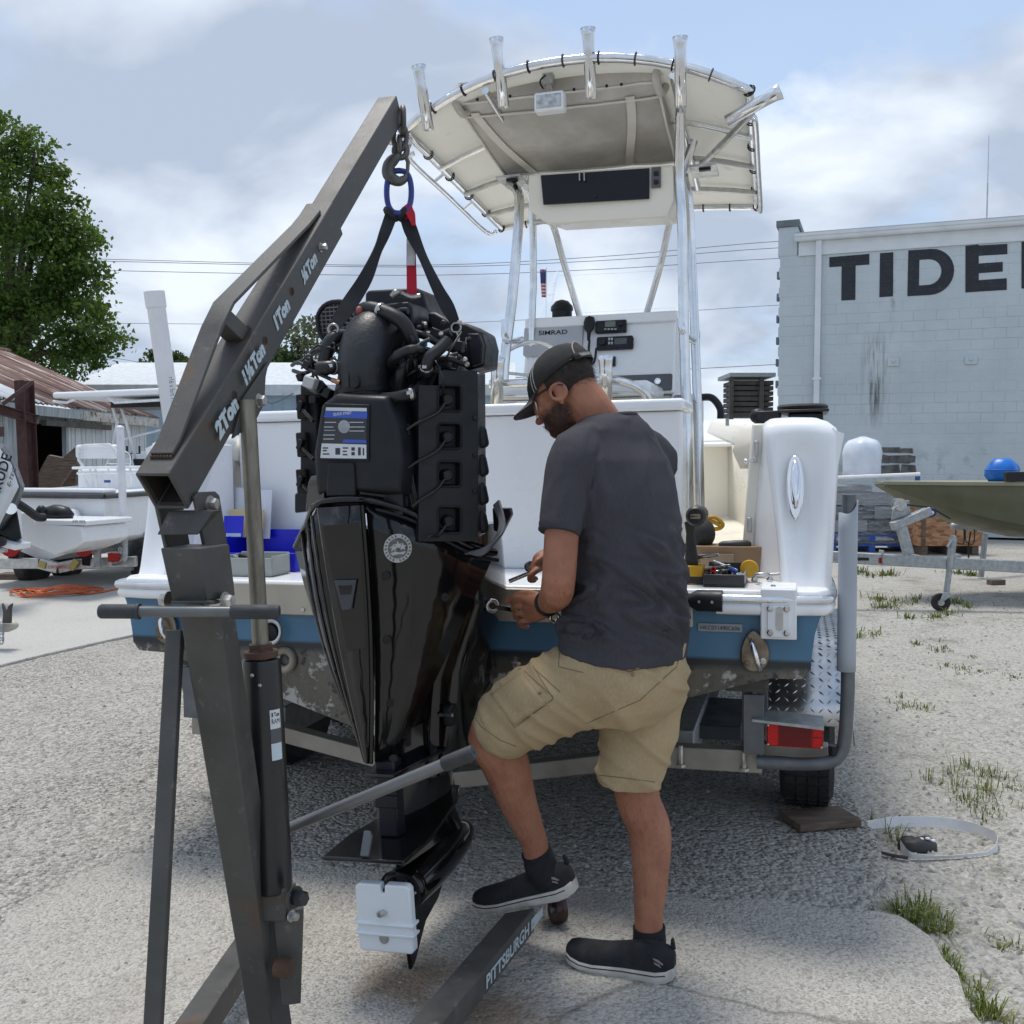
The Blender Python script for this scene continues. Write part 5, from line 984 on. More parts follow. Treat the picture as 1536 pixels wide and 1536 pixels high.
# electronics box hung under the top
ev = 1.98
A, B_, C_, D_ = b(792, 262, ev), b(1010, 247, ev), b(1004, 322, ev - .02), b(818, 333, ev - .02)
ebx = [A, B_, V((B_.x, ev, lerp(B_.z, C_.z, .72))), V((C_.x - .02, ev + .04, C_.z)), V((D_.x, ev + .04, D_.z)), V((A.x, ev, lerp(A.z, D_.z, .72)))]
fr = ebx + [p + V((0, .42, .06)) for p in ebx]; n_ = 6
eb = bp(MB().add(fr, [tuple(range(n_ - 1, -1, -1)), tuple(range(n_, 2 * n_))] + [(i, (i + 1) % n_, n_ + (i + 1) % n_, n_ + i) for i in range(n_)]), 'electronics_box', mCream, bevel=.012, seg=3)
mSmoke = pm('smoked door panel', (.006, .0065, .0075), (.010, .0105, .012), 3, .15, spec=.3)
dq = [b(815, 307, ev - .012), b(974, 298, ev - .012), b(974, 252, ev - .012), b(811, 263, ev - .012)]
bp(MB().add(dq + [p + V((0, .010, 0)) for p in dq], [(0, 1, 2, 3), (4, 5, 6, 7), (0, 1, 5, 4), (1, 2, 6, 5), (2, 3, 7, 6), (3, 0, 4, 7)]), 'door_panel', mSmoke, eb)
bp(MB().lathe([(.012, 0), (.010, .006)], b(893, 294, ev - .013), (0, -1, 0), 12), 'door_lock', mBlackPl, eb)
dq = [b(977, 282, ev - .012), b(991, 281, ev - .012), b(991, 250, ev - .012), b(977, 251, ev - .012)]
bp(MB().add(dq + [p + V((0, .010, 0)) for p in dq], [(0, 1, 2, 3), (4, 5, 6, 7), (0, 1, 5, 4), (1, 2, 6, 5), (2, 3, 7, 6), (3, 0, 4, 7)]), 'switch_panel', pm('grey switch plate', (.12, .12, .12), None, 5, .4), eb)
for py in (260, 273): bp(MB().box(b(984, py, ev - .02), (.022, .012, .02)), 'rocker_switch', mBlackPl, eb, bevel=.002)
bp(MB().box(b(930, 331, ev + .15), (.09, .06, .03)), 'dome_light', mCream, eb, bevel=.008)
for px in (869, 876): bp(MB().tube([b(px, 258, ev - .03), b(px + .5, 271, ev - .03)], .004, 5), 'zip_pull', mAluDull, eb)
# canvas bag under the top
def bag_(u, v_):
    tl, trr, br_, bl_ = b(687, 155, 1.66), b(986, 122, 1.66), b(1014, 243, 2.30), b(760, 264, 2.30)
    p = tl.lerp(trr, u).lerp(bl_.lerp(br_, u), v_); sg = math.sin(math.pi * v_) * .03 * (.4 + .6 * math.sin(math.pi * u)); 
    p = p + V((0, -.02, -sg)) + V((0, 0, .006)) * mnoise.noise(V((u * 6, v_ * 5, 1))); return p
mBagC = NT('stained canvas'); n_ = mBagC.noise(2.2, 8, .62); mBagC.set(col=mBagC.ramp(n_, [(.32, (.34, .315, .285)), (.5, (.46, .435, .40)), (.66, (.60, .575, .535))]), rough=.85); mBagC.bump(mBagC.noise(6, 6, .6), .5, .02); mBagC = mBagC.m
gb = MB().grid(bag_, 16, 12)
o = len(gb.v); gb.grid(lambda u, v_: bag_(u, v_) * 1.0 + V((0, .02 + .03 * v_, .10 + .1 * math.sin(math.pi * v_))), 16, 12)
W_ = 17
edge = [i for i in range(17)] + [W_ * j + 16 for j in range(1, 13)] + [W_ * 12 + i for i in range(15, -1, -1)] + [W_ * j for j in range(11, 0, -1)]
gb.f += [(edge[i], edge[(i + 1) % len(edge)], edge[(i + 1) % len(edge)] + o, edge[i] + o) for i in range(len(edge))]
bagp = bp(gb, 'canvas_bag', mBagC, smooth=70)
for u0, u1 in ((.06, .10), (.86, .91)):
    pts = [bag_(lerp(u0, u1, .0) + .12 * math.sin(math.pi * t_ * .5) * (1 if u0 < .5 else -1) * t_, t_) + V((0, -.004, -.006)) for t_ in [.12 + .085 * i for i in range(11)]]
    bp(MB().loft([[p + V((-.022, 0, 0)), p + V((.022, 0, 0)), p + V((.022, 0, -.004)), p + V((-.022, 0, -.004))] for p in pts]), 'bag_strap', pm('pale canvas strap', (.72, .69, .62), None, 6, .8), bagp)
for u0 in (0, 1): bp(MB().tube(catmull([bag_(u0, .0) + V((.01, .02, .08)), bag_(u0, 0) + V((0, -.03, .0)), bag_(u0, .12) + V((.01, -.03, -.02)), bag_(u0, .13) + V((.03, .01, .03))], 5), .02, 8), 'bag_roll', mBagC, bagp, smooth=60)
bp(MB().tube([b(690, 149, 1.70), b(985, 116, 1.70)], .016, 8), 'bag_rod', mAlu, bagp, smooth=60)
mPipe = pm('pale piping', (.74, .72, .66), None, 6, .7)
for q_ in ([bag_(0, i / 10) for i in range(11)], [bag_(1, i / 10) for i in range(11)], [bag_(i / 12, 1) for i in range(13)], [bag_(i / 12, .02) for i in range(13)], [bag_(i / 12, .16) + V((0, 0, -.004)) for i in range(13)]): bp(MB().tube([p + V((0, -.006, -.004)) for p in q_], .0065, 6), 'bag_piping', mPipe, bagp, smooth=60)
for px in (716, 765, 861, 910, 932): bp(MB().lathe([(.008, 0), (.006, .006)], b(px, 152 - (px - 690) * .105, 1.63), (0, -1, -.3), 8), 'snap', mBlackPl, bagp)
# spreader light
lv = 1.50; c0, c1 = b(801, 168, lv), b(845, 134, lv)
lt = bp(MB().box2((c0.x, lv, c0.z), (c1.x, lv + .07, c1.z)), 'spreader_light', mWhitePl, bevel=.01, seg=3)
mLens = pm('clear lens', (.62, .63, .62), (.30, .30, .30), 30, .12, .3, .5, 60)
bp(MB().box2((c0.x + .012, lv - .004, c0.z + .014), (c1.x - .012, lv + .002, c1.z - .014)), 'lens', mLens, lt, bevel=.002)
bp(MB().tube([((c0.x + c1.x) / 2, lv + .04, c1.z), b(822, 122, 1.6)], .014, 8).box(b(823, 120, 1.6), (.05, .05, .05)), 'light_bracket', mAluDull, lt)
bp(MB().tube(catmull([b(815, 133, lv), b(810, 122, lv), b(818, 113, 1.55)], 4), .005, 5), 'light_wire', mBlackPl, lt)
# rod holders on the rear rim
for (x0, y0, x1, y1) in ((643, 195, 630, 101), (756, 161, 746, 60), (887, 147, 883, 45), (1021, 160, 1021, 58), (1090, 182, 1171, 139)):
    p0, p1 = b(x0, y0, TV0 - .07), b(x1, y1, TV0 - .09); p1 = p1 + V((0, -.02, 0))
    bp(MB().tube([p0, p0.lerp(p1, .75), p0.lerp(p1, .9), p1], [.026, .026, .029, .035], 16, cap=False), 'rod_holder', mAlu, top, smooth=60, solid=.003)
p = canopy(0, .02); bp(MB().tube([p + V((-.13, -.02, -.01)), p + V((.02, 0, -.05))], [.035, .03], 14, cap=False), 'rod_holder', mAlu, top, smooth=60, solid=.003)
for px, py in ((1056, 256), (770, 272)): c = b(px, py, 2.25); bp(MB().box(c, (.14, .22, .012)), 'speaker_plate', mAluDull, top); bp(MB().box(c - V((-.01, .06, .012)), (.06, .03, .012)), 'plate_slot', mBlackPl, top)
# ================================================================ trailer under the boat
tr0 = bM @ V((0, 1.2, 0)); tr0.z = 0
trailer = thing('boat_trailer', 'galvanised boat trailer with diamond plate fenders and red light under the center console boat', 'trailer', tr0)
mPostG = pm('grey galvanised post', (.17, .18, .19), (.12, .13, .14), 10, .5, .6, .1, 60)
mDia = NT('diamond plate'); mDia.tc.object = boat; mDia.co = mDia.tc.outputs['Object']
def dia(m):
    a_ = m.wave(7.5, 0, m.map((1, 1, 1), (0, 0, R(45))), 'X'); return a_
mDia.set(col=mDia.ramp(mDia.noise(12, 5), [(.3, (.40, .41, .42)), (.7, (.60, .61, .62))]), metal=.95, rough=.32); mDia.bump(mDia.noise(60, 4), .1, .003); mDia = mDia.m
wr = bI @ G(1210, 1221); 
def tpart(mb, name, mat, parent=None, **k): return mb.build(name, mat, parent or trailer, world=True, **k)
def T(u, v_, w_): return bM @ V((u, v_, w_))
gz_ = wr.z
for sg in (-1, 1):
    for dv in (0, .78):
        wc = T(sg * wr.x, wr.y + .18 + dv, gz_ + .325); ax = bU
        wl_ = tpart(MB().lathe([(.15, -.10), (.24, -.108), (.29, -.105), (.318, -.085), (.325, -.06), (.326, 0), (.325, .06), (.318, .085), (.29, .105), (.24, .108), (.15, .10)], wc, ax, 36), 'wheel', mRubber, smooth=30)
        tpart(MB().lathe([(.02, -.06), (.16, -.085), (.17, -.09), (.17, .09), (.16, .085), (.02, .06)], wc, ax, 24), 'rim', mGalv, wl_, smooth=40)
        tr_ = MB()
        for k_ in range(40):
            a_ = 2 * math.pi * k_ / 40; d_ = bF * math.cos(a_) + bW * math.sin(a_); t_ = bW * math.cos(a_) - bF * math.sin(a_)
            for off in (-.066, -.022, .022, .066): tr_.box(wc + d_ * .325 + ax * off, (.038, .034, .012), ax=(ax, t_, d_))
        tag(tpart(tr_, 'tyre_tread', mRubber, wl_, smooth=0), kind='stuff')
    # fender: flat topped with sloping ends
    xi, xo = sg * (wr.x - .16), sg * (wr.x + .17); v0 = wr.y - .20; zt_ = gz_ + .70; zb_ = gz_ + .42
    prof = [(v0, zb_), (v0 + .06, zb_ + .10), (v0 + .22, zt_ - .03), (v0 + .34, zt_), (v0 + 1.20, zt_), (v0 + 1.33, zt_ - .03), (v0 + 1.52, zb_ + .06), (v0 + 1.55, zb_)]
    fn = tpart(MB().loft([[T(xi, y, z) for y, z in prof], [T(xo, y, z) for y, z in prof]], False, False), 'fender', mDia, smooth=30, solid=.004)
    tpart(MB().loft([[T(xo, y, z) for y, z in prof], [T(xo + sg * .004, y, z - .07) for y, z in prof]], False, False), 'fender_skirt', mDia, fn, smooth=30, solid=.004)
    lug = MB()
    for i in range(len(prof) - 1):
        a_, c_ = prof[i], prof[i + 1]; ln = math.hypot(c_[0] - a_[0], c_[1] - a_[1]); k_ = max(1, int(ln / .030)); d_ = V((0, c_[0] - a_[0], c_[1] - a_[1])).normalized(); n_ = V((0, -d_.z, d_.y)); n_ = n_ if n_.z > 0 else -n_
        if a_[0] > v0 + 1.0: continue
        for j in range(k_):
            for m_ in range(10):
                p = V((lerp(xi, xo, (m_ + .5) / 10), a_[0], a_[1])) + d_ * (j + .5) * ln / k_ + n_ * .003; s_ = 1 if (j + m_) % 2 else -1
                u_ = (V((1, 0, 0)) * s_ * .7 + d_ * .7).normalized(); q_ = u_.cross(n_)
                lug.add([bM @ (p + u_ * .014), bM @ (p + q_ * .0042), bM @ (p - u_ * .014), bM @ (p - q_ * .0042), bM @ (p + n_ * .0035)], [(0, 1, 4), (1, 2, 4), (2, 3, 4), (3, 0, 4)])
    tag(tpart(lug, 'tread_lugs', mDia, fn, smooth=0), kind='stuff')
    # bunk post (I beam), rails
    ux = b(1131, 1080, .12).x * sg
    za, zb3 = b(1131, 1128, .12).z, b(1131, 1030, .12).z
    ib = MB(); ibp = lambda p0, p1: ibeam(ib, p0, p1, .075, .10, bF)
    ib.beam(T(ux, .10, za), T(ux, .10, zb3 - .02), .066, .012, bF); ib.beam(T(ux, .20, za), T(ux, .20, zb3 + .03), .085, .012, bF); ib.beam(T(ux, .15, za), T(ux, .15, zb3), .012, .10, bF)
    tpart(ib, 'bunk_upright', mPostG, bevel=.002)
    tpart(MB().beam(T(sg * .80, .30, za - .055), T(sg * .80, 5.5, za - .05), .075, .13), 'frame_rail', mGalv, bevel=.006)
    tpart(MB().beam(T(ux * .98, .05, zb3 + .02), T(ux * .90, 3.6, zb3 + .05), .14, .05), 'bunk_board', mOldW, bevel=.01)
# cross beam, V shaped
mCrossA = pm('worn aluminium beam', (.36, .345, .30), (.25, .235, .20), 5, .5, .5, .1, 40)
for sg in (-1, 1):
    q = [b(1143, 1140, .16), b(995, 1132, .16), b(690, 1168, .16)]
    qq = [V((sg * p.x, .16, p.z)) for p in q]
    tpart(MB().beam(bM @ qq[0], bM @ qq[1], .06, .075), 'cross_beam', mCrossA, bevel=.004); tpart(MB().beam(bM @ qq[1], T(0, .16, qq[2].z), .06, .06), 'cross_beam', mCrossA, bevel=.004)
for px, y0, y1 in ((1021, 1118, 1150), (1116, 1128, 1156)):
    tpart(MB().cyl(bM @ b(px, y0, .11), bM @ b(px, y1, .11), .008, None, 8).cyl(bM @ b(px, y1 - 4, .11), bM @ b(px, y1, .11), .016, None, 6), 'hanger_bolt', mSteelBolt)
tpart(MB().beam(T(-.75, .9, za - .02), T(.75, .9, za - .02), .09, .10), 'axle_beam', mGalv); tpart(MB().beam(T(-1.0, wr.y + .18, gz_ + .32), T(1.0, wr.y + .18, gz_ + .32), .06, .06), 'axle', mGalv); tpart(MB().beam(T(-1.0, wr.y + .96, gz_ + .32), T(1.0, wr.y + .96, gz_ + .32), .06, .06), 'axle', mGalv)
tpart(MB().box2((0, 0, 0), (.001, .001, .001)), 'rivet', mGalv) if False else None
lx0, lx1 = b(1014, 1085, .5), b(1112, 1112, .5)
tpart(MB().hexa([T(lx0.x, .5, lx1.z), T(lx1.x, .5, lx1.z), T(lx1.x, .95, lx1.z), T(lx0.x, .95, lx1.z), T(lx0.x, .5, lx0.z), T(lx1.x, .5, lx0.z), T(lx1.x, .95, lx0.z), T(lx0.x, .95, lx0.z)]), 'step_box', pm('blue black beam', (.03, .04, .055), None, 6, .5), bevel=.004)
# tail light
for sg in (1,):
    t0, t1 = b(1150, 1119, .10), b(1235, 1088, .10)
    tl = tpart(MB().hexa([T(*p) for p in ((t0.x, .10, t0.z), (t1.x, .10, t0.z), (t1.x, .17, t0.z), (t0.x, .17, t0.z), (t0.x, .10, t1.z), (t1.x, .10, t1.z), (t1.x, .17, t1.z), (t0.x, .17, t1.z))]), 'tail_light', mRed, bevel=.006)
    mRedB = pm('bright red reflex', (.62, .010, .010), None, 60, .3, spec=.3)
    for fx0, fx1, fz0, fz1 in ((.0, .20, .06, .94), (.80, .985, .52, .94), (.80, .985, .06, .46)):
        tpart(MB().hexa([T(x, y, z) for z in (lerp(t0.z, t1.z, fz0), lerp(t0.z, t1.z, fz1)) for x, y in ((lerp(t0.x, t1.x, fx0 + .02), .097), (lerp(t0.x, t1.x, fx1), .097), (lerp(t0.x, t1.x, fx1), .101), (lerp(t0.x, t1.x, fx0 + .02), .101))]), 'reflex_panel', mRedB, tl)
    mRedD = pm('dark red lens', (.16, .004, .006), None, 60, .2, spec=.3)
    tpart(MB().hexa([T(x, y, z) for z in (lerp(t0.z, t1.z, .08), lerp(t0.z, t1.z, .92)) for x, y in ((lerp(t0.x, t1.x, .22), .0975), (lerp(t0.x, t1.x, .79), .0975), (lerp(t0.x, t1.x, .79), .101), (lerp(t0.x, t1.x, .22), .101))]), 'lamp_lens', mRedD, tl)
    for fx in (.03, .97):
        for fz in (.1, .9): tpart(MB().lathe([(.004, 0), (.003, .003)], T(lerp(t0.x, t1.x, fx), .095, lerp(t0.z, t1.z, fz)), -bF, 8), 'screw', mSteelBolt, tl)
    k0, k1 = b(1128, 1079, .07), b(1236, 1091, .07)
    tpart(MB().hexa([T(k0.x, .07, k0.z - .008), T(k1.x, .07, k1.z - .01), T(k1.x, .20, k1.z - .004), T(k0.x, .20, k0.z - .002), T(k0.x, .07, k0.z), T(k1.x, .07, k1.z), T(k1.x, .20, k1.z + .004), T(k0.x, .20, k0.z + .006)]), 'light_guard', mGalv)
    k0, k1 = b(1128, 1120, .18), b(1150, 1082, .18); tpart(MB().hexa([T(k0.x, .17, k0.z), T(k1.x, .17, k0.z), T(k1.x, .18, k0.z), T(k0.x, .18, k0.z), T(k0.x, .17, k1.z), T(k1.x, .17, k1.z), T(k1.x, .18, k1.z), T(k0.x, .18, k1.z)]), 'light_back_plate', mGalv)
    for i in range(3): tpart(MB().tube(catmull([bM @ b(1130, 1082 + 3 * i, .13), bM @ b(1143 - i, 1092 + 4 * i, .12), bM @ b(1139, 1104, .12), bM @ b(1148, 1112 + i, .13)], 4), .003, 5), 'light_wire', mBlackPl)
    k0, k1 = b(1143, 1133, .16), b(1243, 1120, .16); tpart(MB().hexa([T(x, y, z) for z in (k0.z, k1.z) for x, y in ((k0.x, .16), (k1.x, .16), (k1.x, .22), (k0.x, .22))]), 'light_beam', mCrossA, bevel=.004)
# guide posts
gv = .10
pts = [b(1135, 1143, gv), b(1200, 1146, gv), b(1243, 1143, gv), b(1262, 1128, gv), b(1268, 1100, gv), b(1271, 1050, gv), b(1272, 1000, gv), b(1274, 742, gv)]
tpart(MB().tube([bM @ p for p in catmull(pts, 5)], .0215, 12), 'guide_post', mPostG, smooth=50)
p0, p1 = bM @ b(1269.5, 1006, gv), bM @ b(1272.5, 765, gv)
sl = MB(); rg = []
for i in range(9):
    c = p0.lerp(p1, i / 8); ring = []
    for j in range(20):
        a_ = 2 * math.pi * j / 20; ring.append(c + (bU * math.cos(a_) + bF * math.sin(a_)) * .0275 + V((0, 0, (.012 * math.sin(a_ * 2 + 1) + .02 * math.cos(a_)) if i == 8 else 0)))
    rg.append(ring)
tpart(sl.loft(rg, True, False), 'guide_sleeve', mPVCg, smooth=60, solid=.003)
tpart(MB().tube([bM @ b(1252, 1118, gv), bM @ b(1252, 1132, gv)], .02, 10), 'sleeve_stop', mBlackPl)
LQ = 4.5
l0, l1 = at(231, 436, LQ), at(272, 730, LQ + .1)
tpart(MB().tube([l0 + (l1 - l0) * .085, l1], .040, 16), 'guide_sleeve', mPVCw, smooth=60)
o = tpart(MB().tube([l0, l0.lerp(l1, .086)], .045, 16), 'sleeve_cap', mPVCw, smooth=60, bevel=.004)
tpart(MB().tube(catmull([l1, T(-HB - .14, .62, -.25), T(-HB - .1, .6, -.58), T(-1.0, .6, -.62)], 6), .026, 10), 'guide_post', mPostG, smooth=50)
_d = (l1 - l0).normalized(); text('marker_writing', 'r16 x fort 1.4.7', mDarkBox, trailer, at(253, 566, LQ - .045), (at(257, 608, LQ - .045) - at(253, 566, LQ - .045)), (1, 0, .1), .13, .022, .0, .0)
# wooden board in front of the tyre
w0, w1, w2 = G(1200, 1249), G(1286, 1241), G(1180, 1229)
dx = (w1 - w0).normalized(); dy = (V((0, 0, 1)).cross(dx)); wd = thing('wooden_board', 'flat brown wooden board on the ground at the right trailer tyre', 'board', (w0.x, w0.y, 0))
MB().hexa([w0, w1 + dx * .02, w1 + dx * .02 + dy * .17, w0 + dy * .17] + [p + V((0, 0, .030)) for p in (w0, w1 + dx * .02, w1 + dx * .02 + dy * .17, w0 + dy * .17)]).build('plank', mWood, wd, bevel=.004)
# ================================================================ engine crane
mCrane = NT('worn grey hammered paint'); 
_n = mCrane.noise(7, 8, .65); _c = mCrane.mix(mCrane.ramp(_n, [(.35, 0.0), (.65, 1.0)]), (.062, .060, .055), (.092, .090, .085))
_c = mCrane.mix(mCrane.ramp(mCrane.noise(22, 8, .7), [(.60, 0.0), (.70, .7)]), _c, (.19, .185, .175)); _c = mCrane.mix(mCrane.ramp(mCrane.noise(4.5, 9, .72, mCrane.map(loc=(4, 1, 2))), [(.57, 0.0), (.69, .7)]), _c, (.13, .075, .04))
mCrane.set(col=_c, rough=mCrane.ramp(_n, [(.3, .38), (.7, .62)]), metal=.2, spec=.4); mCrane.bump(mCrane.noise(150, 4), .15, .002); mCrane = mCrane.m
mCraneIn = pm('rusty tube inside', (.03, .022, .018), (.015, .012, .010), 9, .9)
mRodR = NT('grimy ram rod'); mRodR.set(col=mRodR.ramp(mRodR.noise(6, 8, .7, mRodR.map((5, 5, 1))), [(.3, (.10, .085, .065)), (.55, (.24, .22, .18)), (.75, (.36, .33, .28))]), metal=.6, rough=.45); mRodR = mRodR.m
mRam = pm('black ram paint', (.008, .009, .011), (.014, .015, .017), 7, .35, spots=((.09, .09, .09), 14, .66), coat=.2)
mWhiteInk = pm('pale lettering', (.50, .58, .62), (.42, .50, .54), 30, .6, spots=((.13, .13, .13), 45, .60))
mRustBolt = pm('rusty steel', (.10, .05, .03), (.06, .035, .025), 20, .8, bump=.3)
crane = thing('engine_crane', 'dark grey worn steel engine hoist with boom, ram and tonnage lettering', 'engine hoist', (-.55, 1.9, 0))
P0, P1 = at(243, 738, 1.80), at(586, 163, 2.92)
bA = (P1 - P0).normalized(); bS = bA.cross(V((0, 0, 1))).normalized(); bN = bS.cross(bA); BL = (P1 - P0).length
def bm_(px, py, off=0.0):   # pixel -> point on the boom's upright plane shifted sideways by off
    return onplane(px, py, P0 + bS * off, bS)
def sh(p): d = p - P0; return d.dot(bA), d.dot(bN)
def bq(s_, o_, h_): return P0 + bA * s_ + bS * o_ + bN * h_
def cb(mb, name, mat=None, parent=None, **k): return mb.build(name, mat or mCrane, parent or crane, **k)
BWd, BHt = .070, .088
def hollow(mb, s0, s1, w_, h_, t_):
    def ring(s_, a, c): return [bq(s_, -a / 2, -c / 2), bq(s_, a / 2, -c / 2), bq(s_, a / 2, c / 2), bq(s_, -a / 2, c / 2)]
    return mb.loft([ring(s0 + .25, w_ - 2 * t_, h_ - 2 * t_), ring(s0, w_ - 2 * t_, h_ - 2 * t_), ring(s0, w_, h_), ring(s1, w_, h_)], True, True)
sC = sh(bm_(484, 318))[0]
cb(hollow(MB(), 0, sC, BWd, BHt, .006), 'boom', bevel=.003)
def bring(s_, a, c): return [bq(s_, -a / 2, -c / 2), bq(s_, a / 2, -c / 2), bq(s_, a / 2, c / 2), bq(s_, -a / 2, c / 2)]
cb(MB().loft([bring(.012, BWd - .013, BHt - .013), bring(.24, BWd - .013, BHt - .013)], True, False), 'boom_bore', mCraneIn)
cb(MB().loft([bring(sC - .02, .056, .072), bring(BL, .056, .072)]), 'boom_extension', bevel=.003)
# reinforcing strap over the boom
top = BHt / 2
sp_ = [sh(bm_(*q)) for q in ((253, 700), (262, 678), (318, 492), (336, 455), (448, 330), (466, 312))]
sp_ = [(sp_[0][0], top + .004), (sp_[1][0], top + .006)] + [(a, max(h_, top + .02)) for a, h_ in sp_[2:4]] + [(sp_[4][0], top + .012), (sp_[5][0], top + .005)]
st_ = MB().loft([[bq(a, -.023, h_ - .004), bq(a, .023, h_ - .004), bq(a, .023, h_ + .004), bq(a, -.023, h_ + .004)] for a, h_ in sp_])
cb(st_, 'boom_strap', bevel=.0015)
pa = (sp_[2][0] + sp_[3][0]) / 2; ph = (sp_[2][1] + sp_[3][1]) / 2
cb(MB().loft([[bq(pa + dx + .035, o_, top) for dx, o_ in ((-.02, -.02), (.02, -.02), (.02, .02), (-.02, .02))], [bq(pa + dx, o_, ph - .004) for dx, o_ in ((-.02, -.02), (.02, -.02), (.02, .02), (-.02, .02))]]), 'strap_post', bevel=.002)
wd_ = MB()
for k in range(8): wd_.ell(bq(pa + .035 + .022, -.018 + .005 * k, top + .002), .005, None, 6, 4)
for k in range(7): wd_.ell(bq(sp_[0][0] - .004, -.02 + .0065 * k, top + .002), .004, None, 6, 4)
tag(cb(wd_, 'weld_bead', mRustBolt, smooth=60), kind='stuff')
# lug plates for the ram, hanging under the boom
lp_ = [sh(bm_(*q, BWd / 2)) for q in ((399, 542), (394, 566), (392, 606), (378, 633), (345, 658), (362, 596))]
for sd_ in (-1, 1):
    o0 = sd_ * (BWd / 2 + .0015) - (0 if sd_ > 0 else .006)
    fr = [bq(a, o0, h_) for a, h_ in lp_]; fr2 = [bq(a, o0 + .006, h_) for a, h_ in lp_]; n_ = len(lp_)
    cb(MB().add(fr + fr2, [tuple(range(n_ - 1, -1, -1)), tuple(range(n_, 2 * n_))] + [(i, (i + 1) % n_, n_ + (i + 1) % n_, n_ + i) for i in range(n_)]), 'ram_lug', bevel=.0015)
def bolt(p, ax, r, name='bolt', mat=None, L_=.014):
    ax = V(ax).normalized(); hexr = [(r, 0), (r, L_ * .8), (r * .85, L_)]
    return cb(MB().lathe([(r * 1.35, -.002), (r * 1.35, .001)], p, ax, 16).lathe(hexr, p + ax * .001, ax, 6), name, mat or mSteelBolt)
bolt(bm_(388, 601, BWd / 2 + .008), bS, .011); bolt(bm_(481, 371, BWd / 2 + .001), bS, .008); 
for q in ((438, 437), (398, 511), (352, 593)):
    p = bm_(*q, BWd / 2 + .0006); cb(MB().lathe([(.0075, 0), (.007, .0008)], p, bS, 16), 'boom_hole', mCraneIn); cb(MB().torus(p, bS, .0085, .0014, 16, 5), 'hole_edge', mRustBolt)
for body, q0, q1, hh in (('2Ton', (330, 662), (354, 610), .037), ('1½Ton', (370, 580), (393, 526), .035), ('1Ton', (416, 497), (434, 457), .035), ('½Ton', (456, 428), (473, 382), .033)):
    p = bm_(*q0, BWd / 2 + .0078 if q0[0] < 380 else BWd / 2 + .0008); q_ = bm_(*q1, BWd / 2 + .0008); a0, a1 = sh(p), sh(q_)
    d_ = bA
    text('lettering', body, mWhiteInk, crane, P0 + bA * a0[0] + bS * (p - P0).dot(bS) + bN * a0[1], bA, bN, a1[0] - a0[0], hh, .0008, .065, .12)
# clevis holding the boom and mast head
cl_ = [(287, 745), (294, 738), (318, 737), (324, 743), (336, 815), (346, 876), (340, 886), (318, 889), (303, 822)]
oo = BWd / 2 + .002
def plate(polys, off, th_, name, **k):
    a = [bm_(x, y, off) for x, y in polys]; c = [p + bS * th_ for p in a]; n_ = len(a)
    return cb(MB().add(a + c, [tuple(range(n_ - 1, -1, -1)), tuple(range(n_, 2 * n_))] + [(i, (i + 1) % n_, n_ + (i + 1) % n_, n_ + i) for i in range(n_)]), name, **k)
ctr = [sh(bm_(x, y, oo)) for x, y in cl_]
for o_ in (oo, -oo - .008):
    a = [bq(s_, o_, h_) for s_, h_ in ctr]; c = [p + bS * .008 for p in a]; n_ = len(a)
    cb(MB().add(a + c, [tuple(range(n_ - 1, -1, -1)), tuple(range(n_, 2 * n_))] + [(i, (i + 1) % n_, n_ + (i + 1) % n_, n_ + i) for i in range(n_)]), 'clevis_plate', bevel=.002)
bolt(bm_(315, 756, oo + .009), bS, .012)
A_, B_, C_, D_ = at(240, 822, 1.775), at(300, 822, 1.755), at(310, 903, 1.765), at(258, 903, 1.785); dp = V((.028, .085, 0))
cb(MB().hexa([D_, C_, C_ + dp, D_ + dp, A_, B_, B_ + dp, A_ + dp]), 'mast_head', bevel=.003)
A2, B2 = at(224, 768, 1.80), at(293, 768, 1.775)
cb(MB().hexa([at(236, 802, 1.84), at(297, 802, 1.82), at(297, 802, 1.84), at(236, 802, 1.86), A2 + dp * .6, B2 + dp * .6, B2 + dp * .9, A2 + dp * .9]), 'clevis_web', bevel=.002)
cb(MB().hexa([at(257, 907, 1.77), at(318, 907, 1.745), at(330, 905, 1.84), at(268, 905, 1.865)] + [p + V((0, 0, .007)) for p in (at(257, 907, 1.77), at(318, 907, 1.745), at(330, 905, 1.84), at(268, 905, 1.865))]), 'mast_top_plate', bevel=.002)
bolt(at(338, 901, 1.80), bS, .012); bolt(at(252, 900, 1.80), -bS, .012)
# mast
def mring(y, d): pass
FL0, FR0, BR0 = at(267, 912, 1.795), at(328, 912, 1.775), at(352, 912, 1.87); BL0 = FL0 + (BR0 - FR0)
FL1, FR1, BR1 = at(374, 1545, 2.03), at(409, 1545, 2.01), at(440, 1545, 2.10); BL1 = FL1 + (BR1 - FR1)
kx = 1.27
ext = lambda a, c: a + (c - a) * kx
cb(MB().hexa([ext(FL0, FL1), ext(FR0, FR1), ext(BR0, BR1), ext(BL0, BL1), FL0, FR0, BR0, BL0]), 'mast', bevel=.004)
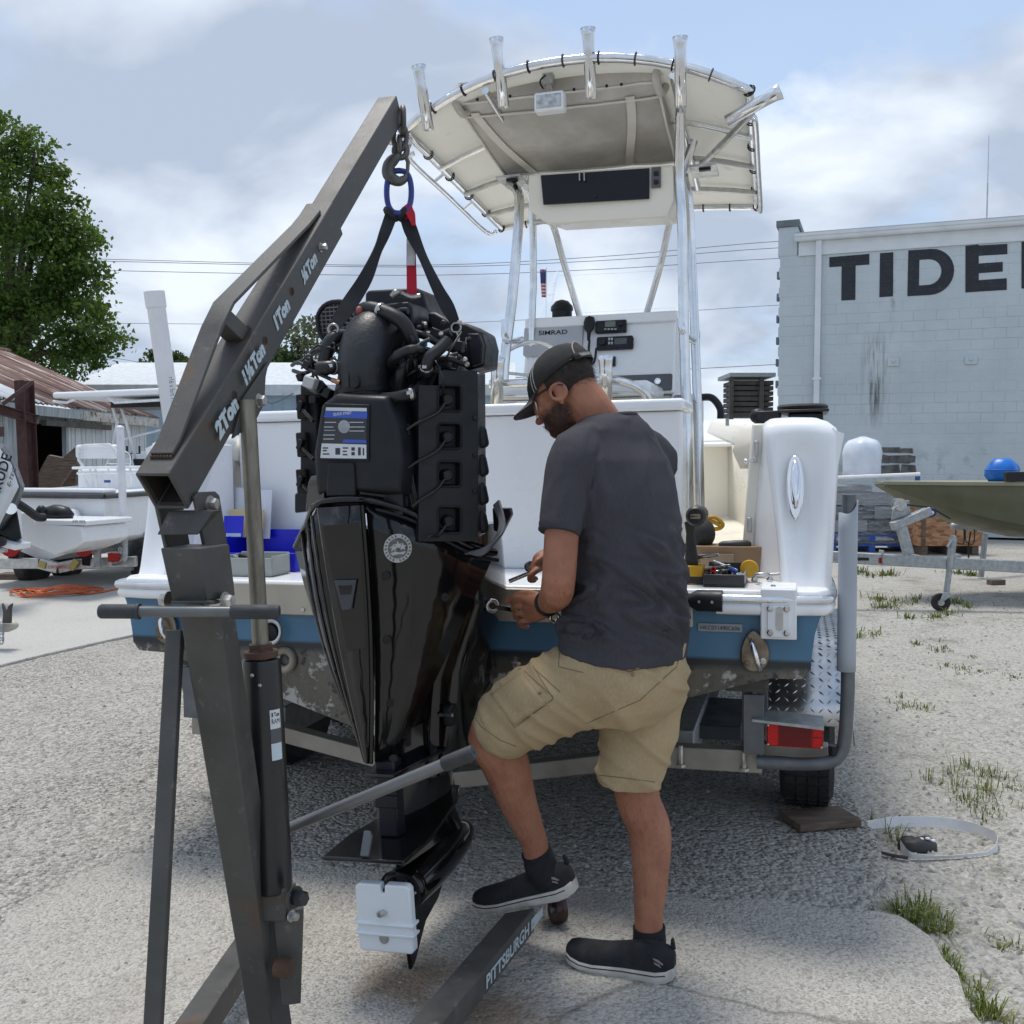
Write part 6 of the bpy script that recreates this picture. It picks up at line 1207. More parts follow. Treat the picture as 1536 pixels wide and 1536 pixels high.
# handle bar across the mast
hb0, hb1 = at(149, 917, 1.72), at(419, 918, 1.72); ha = (hb1 - hb0).normalized(); mGrip = pm('dark rubber grip', (.028, .031, .034), (.04, .043, .046), 20, .65, bump=.2, bsc=200)
cb(MB().tube([hb0 + ha * .05, hb1 - ha * .05], .0098, 14), 'push_bar', mAluDull if False else pm('grey bar paint', (.17, .18, .18), (.12, .125, .125), 8, .4, .4), smooth=50)
for a, c in ((hb0, hb0 + ha * .066), (hb1 - ha * .084, hb1)):
    cb(MB().tube([a, a + ha * .004, c - ha * .004, c], [.0105, .0128, .0128, .0115], 16), 'grip', mGrip, smooth=50)
cb(MB().lathe([(.0142, 0), (.0142, .006)], hb0 + ha * .064, ha, 16), 'grip_collar', mGrip); cb(MB().lathe([(.005, 0), (.0045, .0012)], hb1, ha, 10), 'grip_hole', mCraneIn)
cb(MB().box(hb0.lerp(hb1, .5) + V((0, .02, 0)), (.03, .03, .016)), 'bar_bracket')
# rear stay
cb(MB().beam(at(263, 945, 1.86), ext(at(263, 945, 1.86), at(230, 1545, 1.70)), .022, .03, (1, 0, 0)), 'rear_stay', bevel=.002)
# ram
r0, r1 = at(371, 600, 2.0), at(392, 985, 2.0); c1 = at(411, 1340, 2.0); cx = (c1 - r1).normalized()
cb(MB().tube([r0, r1 + cx * .02], .0165, 18), 'ram_rod', mRodR, smooth=50)
cb(MB().lathe([(.0375, 0), (.0385, .006), (.0385, .47), (.036, .476)], r1 + cx * .004, cx, 28), 'ram_cylinder', mRam, smooth=40)
cb(MB().lathe([(.034, -.012), (.034, 0), (.022, -.018)][::-1], r1, cx, 24).lathe([(.026, -.026), (.026, -.012)], r1, cx, 6), 'gland_nut', mRustBolt, smooth=30)
for dx, dz in ((-.01, .03), (.004, .05)): p = r1 + cx * dz; cb(MB().ell(p + V((dx, -.038, 0)), .004), 'rivet', mSteelBolt)
vd = (V((0, 0, 0)) - V((c1.x, c1.y, 0))).normalized(); rt = V((-vd.y, vd.x, 0)) ; rt = rt if rt.x > 0 else -rt
mLab = NT('ram label'); _s = mLab.n('ShaderNodeSeparateXYZ'); mLab.l(mLab.tc.outputs['Generated'], _s.inputs[0])
mLab.set(col=mLab.ramp(_s.outputs[2], [(.0, (.52, .60, .64)), (.33, (.52, .60, .64)), (.335, (.08, .085, .09)), (.62, (.08, .085, .09)), (.625, (.6, .62, .63)), (1.0, (.6, .62, .63))]), rough=.5)
for e in mLab.t.nodes:
    if e.bl_idname == 'ShaderNodeValToRGB': e.color_ramp.interpolation = 'CONSTANT'
mLab = mLab.m
lt_, lb_ = (at(415, 1066, 1.96) - r1).dot(cx), (at(417, 1142, 1.96) - r1).dot(cx)
def onram(a, l_, rr=.0392): return r1 + cx * l_ + (vd * math.cos(a) + rt * math.sin(a)) * rr
cb(MB().loft([[onram(.28 + .62 * i / 8, l_) for i in range(9)] for l_ in (lt_, lb_)], False, False), 'ram_label', mLab, smooth=60)
text('lettering', '8 Ton', mBlackPl, crane, onram(.36, lt_ + .014, .0405), rt * math.cos(.6) - vd * math.sin(.6), -cx, .018, .009, .0, .03)
text('lettering', 'RAM', mBlackPl, crane, onram(.36, lt_ + .028, .0405), rt * math.cos(.6) - vd * math.sin(.6), -cx, .018, .010, .0, .0)
b0 = r1 + cx * .48
cb(MB().box(b0 + cx * .02, (.06, .06, .07)), 'ram_foot', bevel=.004); bolt(at(444, 1346, 1.95), (1, -.5, 0), .016, 'pump_valve', mRam, .022); bolt(at(437, 1374, 1.98), (1, -.4, 0), .009)
cb(MB().prism([(-.03, 0), (.03, 0), (.022, -.20), (-.016, -.20)], at(432, 1362, 2.02), (1, .3, 0), (0, 0, 1), .012), 'foot_bracket', bevel=.002)
q = at(430, 1450, 1.98); cb(MB().tube([q - V((.02, 0, 0)), q + V((.012, -.01, 0))], .019, 14, cap=True), 'pivot_tube', mRustBolt, smooth=40)
# pump lever
l0, l1 = at(424, 1246, 2.10), at(711, 1128, 1.98); la = (l1 - l0).normalized(); cb(MB().tube([l0, l1 - la * .01], [.0118, .0128], 14), 'pump_lever', pm('grey lever paint', (.20, .205, .20), (.15, .15, .15), 10, .42, .5), smooth=50)
cb(MB().tube([l1 - la * .072, l1 - la * .066, l1 - la * .004, l1], [.0145, .0158, .0158, .014], 16), 'lever_grip', mGrip, smooth=50); cb(MB().lathe([(.004, 0), (.004, .001)], l1, la, 8), 'grip_hole', mCraneIn)
# legs
ZT, ZB = .150, .078
def legbox(a, c, d_, e, name):
    lo = [V((p.x, p.y, ZB)) for p in (a, c, d_, e)]; return cb(MB().hexa(lo + [V((p.x, p.y, ZT)) for p in (a, c, d_, e)]), name, bevel=.004)
La, Lb, Lc, Ld = G(632, 1510, ZT), G(682, 1510, ZT), G(802, 1361, ZT), G(757, 1369, ZT)
dl = (Lc - Lb).normalized(); legbox(La - dl * .75, Lb - dl * .75, Lc, Ld, 'leg')
a = G(729, 1463, .105); a = onplane(729, 1463, Lb + V((0, 0, 0)), dl.cross(V((0, 0, 1)))); z0 = .088
ln = ((onplane(793, 1393, Lb, dl.cross(V((0, 0, 1)))) - a).dot(dl)); nrm = dl.cross(V((0, 0, 1))).normalized()
o_ = Lb + dl * (a - Lb).dot(dl) + nrm * .0005; o_.z = .092
text('lettering', 'PITTSBURGH', mWhiteInk, crane, o_, dl, (0, 0, 1), ln, .038, .0008, .03)
o2 = o_ + dl * (ln + .02); cb(MB().prism([(0, .0), (.10, .004), (.10, .03), (0, .034)], o2, dl, (0, 0, 1), .001), 'lettering_bar', mWhiteInk)
cst = at(836, 1376, 3.06); cst.z = .048; cw = V((.95, .35, 0)).normalized()
mCW = pm('red brown caster', (.045, .014, .012), (.03, .010, .009), 12, .35); c_ = cb(MB().lathe([(.02, -.016), (.044, -.018), (.048, -.008), (.048, .008), (.044, .018), (.02, .016)], cst, cw, 24), 'caster_wheel', mCW, smooth=30)
cb(MB().lathe([(.012, -.02), (.012, .02)], cst, cw, 12), 'caster_axle', mSteelBolt); cb(MB().box(cst + cw * .026 + V((-.01, 0, .03)), (.004, .05, .07)).box(cst - cw * .026 + V((-.01, 0, .03)), (.004, .05, .07)).box(cst + V((-.02, 0, .062)), (.07, .07, .006)), 'caster_fork', mSteelBolt)
Ma, Mb_, Mc, Md = G(261, 1536, ZT), G(306, 1536, ZT), G(362, 1410, ZT), G(330, 1415, ZT); dm = V((.06, 1, 0)).normalized(); s2 = V((1, -.06, 0)).normalized()
m0 = G(283, 1536, ZT); m1 = m0 + dm * .78; legbox(m0 - dm * .5 - s2 * .034, m0 - dm * .5 + s2 * .034, m1 + s2 * .034, m1 - s2 * .034, 'leg')
cst = m1 + dm * .02; cst.z = .048; cb(MB().lathe([(.02, -.016), (.044, -.018), (.048, -.008), (.048, .008), (.044, .018), (.02, .016)], cst + dm * .03, (1, 0, 0), 24), 'caster_wheel', mCW, smooth=30)
cb(MB().box((-.5, 1.72, .112), (.95, .09, .076)), 'base_beam', bevel=.004); cb(MB().box((-.44, 1.95, .112), (.16, .5, .07)), 'mast_foot', bevel=.004)
for x, y in ((-.93, 1.62), (-.1, 1.62)): cb(MB().lathe([(.02, -.016), (.05, -.018), (.052, 0), (.05, .018), (.02, .016)], (x, y, .052), (1, 0, 0), 20), 'caster_wheel', mCW, smooth=30)
# ================================================================ hook, sling
HD = 2.93
hk = thing('lifting_hook', 'rusty steel chain and hook hanging from the crane boom tip', 'hook', at(600, 200, HD))
mHook = pm('worn cast steel', (.15, .145, .135), (.09, .085, .08), 20, .5, .6, .15, 60)
def ring_(name, px, py, ax, R_, r, sx, par, mat=mHook, d=HD): return MB().torus(at(px, py, d), ax, R_, r, 26, 8, sx, (0, 0, 1)).build(name, mat, par, smooth=60)
ring_('chain_link', 604, 182, (1, .2, 0), .026, .008, 1.5, hk); ring_('chain_link', 600, 206, (.25, 1, 0), .020, .0075, 1.75, hk); ring_('chain_link', 599, 218, (1, .2, 0), .016, .007, 1.4, hk); ring_('hook_eye', 601, 226, (.1, 1, 0), .018, .009, 1.1, hk)
hp = [at(x, y, HD) for x, y in ((600, 232), (592, 238), (584, 247), (582, 259), (588, 268), (599, 272), (608, 267), (609, 260))]
MB().tube(catmull(hp, 4), [.010, .0115, .013, .0145, .016, .017, .0175, .0175, .018, .018, .018, .018, .018, .018, .0175, .017, .017, .0165, .016, .015, .0145, .0135, .0125, .0115, .011, .009, .0075, .0065, .004], 12).build('hook', mHook, hk, smooth=60)
MB().tube([at(607, 232, HD), at(612, 243, HD), at(611, 262, HD)], [.006, .006, .005], 8).build('safety_latch', mHook, hk, smooth=60)
mBlueSt = pm('blue lifting ring', (.03, .05, .26), (.02, .032, .17), 14, .35, .2, coat=.2); mWeb = NT('black webbing'); mWeb.set(col=mWeb.ramp(mWeb.noise(8, 5), [(.3, (.012, .013, .016)), (.7, (.030, .032, .036))]), rough=.85); mWeb.bump(mWeb.wave(120, 0, None, 'Z'), .3, .002); mWeb = mWeb.m
mRedWeb = pm('red webbing', (.50, .012, .035), (.38, .010, .025), 12, .75, bump=.2, bsc=120)
slg = thing('lifting_sling', 'black and red webbing sling under a blue ring holding the motor', 'sling', at(598, 290, HD))
oval = []
for i in range(32):
    a = 2 * math.pi * i / 32; oval.append(at(598.5 + 18.5 * math.copysign(abs(math.cos(a)) ** .7, math.cos(a)), 288 - 32 * math.copysign(abs(math.sin(a)) ** .9, math.sin(a)), HD + .012 * math.sin(a) - .006))
MB().tube(oval, .0085, 10, closed=True).build('lifting_ring', mBlueSt, slg, smooth=60)
def web(name, pts, wds, mat, par=None, dd=.004):   # flat band through pixels (px, py, depth, angle of width)
    rg = []
    cs = catmull([at(*p[:3]) for p in pts], 6); an = catmull([V((p[3], wds[i], 0)) for i, p in enumerate(pts)], 6)
    for i, c in enumerate(cs):
        a, wd__ = an[i].x, an[i].y; u = V((math.cos(a), math.sin(a), 0)); t = (cs[min(i + 1, len(cs) - 1)] - cs[max(i - 1, 0)]).normalized(); n_ = t.cross(u).normalized(); u = n_.cross(t).normalized()
        rg.append([c - u * wd__ / 2 - n_ * dd / 2, c + u * wd__ / 2 - n_ * dd / 2, c + u * wd__ / 2 + n_ * dd / 2, c - u * wd__ / 2 + n_ * dd / 2])
    return MB().loft(rg).build(name, mat, par or slg, smooth=30)
web('sling_strap', [(589, 316, 2.93, .2), (580, 342, 2.92, .1), (568, 372, 2.90, .9), (548, 418, 2.88, .5), (520, 462, 2.84, .2), (500, 492, 2.82, .0)], [.036, .034, .030, .040, .044, .030], mWeb)
web('sling_strap', [(607, 316, 2.935, -.2), (616, 345, 2.93, .1), (634, 385, 2.93, .6), (655, 430, 2.93, .3), (671, 460, 2.93, .1), (684, 486, 2.93, 0)], [.036, .040, .030, .034, .040, .026], mWeb)
rs_ = web('red_strap', [(613, 322, 2.93, .0), (616, 350, 2.94, .1), (617, 395, 2.95, 0), (618, 446, 2.96, 0)], [.030, .024, .028, .030], mRedWeb)
web('sling_label', [(615, 358, 2.928, .1), (616, 375, 2.935, .05), (616.5, 398, 2.940, 0)], [.020, .024, .024], pm('torn label sleeve', (.58, .58, .60), (.33, .32, .34), 30, .5), rs_, .003)
MB().loft([[at(x, y, d) for x, y, d in q] for q in (((602, 312, 2.91), (614, 303, 2.91), (617, 306, 2.93), (606, 316, 2.93)), ((610, 322, 2.905), (622, 318, 2.905), (623, 322, 2.94), (612, 326, 2.94)), ((618, 338, 2.91), (624, 338, 2.91), (624, 340, 2.94), (618, 340, 2.94)))]).build('red_wrap', mRedWeb, slg, smooth=40)
MB().torus(at(587, 321, 2.93), (.6, .1, .7), .016, .012, 16, 8).torus(at(607, 321, 2.93), (-.6, .1, .7), .016, .012, 16, 8).build('strap_loop', mWeb, slg, smooth=60)
mZincH = pm('zinc snap hook', (.50, .49, .46), (.33, .32, .30), 20, .35, .9)
for (x, y, d) in ((500, 490, 2.82), (684, 488, 2.93)):
    s_ = 1 if x < 600 else -1
    MB().torus(at(x, y + 4, d), (.1, 1, 0), .014, .0042, 18, 7).build('strap_ring', mZincH, slg, smooth=60)
    MB().tube(catmull([at(x, y + 10, d), at(x - 4 * s_, y + 20, d), at(x + 4, y + 34, d - .01), at(x + 10, y + 38, d - .01), at(x + 14, y + 30, d), at(x + 16, y + 18, d)], 5), .0055, 8).build('snap_hook', mZincH, slg, smooth=60)
MB().tube(catmull([at(588, 445, 2.90), at(594, 438, 2.90), at(600, 440, 2.93), at(616, 446, 2.95), at(630, 444, 2.96)], 5), .009, 8).build('lift_shackle', mZincH, slg, smooth=60)
# ================================================================ the outboard hanging from the crane (local: x starboard, y forward, z up)
EY, ER = R(18), R(-4.0)
eM = Matrix.Translation((-.314, 2.753, 0)) @ Matrix.Rotation(-EY, 4, 'Z') @ Matrix.Rotation(ER, 4, 'Y'); eI = eM.inverted()
eF = eM.to_3x3() @ V((0, 1, 0)); eS = eM.to_3x3() @ V((1, 0, 0))
eng = thing('outboard_motor', 'large black outboard motor without its top cowl hanging from the crane', 'outboard motor', M=eM)
def e(px, py, f): return eI @ onplane(px, py, eM @ V((0, f, 0)), eF)
def eb_(mb, name, mat, parent=None, **k): return mb.build(name, mat, parent or eng, world=False, **k)
def eplane(p, q, r):
    p, q, r = V(p), V(q), V(r); n = (q - p).cross(r - p).normalized()
    if (eM.to_3x3() @ n).y > 0: n = -n
    def fn(px, py, off=0.0): return eI @ onplane(px, py, eM @ p, eM.to_3x3() @ n) + n * off
    return fn, n
mMatte = pm('matt black casting', (.0075, .0088, .0115), (.012, .0135, .016), 9, .5, bump=.18, bsc=160, spec=.38)
mHose = pm('black rubber hose', (.009, .0095, .0105), (.015, .0155, .0165), 14, .45, bump=.1, bsc=200)
mClamp = pm('hose clamp', (.62, .62, .60), (.45, .45, .43), 20, .3, 1.0)
# --- lower cowl (two gloss chaps and the rear panel)
rT, rB = e(549, 757, -.10), e(562, 1143, -.035); sT, sB = e(744, 824, .15), e(592, 1139, .0); cz = e(512, 757, -.10)
hw = (rT.x - e(478, 757, -.10).x) / 2; cx0 = rT.x - hw     # half width of the rear panel, its centre line
def bulge(p, t, o): return p + V((o * math.sin(math.pi * t), 0, 0))
def column(top, bot, o): return [bulge(bot.lerp(top, i / 10), i / 10, o) for i in range(11)]
cxb = 0.0
def mir(p, t): c = lerp(rB.x - .012, cx0, t); return V((2 * c - p.x, p.y, p.z))
ridge = column(rT, rB, .012); seam = column(sT, sB, .006)
midS = [ridge[i].lerp(seam[i], .5) + V((.004 * math.sin(math.pi * i / 10), -.010 * math.sin(math.pi * i / 10), 0)) for i in range(11)]
stb = MB(); stb.add([p for c in (ridge, midS, seam) for p in c], [(c * 11 + i, (c + 1) * 11 + i, (c + 1) * 11 + i + 1, c * 11 + i + 1) for c in range(2) for i in range(10)])
eb_(stb, 'cowl_side', mBlackGloss, smooth=60, solid=.008)
pr_ = [[mir(p, i / 10) for i, p in enumerate(c)] for c in (ridge, midS, seam)]
pT, pB = e(443, 820, .15), e(557, 1140, .0)
pr_[2] = [pB.lerp(pT, i / 10) + V((-.016 * math.sin(math.pi * (i / 10) ** 1.5), 0, 0)) for i in range(11)]
pr_[1] = [pr_[0][i].lerp(pr_[2][i], .5) + V((-.012 * math.sin(math.pi * i / 10), -.02 * math.sin(math.pi * i / 10), 0)) for i in range(11)]
prt = MB().add([p for c in pr_ for p in c], [(c * 11 + i, c * 11 + i + 1, (c + 1) * 11 + i + 1, (c + 1) * 11 + i) for c in range(2) for i in range(10)]); eb_(prt, 'cowl_side', mBlackGloss, smooth=60, solid=.008)
# styling ribs on the port chap
for k, fr_ in enumerate((.18, .36, .54)):
    pts = [pr_[0][i].lerp(pr_[1][i], fr_ * 2 if fr_ < .5 else 1.0).lerp(pr_[2][i], 0 if fr_ < .5 else .2) + V((-.006, -.004, 0)) for i in range(0, 11)]
    eb_(MB().tube(pts, .0045, 6), 'cowl_rib', mBlackGloss, smooth=60)
rear = MB(); L_ = [mir(p, i / 10) + V((.006, -.012, 0)) for i, p in enumerate(ridge)]; R_ = [p + V((-.010, -.012, 0)) for p in ridge]
rear.add(L_ + R_, [(i, i + 11, i + 12, i + 1) for i in range(10)]); eb_(rear, 'rear_panel', mBlackGloss, smooth=60, solid=.012)
eb_(MB().tube([p + V((-.004, -.014, 0)) for p in ridge], .006, 6), 'cowl_edge', mBlackGloss, smooth=60); eb_(MB().tube([p + V((.004, -.010, 0)) for p in pr_[0]], .005, 6), 'cowl_edge', mBlackGloss, smooth=60)
rpl, rpn = eplane(R_[10], R_[0], L_[10])
dq = [rpl(x, y, .007) for x, y in ((523, 977), (552, 971), (541, 782), (484, 788))]
eb_(MB().add(dq + [p - rpn * .004 for p in dq], [(0, 1, 2, 3), (7, 6, 5, 4), (0, 4, 5, 1), (1, 5, 6, 2), (2, 6, 7, 3), (3, 7, 4, 0)]), 'rear_door', mBlackGloss, bevel=.0015)
lq = [rpl(x, y, .008) for x, y in ((517, 914), (531, 912), (538, 868), (505, 869))]
la_ = eb_(MB().add(lq + [p + rpn * .008 for p in lq], [(0, 1, 2, 3), (7, 6, 5, 4), (0, 4, 5, 1), (1, 5, 6, 2), (2, 6, 7, 3), (3, 7, 4, 0)]), 'latch', pm('dark grey latch', (.045, .052, .066), None, 20, .3), bevel=.002)
lq = [rpl(x, y, .0165) for x, y in ((515, 890), (530, 889), (532, 876), (512, 877))]
eb_(MB().add(lq + [p + rpn * .001 for p in lq], [(0, 1, 2, 3), (7, 6, 5, 4)]), 'latch_slot', mCraneIn, la_)
stp, stn = eplane(rT.lerp(rB, .3), rT.lerp(rB, .9), sT)
def on_st(px, py, off=.0):   # the bulged starboard panel, by nearest point search
    best = None; o = cO; d = ray(px, py).normalized()
    for c in (0, 1):
        A = (ridge, midS, seam)[c]; B2 = (ridge, midS, seam)[c + 1]
        for i in range(10):
            for tri in ((A[i], B2[i], B2[i + 1]), (A[i], B2[i + 1], A[i + 1])):
                w0, w1, w2 = (eM @ q for q in tri)
                from mathutils.geometry import intersect_ray_tri as irt
                h = irt(w0, w1, w2, d, o, True)
                if h is not None:
                    n_ = (w1 - w0).cross(w2 - w0).normalized(); n_ = -n_ if n_.dot(d) > 0 else n_
                    return eI @ (h + n_ * off), eI.to_3x3() @ n_
    return stp(px, py, off), stn
for px, py in ((578, 863), (580, 959), (585, 1054), (667, 895), (589, 1137)):
    p, n_ = on_st(px, py, .0045); sc_ = eb_(MB().lathe([(.0125, 0), (.012, .0012), (.009, .0014), (.0085, -.002), (.001, -.002)], p, n_, 20), 'cowl_screw', mBlackSatin, smooth=30); eb_(MB().torus(p + n_ * .001, n_, .0115, .0012, 18, 5), 'screw_ring', mBlackGloss, sc_, smooth=60)
p, n_ = on_st(596, 822, .0046); ax_ = V((0, 0, 1)).cross(n_).normalized(); ay_ = n_.cross(ax_)
mDecS, mDecK = pm('silver decal', (.50, .51, .50), (.38, .39, .38), 40, .4), pm('dark decal', (.05, .055, .05), (.14, .15, .14), 60, .4)
def disc(r, off, k=32): return MB().prism([(r * math.cos(2 * math.pi * i / k), r * math.sin(2 * math.pi * i / k)) for i in range(k)], p + n_ * off, ax_, ay_, .0006)
dec = eb_(disc(.0395, 0), 'round_decal', mDecS, smooth=0); eb_(disc(.028, .0008), 'decal_field', mDecK, dec, smooth=0)
def star(cx, cy, r): return [(cx + (r if i % 2 == 0 else r * .42) * math.sin(math.pi * i / 5), cy + (r if i % 2 == 0 else r * .42) * math.cos(math.pi * i / 5)) for i in range(10)]
for cx_s, cy_s, r_ in ((-.0125, .002, .0115), (.0, .008, .0125), (.0135, .003, .0115)): eb_(MB().prism(star(cx_s, cy_s, r_), p + n_ * .0016, ax_, ay_, .0005), 'decal_star', mDecS, dec, smooth=0)
eb_(MB().prism([(-.022, -.012), (-.008, -.008), (.004, -.012), (.022, -.009), (.016, -.018), (0, -.016), (-.016, -.019)], p + n_ * .0016, ax_, ay_, .0005), 'decal_wave', mDecS, dec, smooth=0)
tks = MB()
for i in range(22):
    if i % 11 == 5: continue
    a = 2 * math.pi * i / 22; c = V((.034 * math.cos(a), .034 * math.sin(a), 0)); t = V((-math.sin(a), math.cos(a), 0)); n2 = V((math.cos(a), math.sin(a), 0))
    tks.prism([tuple((c + t * x + n2 * y)[:2]) for x, y in ((-.0028, -.003), (.0015, -.003), (.0028, .003), (-.001, .003))], p + n_ * .0008, ax_, ay_, .0004)
tag(eb_(tks, 'decal_lettering', mDecK, dec, smooth=0), kind='stuff')
# upper rim of the lower cowl and its two shoulder pieces
rim = [pr_[2][10] + V((0, 0, .0)), pr_[1][10] + V((0, 0, .01)), pr_[0][10] + V((0, 0, .012)), ridge[10] + V((0, 0, .012)), ridge[10].lerp(seam[10], .28) + V((.02, -.004, .014)), midS[10] + V((.012, -.01, -.002)), ridge[10].lerp(seam[10], .78) + V((.012, -.006, -.02)), seam[10] + V((0, 0, -.010))]
eb_(MB().tube(catmull(rim, 6), .009, 8), 'cowl_rim', mBlackGloss, smooth=60); eb_(MB().tube(catmull([q + V((0, .012, -.022)) for q in rim], 6), .006, 8), 'cowl_rim', mBlackSatin, smooth=60)
for pts in (((537, 765), (598, 772), (600, 735), (583, 714), (538, 711)), ((458, 768), (487, 762), (485, 710), (466, 714), (460, 728))):
    f_ = -.085; q = [e(x, y, f_ + (.05 if x in (598, 600, 458, 460, 466) else 0) + (.02 if x == 583 else 0)) for x, y in pts]; q2 = [a + V((0, .012, 0)) for a in q]; n = 5
    eb_(MB().add(q + q2, [tuple(range(n - 1, -1, -1)), tuple(range(n, 2 * n))] + [(i, (i + 1) % n, n + (i + 1) % n, n + i) for i in range(n)]), 'cowl_shoulder', mBlackGloss, bevel=.004, smooth=60)
# --- inside fill and midsection
def eloft(sts, name, mat, parent=None, n=24, pw=.6, smooth=60, **k):   # stations: (z, centre x, centre y, half x, half y)
    rg = [[V((cx + hx * math.copysign(abs(math.cos(a)) ** pw, math.cos(a)), cy + hy * math.copysign(abs(math.sin(a)) ** pw, math.sin(a)), z)) for a in [2 * math.pi * i / n for i in range(n)]] for z, cx, cy, hx, hy in sts]
    return eb_(MB().loft(rg), name, mat, parent, smooth=smooth, **k)
eloft([(.62, .0, .18, .03, .10), (.80, -.01, .16, .045, .12), (1.0, -.02, .16, .07, .14), (1.16, -.02, .17, .09, .17), (1.26, -.02, .2, .12, .2)], 'inner_shell', mBlackSatin)
mp0, mp1 = e(744, 840, .40), e(690, 1085, .42)
eloft([(.50, .03, .36, .055, .17), (.62, .04, .38, .075, .19), (.80, .05, .40, .095, .20), (1.0, mp0.x - .11, .42, .105, .19), (1.16, mp0.x - .11, .42, .105, .18), (1.24, mp0.x - .10, .40, .10, .16)], 'midsection', mBlackGloss, pw=.8)
sw = e(735, 915, .62)
eb_(MB().box2((sw.x - .16, .52, .72), (sw.x - .02, .70, 1.16)), 'swivel_bracket', mBlackGloss, bevel=.02, seg=3)
for o_ in (-.06, .0): eb_(MB().prism([(.58, .66), (.72, .70), (.74, 1.02), (.66, 1.06), (.58, 1.0), (.57, .75)], (sw.x - .05 + o_, 0, 0), (0, 1, 0), (0, 0, 1), .02), 'clamp_bracket', mBlackGloss, bevel=.006)
kp = e(736, 908, .44); eb_(MB().lathe([(.018, -.06), (.018, 0), (.013, .006), (.004, .008)], kp, (.3, -1, 0), 16), 'mount_bolt', mSteelBolt, smooth=40)
gp_ = e(675, 1072, .22); eb_(MB().box(gp_, (.03, .05, .06)), 'mount_block', mBlackSatin, bevel=.006); eb_(MB().cyl(gp_ + V((-.025, -.02, .004)), gp_ + V((.02, -.03, .006)), .0055, None, 10), 'mount_stud', mSteelBolt)
# --- driveshaft housing, plates, gearcase
zp = e(548, 1287, -.15).z; zs = e(570, 1150, .0).z
def foil(z, f0, f1, hw_, cx=0.0, n=12):
    pts = []
    for i in range(n + 1): t = i / n; pts.append((hw_ * (1.9 * math.sqrt(t) * (1 - t) + .12 * (1 - t) if True else 0), lerp(f1, f0, t)))
    return [V((cx + x, y, z)) for x, y in pts] + [V((cx - x, y, z)) for x, y in pts[-2:0:-1]]
eb_(MB().loft([foil(zp - .005, .0, .42, .050), foil(zp + .06, .0, .43, .055), foil(zs - .03, .02, .46, .068), foil(zs + .08, .02, .50, .08)]), 'driveshaft_housing', mBlackGloss, smooth=60)
pz = e(569, 1158, -.02); eb_(MB().prism([(-.04, -.06), (.045, -.06), (.09, .2), (.06, .42), (-.06, .42), (-.09, .2)], (pz.x + .015, 0, pz.z - .006), (1, 0, 0), (0, 1, 0), .012), 'joint_flange', mBlackGloss, bevel=.004)
eb_(MB().box2((-.030, -.012, zp + .005), (.030, .04, zs + .02)), 'trailing_web', mBlackSatin, bevel=.006); eb_(MB().box2((-.034, -.018, zp + .09), (.034, -.006, zp + .125)), 'housing_rib', mBlackSatin, bevel=.003)
eb_(MB().prism([(-.125, -.17), (.115, -.17), (.12, .0), (.075, .32), (.03, .47), (-.03, .47), (-.075, .32), (-.13, .0)], (0, 0, zp - .006), (1, 0, 0), (0, 1, 0), .012), 'cavitation_plate', mBlackGloss, bevel=.004)
t0 = e(551, 1268, -.15); eb_(MB().prism([(-.014, -.03), (.012, -.03), (.016, .02), (.010, .032), (-.008, .032)], t0 + V((0, 0, .004)), (1, 0, 0), (0, .35, 1), .012), 'trim_tab', mPostG, bevel=.003)
hz = e(603, 1338, .0); ax0 = V((0, 0, hz.z))
tor = [(.052, .0), (.060, .006), (.063, .04), (.066, .12), (.067, .22), (.063, .32), (.053, .42), (.036, .49), (.014, .525), (.002, .53)]
eb_(MB().lathe(tor, (hz.x, 0, hz.z), (0, 1, 0), 28), 'gearcase', mBlackGloss, smooth=60)
eb_(MB().loft([foil(hz.z + .03, .0, .46, .050, hz.x), foil(lerp(hz.z, zp, .6), -.01, .45, .036, hz.x * .5), foil(zp, -.02, .44, .042)]), 'gearcase_neck', mBlackGloss, smooth=60)
sk_ = [(.03, hz.z - .05), (.34, hz.z - .055), (.24, hz.z - .12), (.14, .09), (.05, .012), (.02, .002), (.012, .06), (.02, .14)]
eb_(MB().prism(sk_, (hz.x + .004, 0, 0), (0, 1, 0), (0, 0, 1), -.012), 'skeg', mBlackGloss, bevel=.004)
eb_(MB().lathe([(.058, -.002), (.058, -.008), (.050, -.010), (.046, -.004), (.028, -.004), (.027, -.016), (.018, -.018), (.014, -.004)], (hz.x, 0, hz.z), (0, 1, 0), 28), 'bearing_carrier', mBlackSatin, smooth=30)
for a in range(6): c = V((hz.x + .037 * math.cos(a * 1.047), -.006, hz.z + .037 * math.sin(a * 1.047))); eb_(MB().tube([V((hz.x + .022 * math.cos(a * 1.047), -.008, hz.z + .022 * math.sin(a * 1.047))), c + V((.008 * math.cos(a * 1.047), 0, .008 * math.sin(a * 1.047)))], .004, 6), 'carrier_spoke', mBlackSatin)
eb_(MB().lathe([(.006, 0), (.004, .005)], (hz.x + .043, -.010, hz.z + .004), (0, -1, 0), 10), 'carrier_bolt', mSteelBolt)
eb_(MB().cyl((hz.x, .0, hz.z), (hz.x, -.145, hz.z), .012, None, 14), 'prop_shaft', mSteelBolt, smooth=50)
g0, g1 = e(540, 1424, -.15), e(615, 1329, -.15); gx = (g0.x + g1.x) / 2; gw, gh = g1.x - g0.x, g1.z - g0.z
mGuard = pm('translucent white plastic', (.78, .81, .83), (.72, .75, .78), 5, .35)
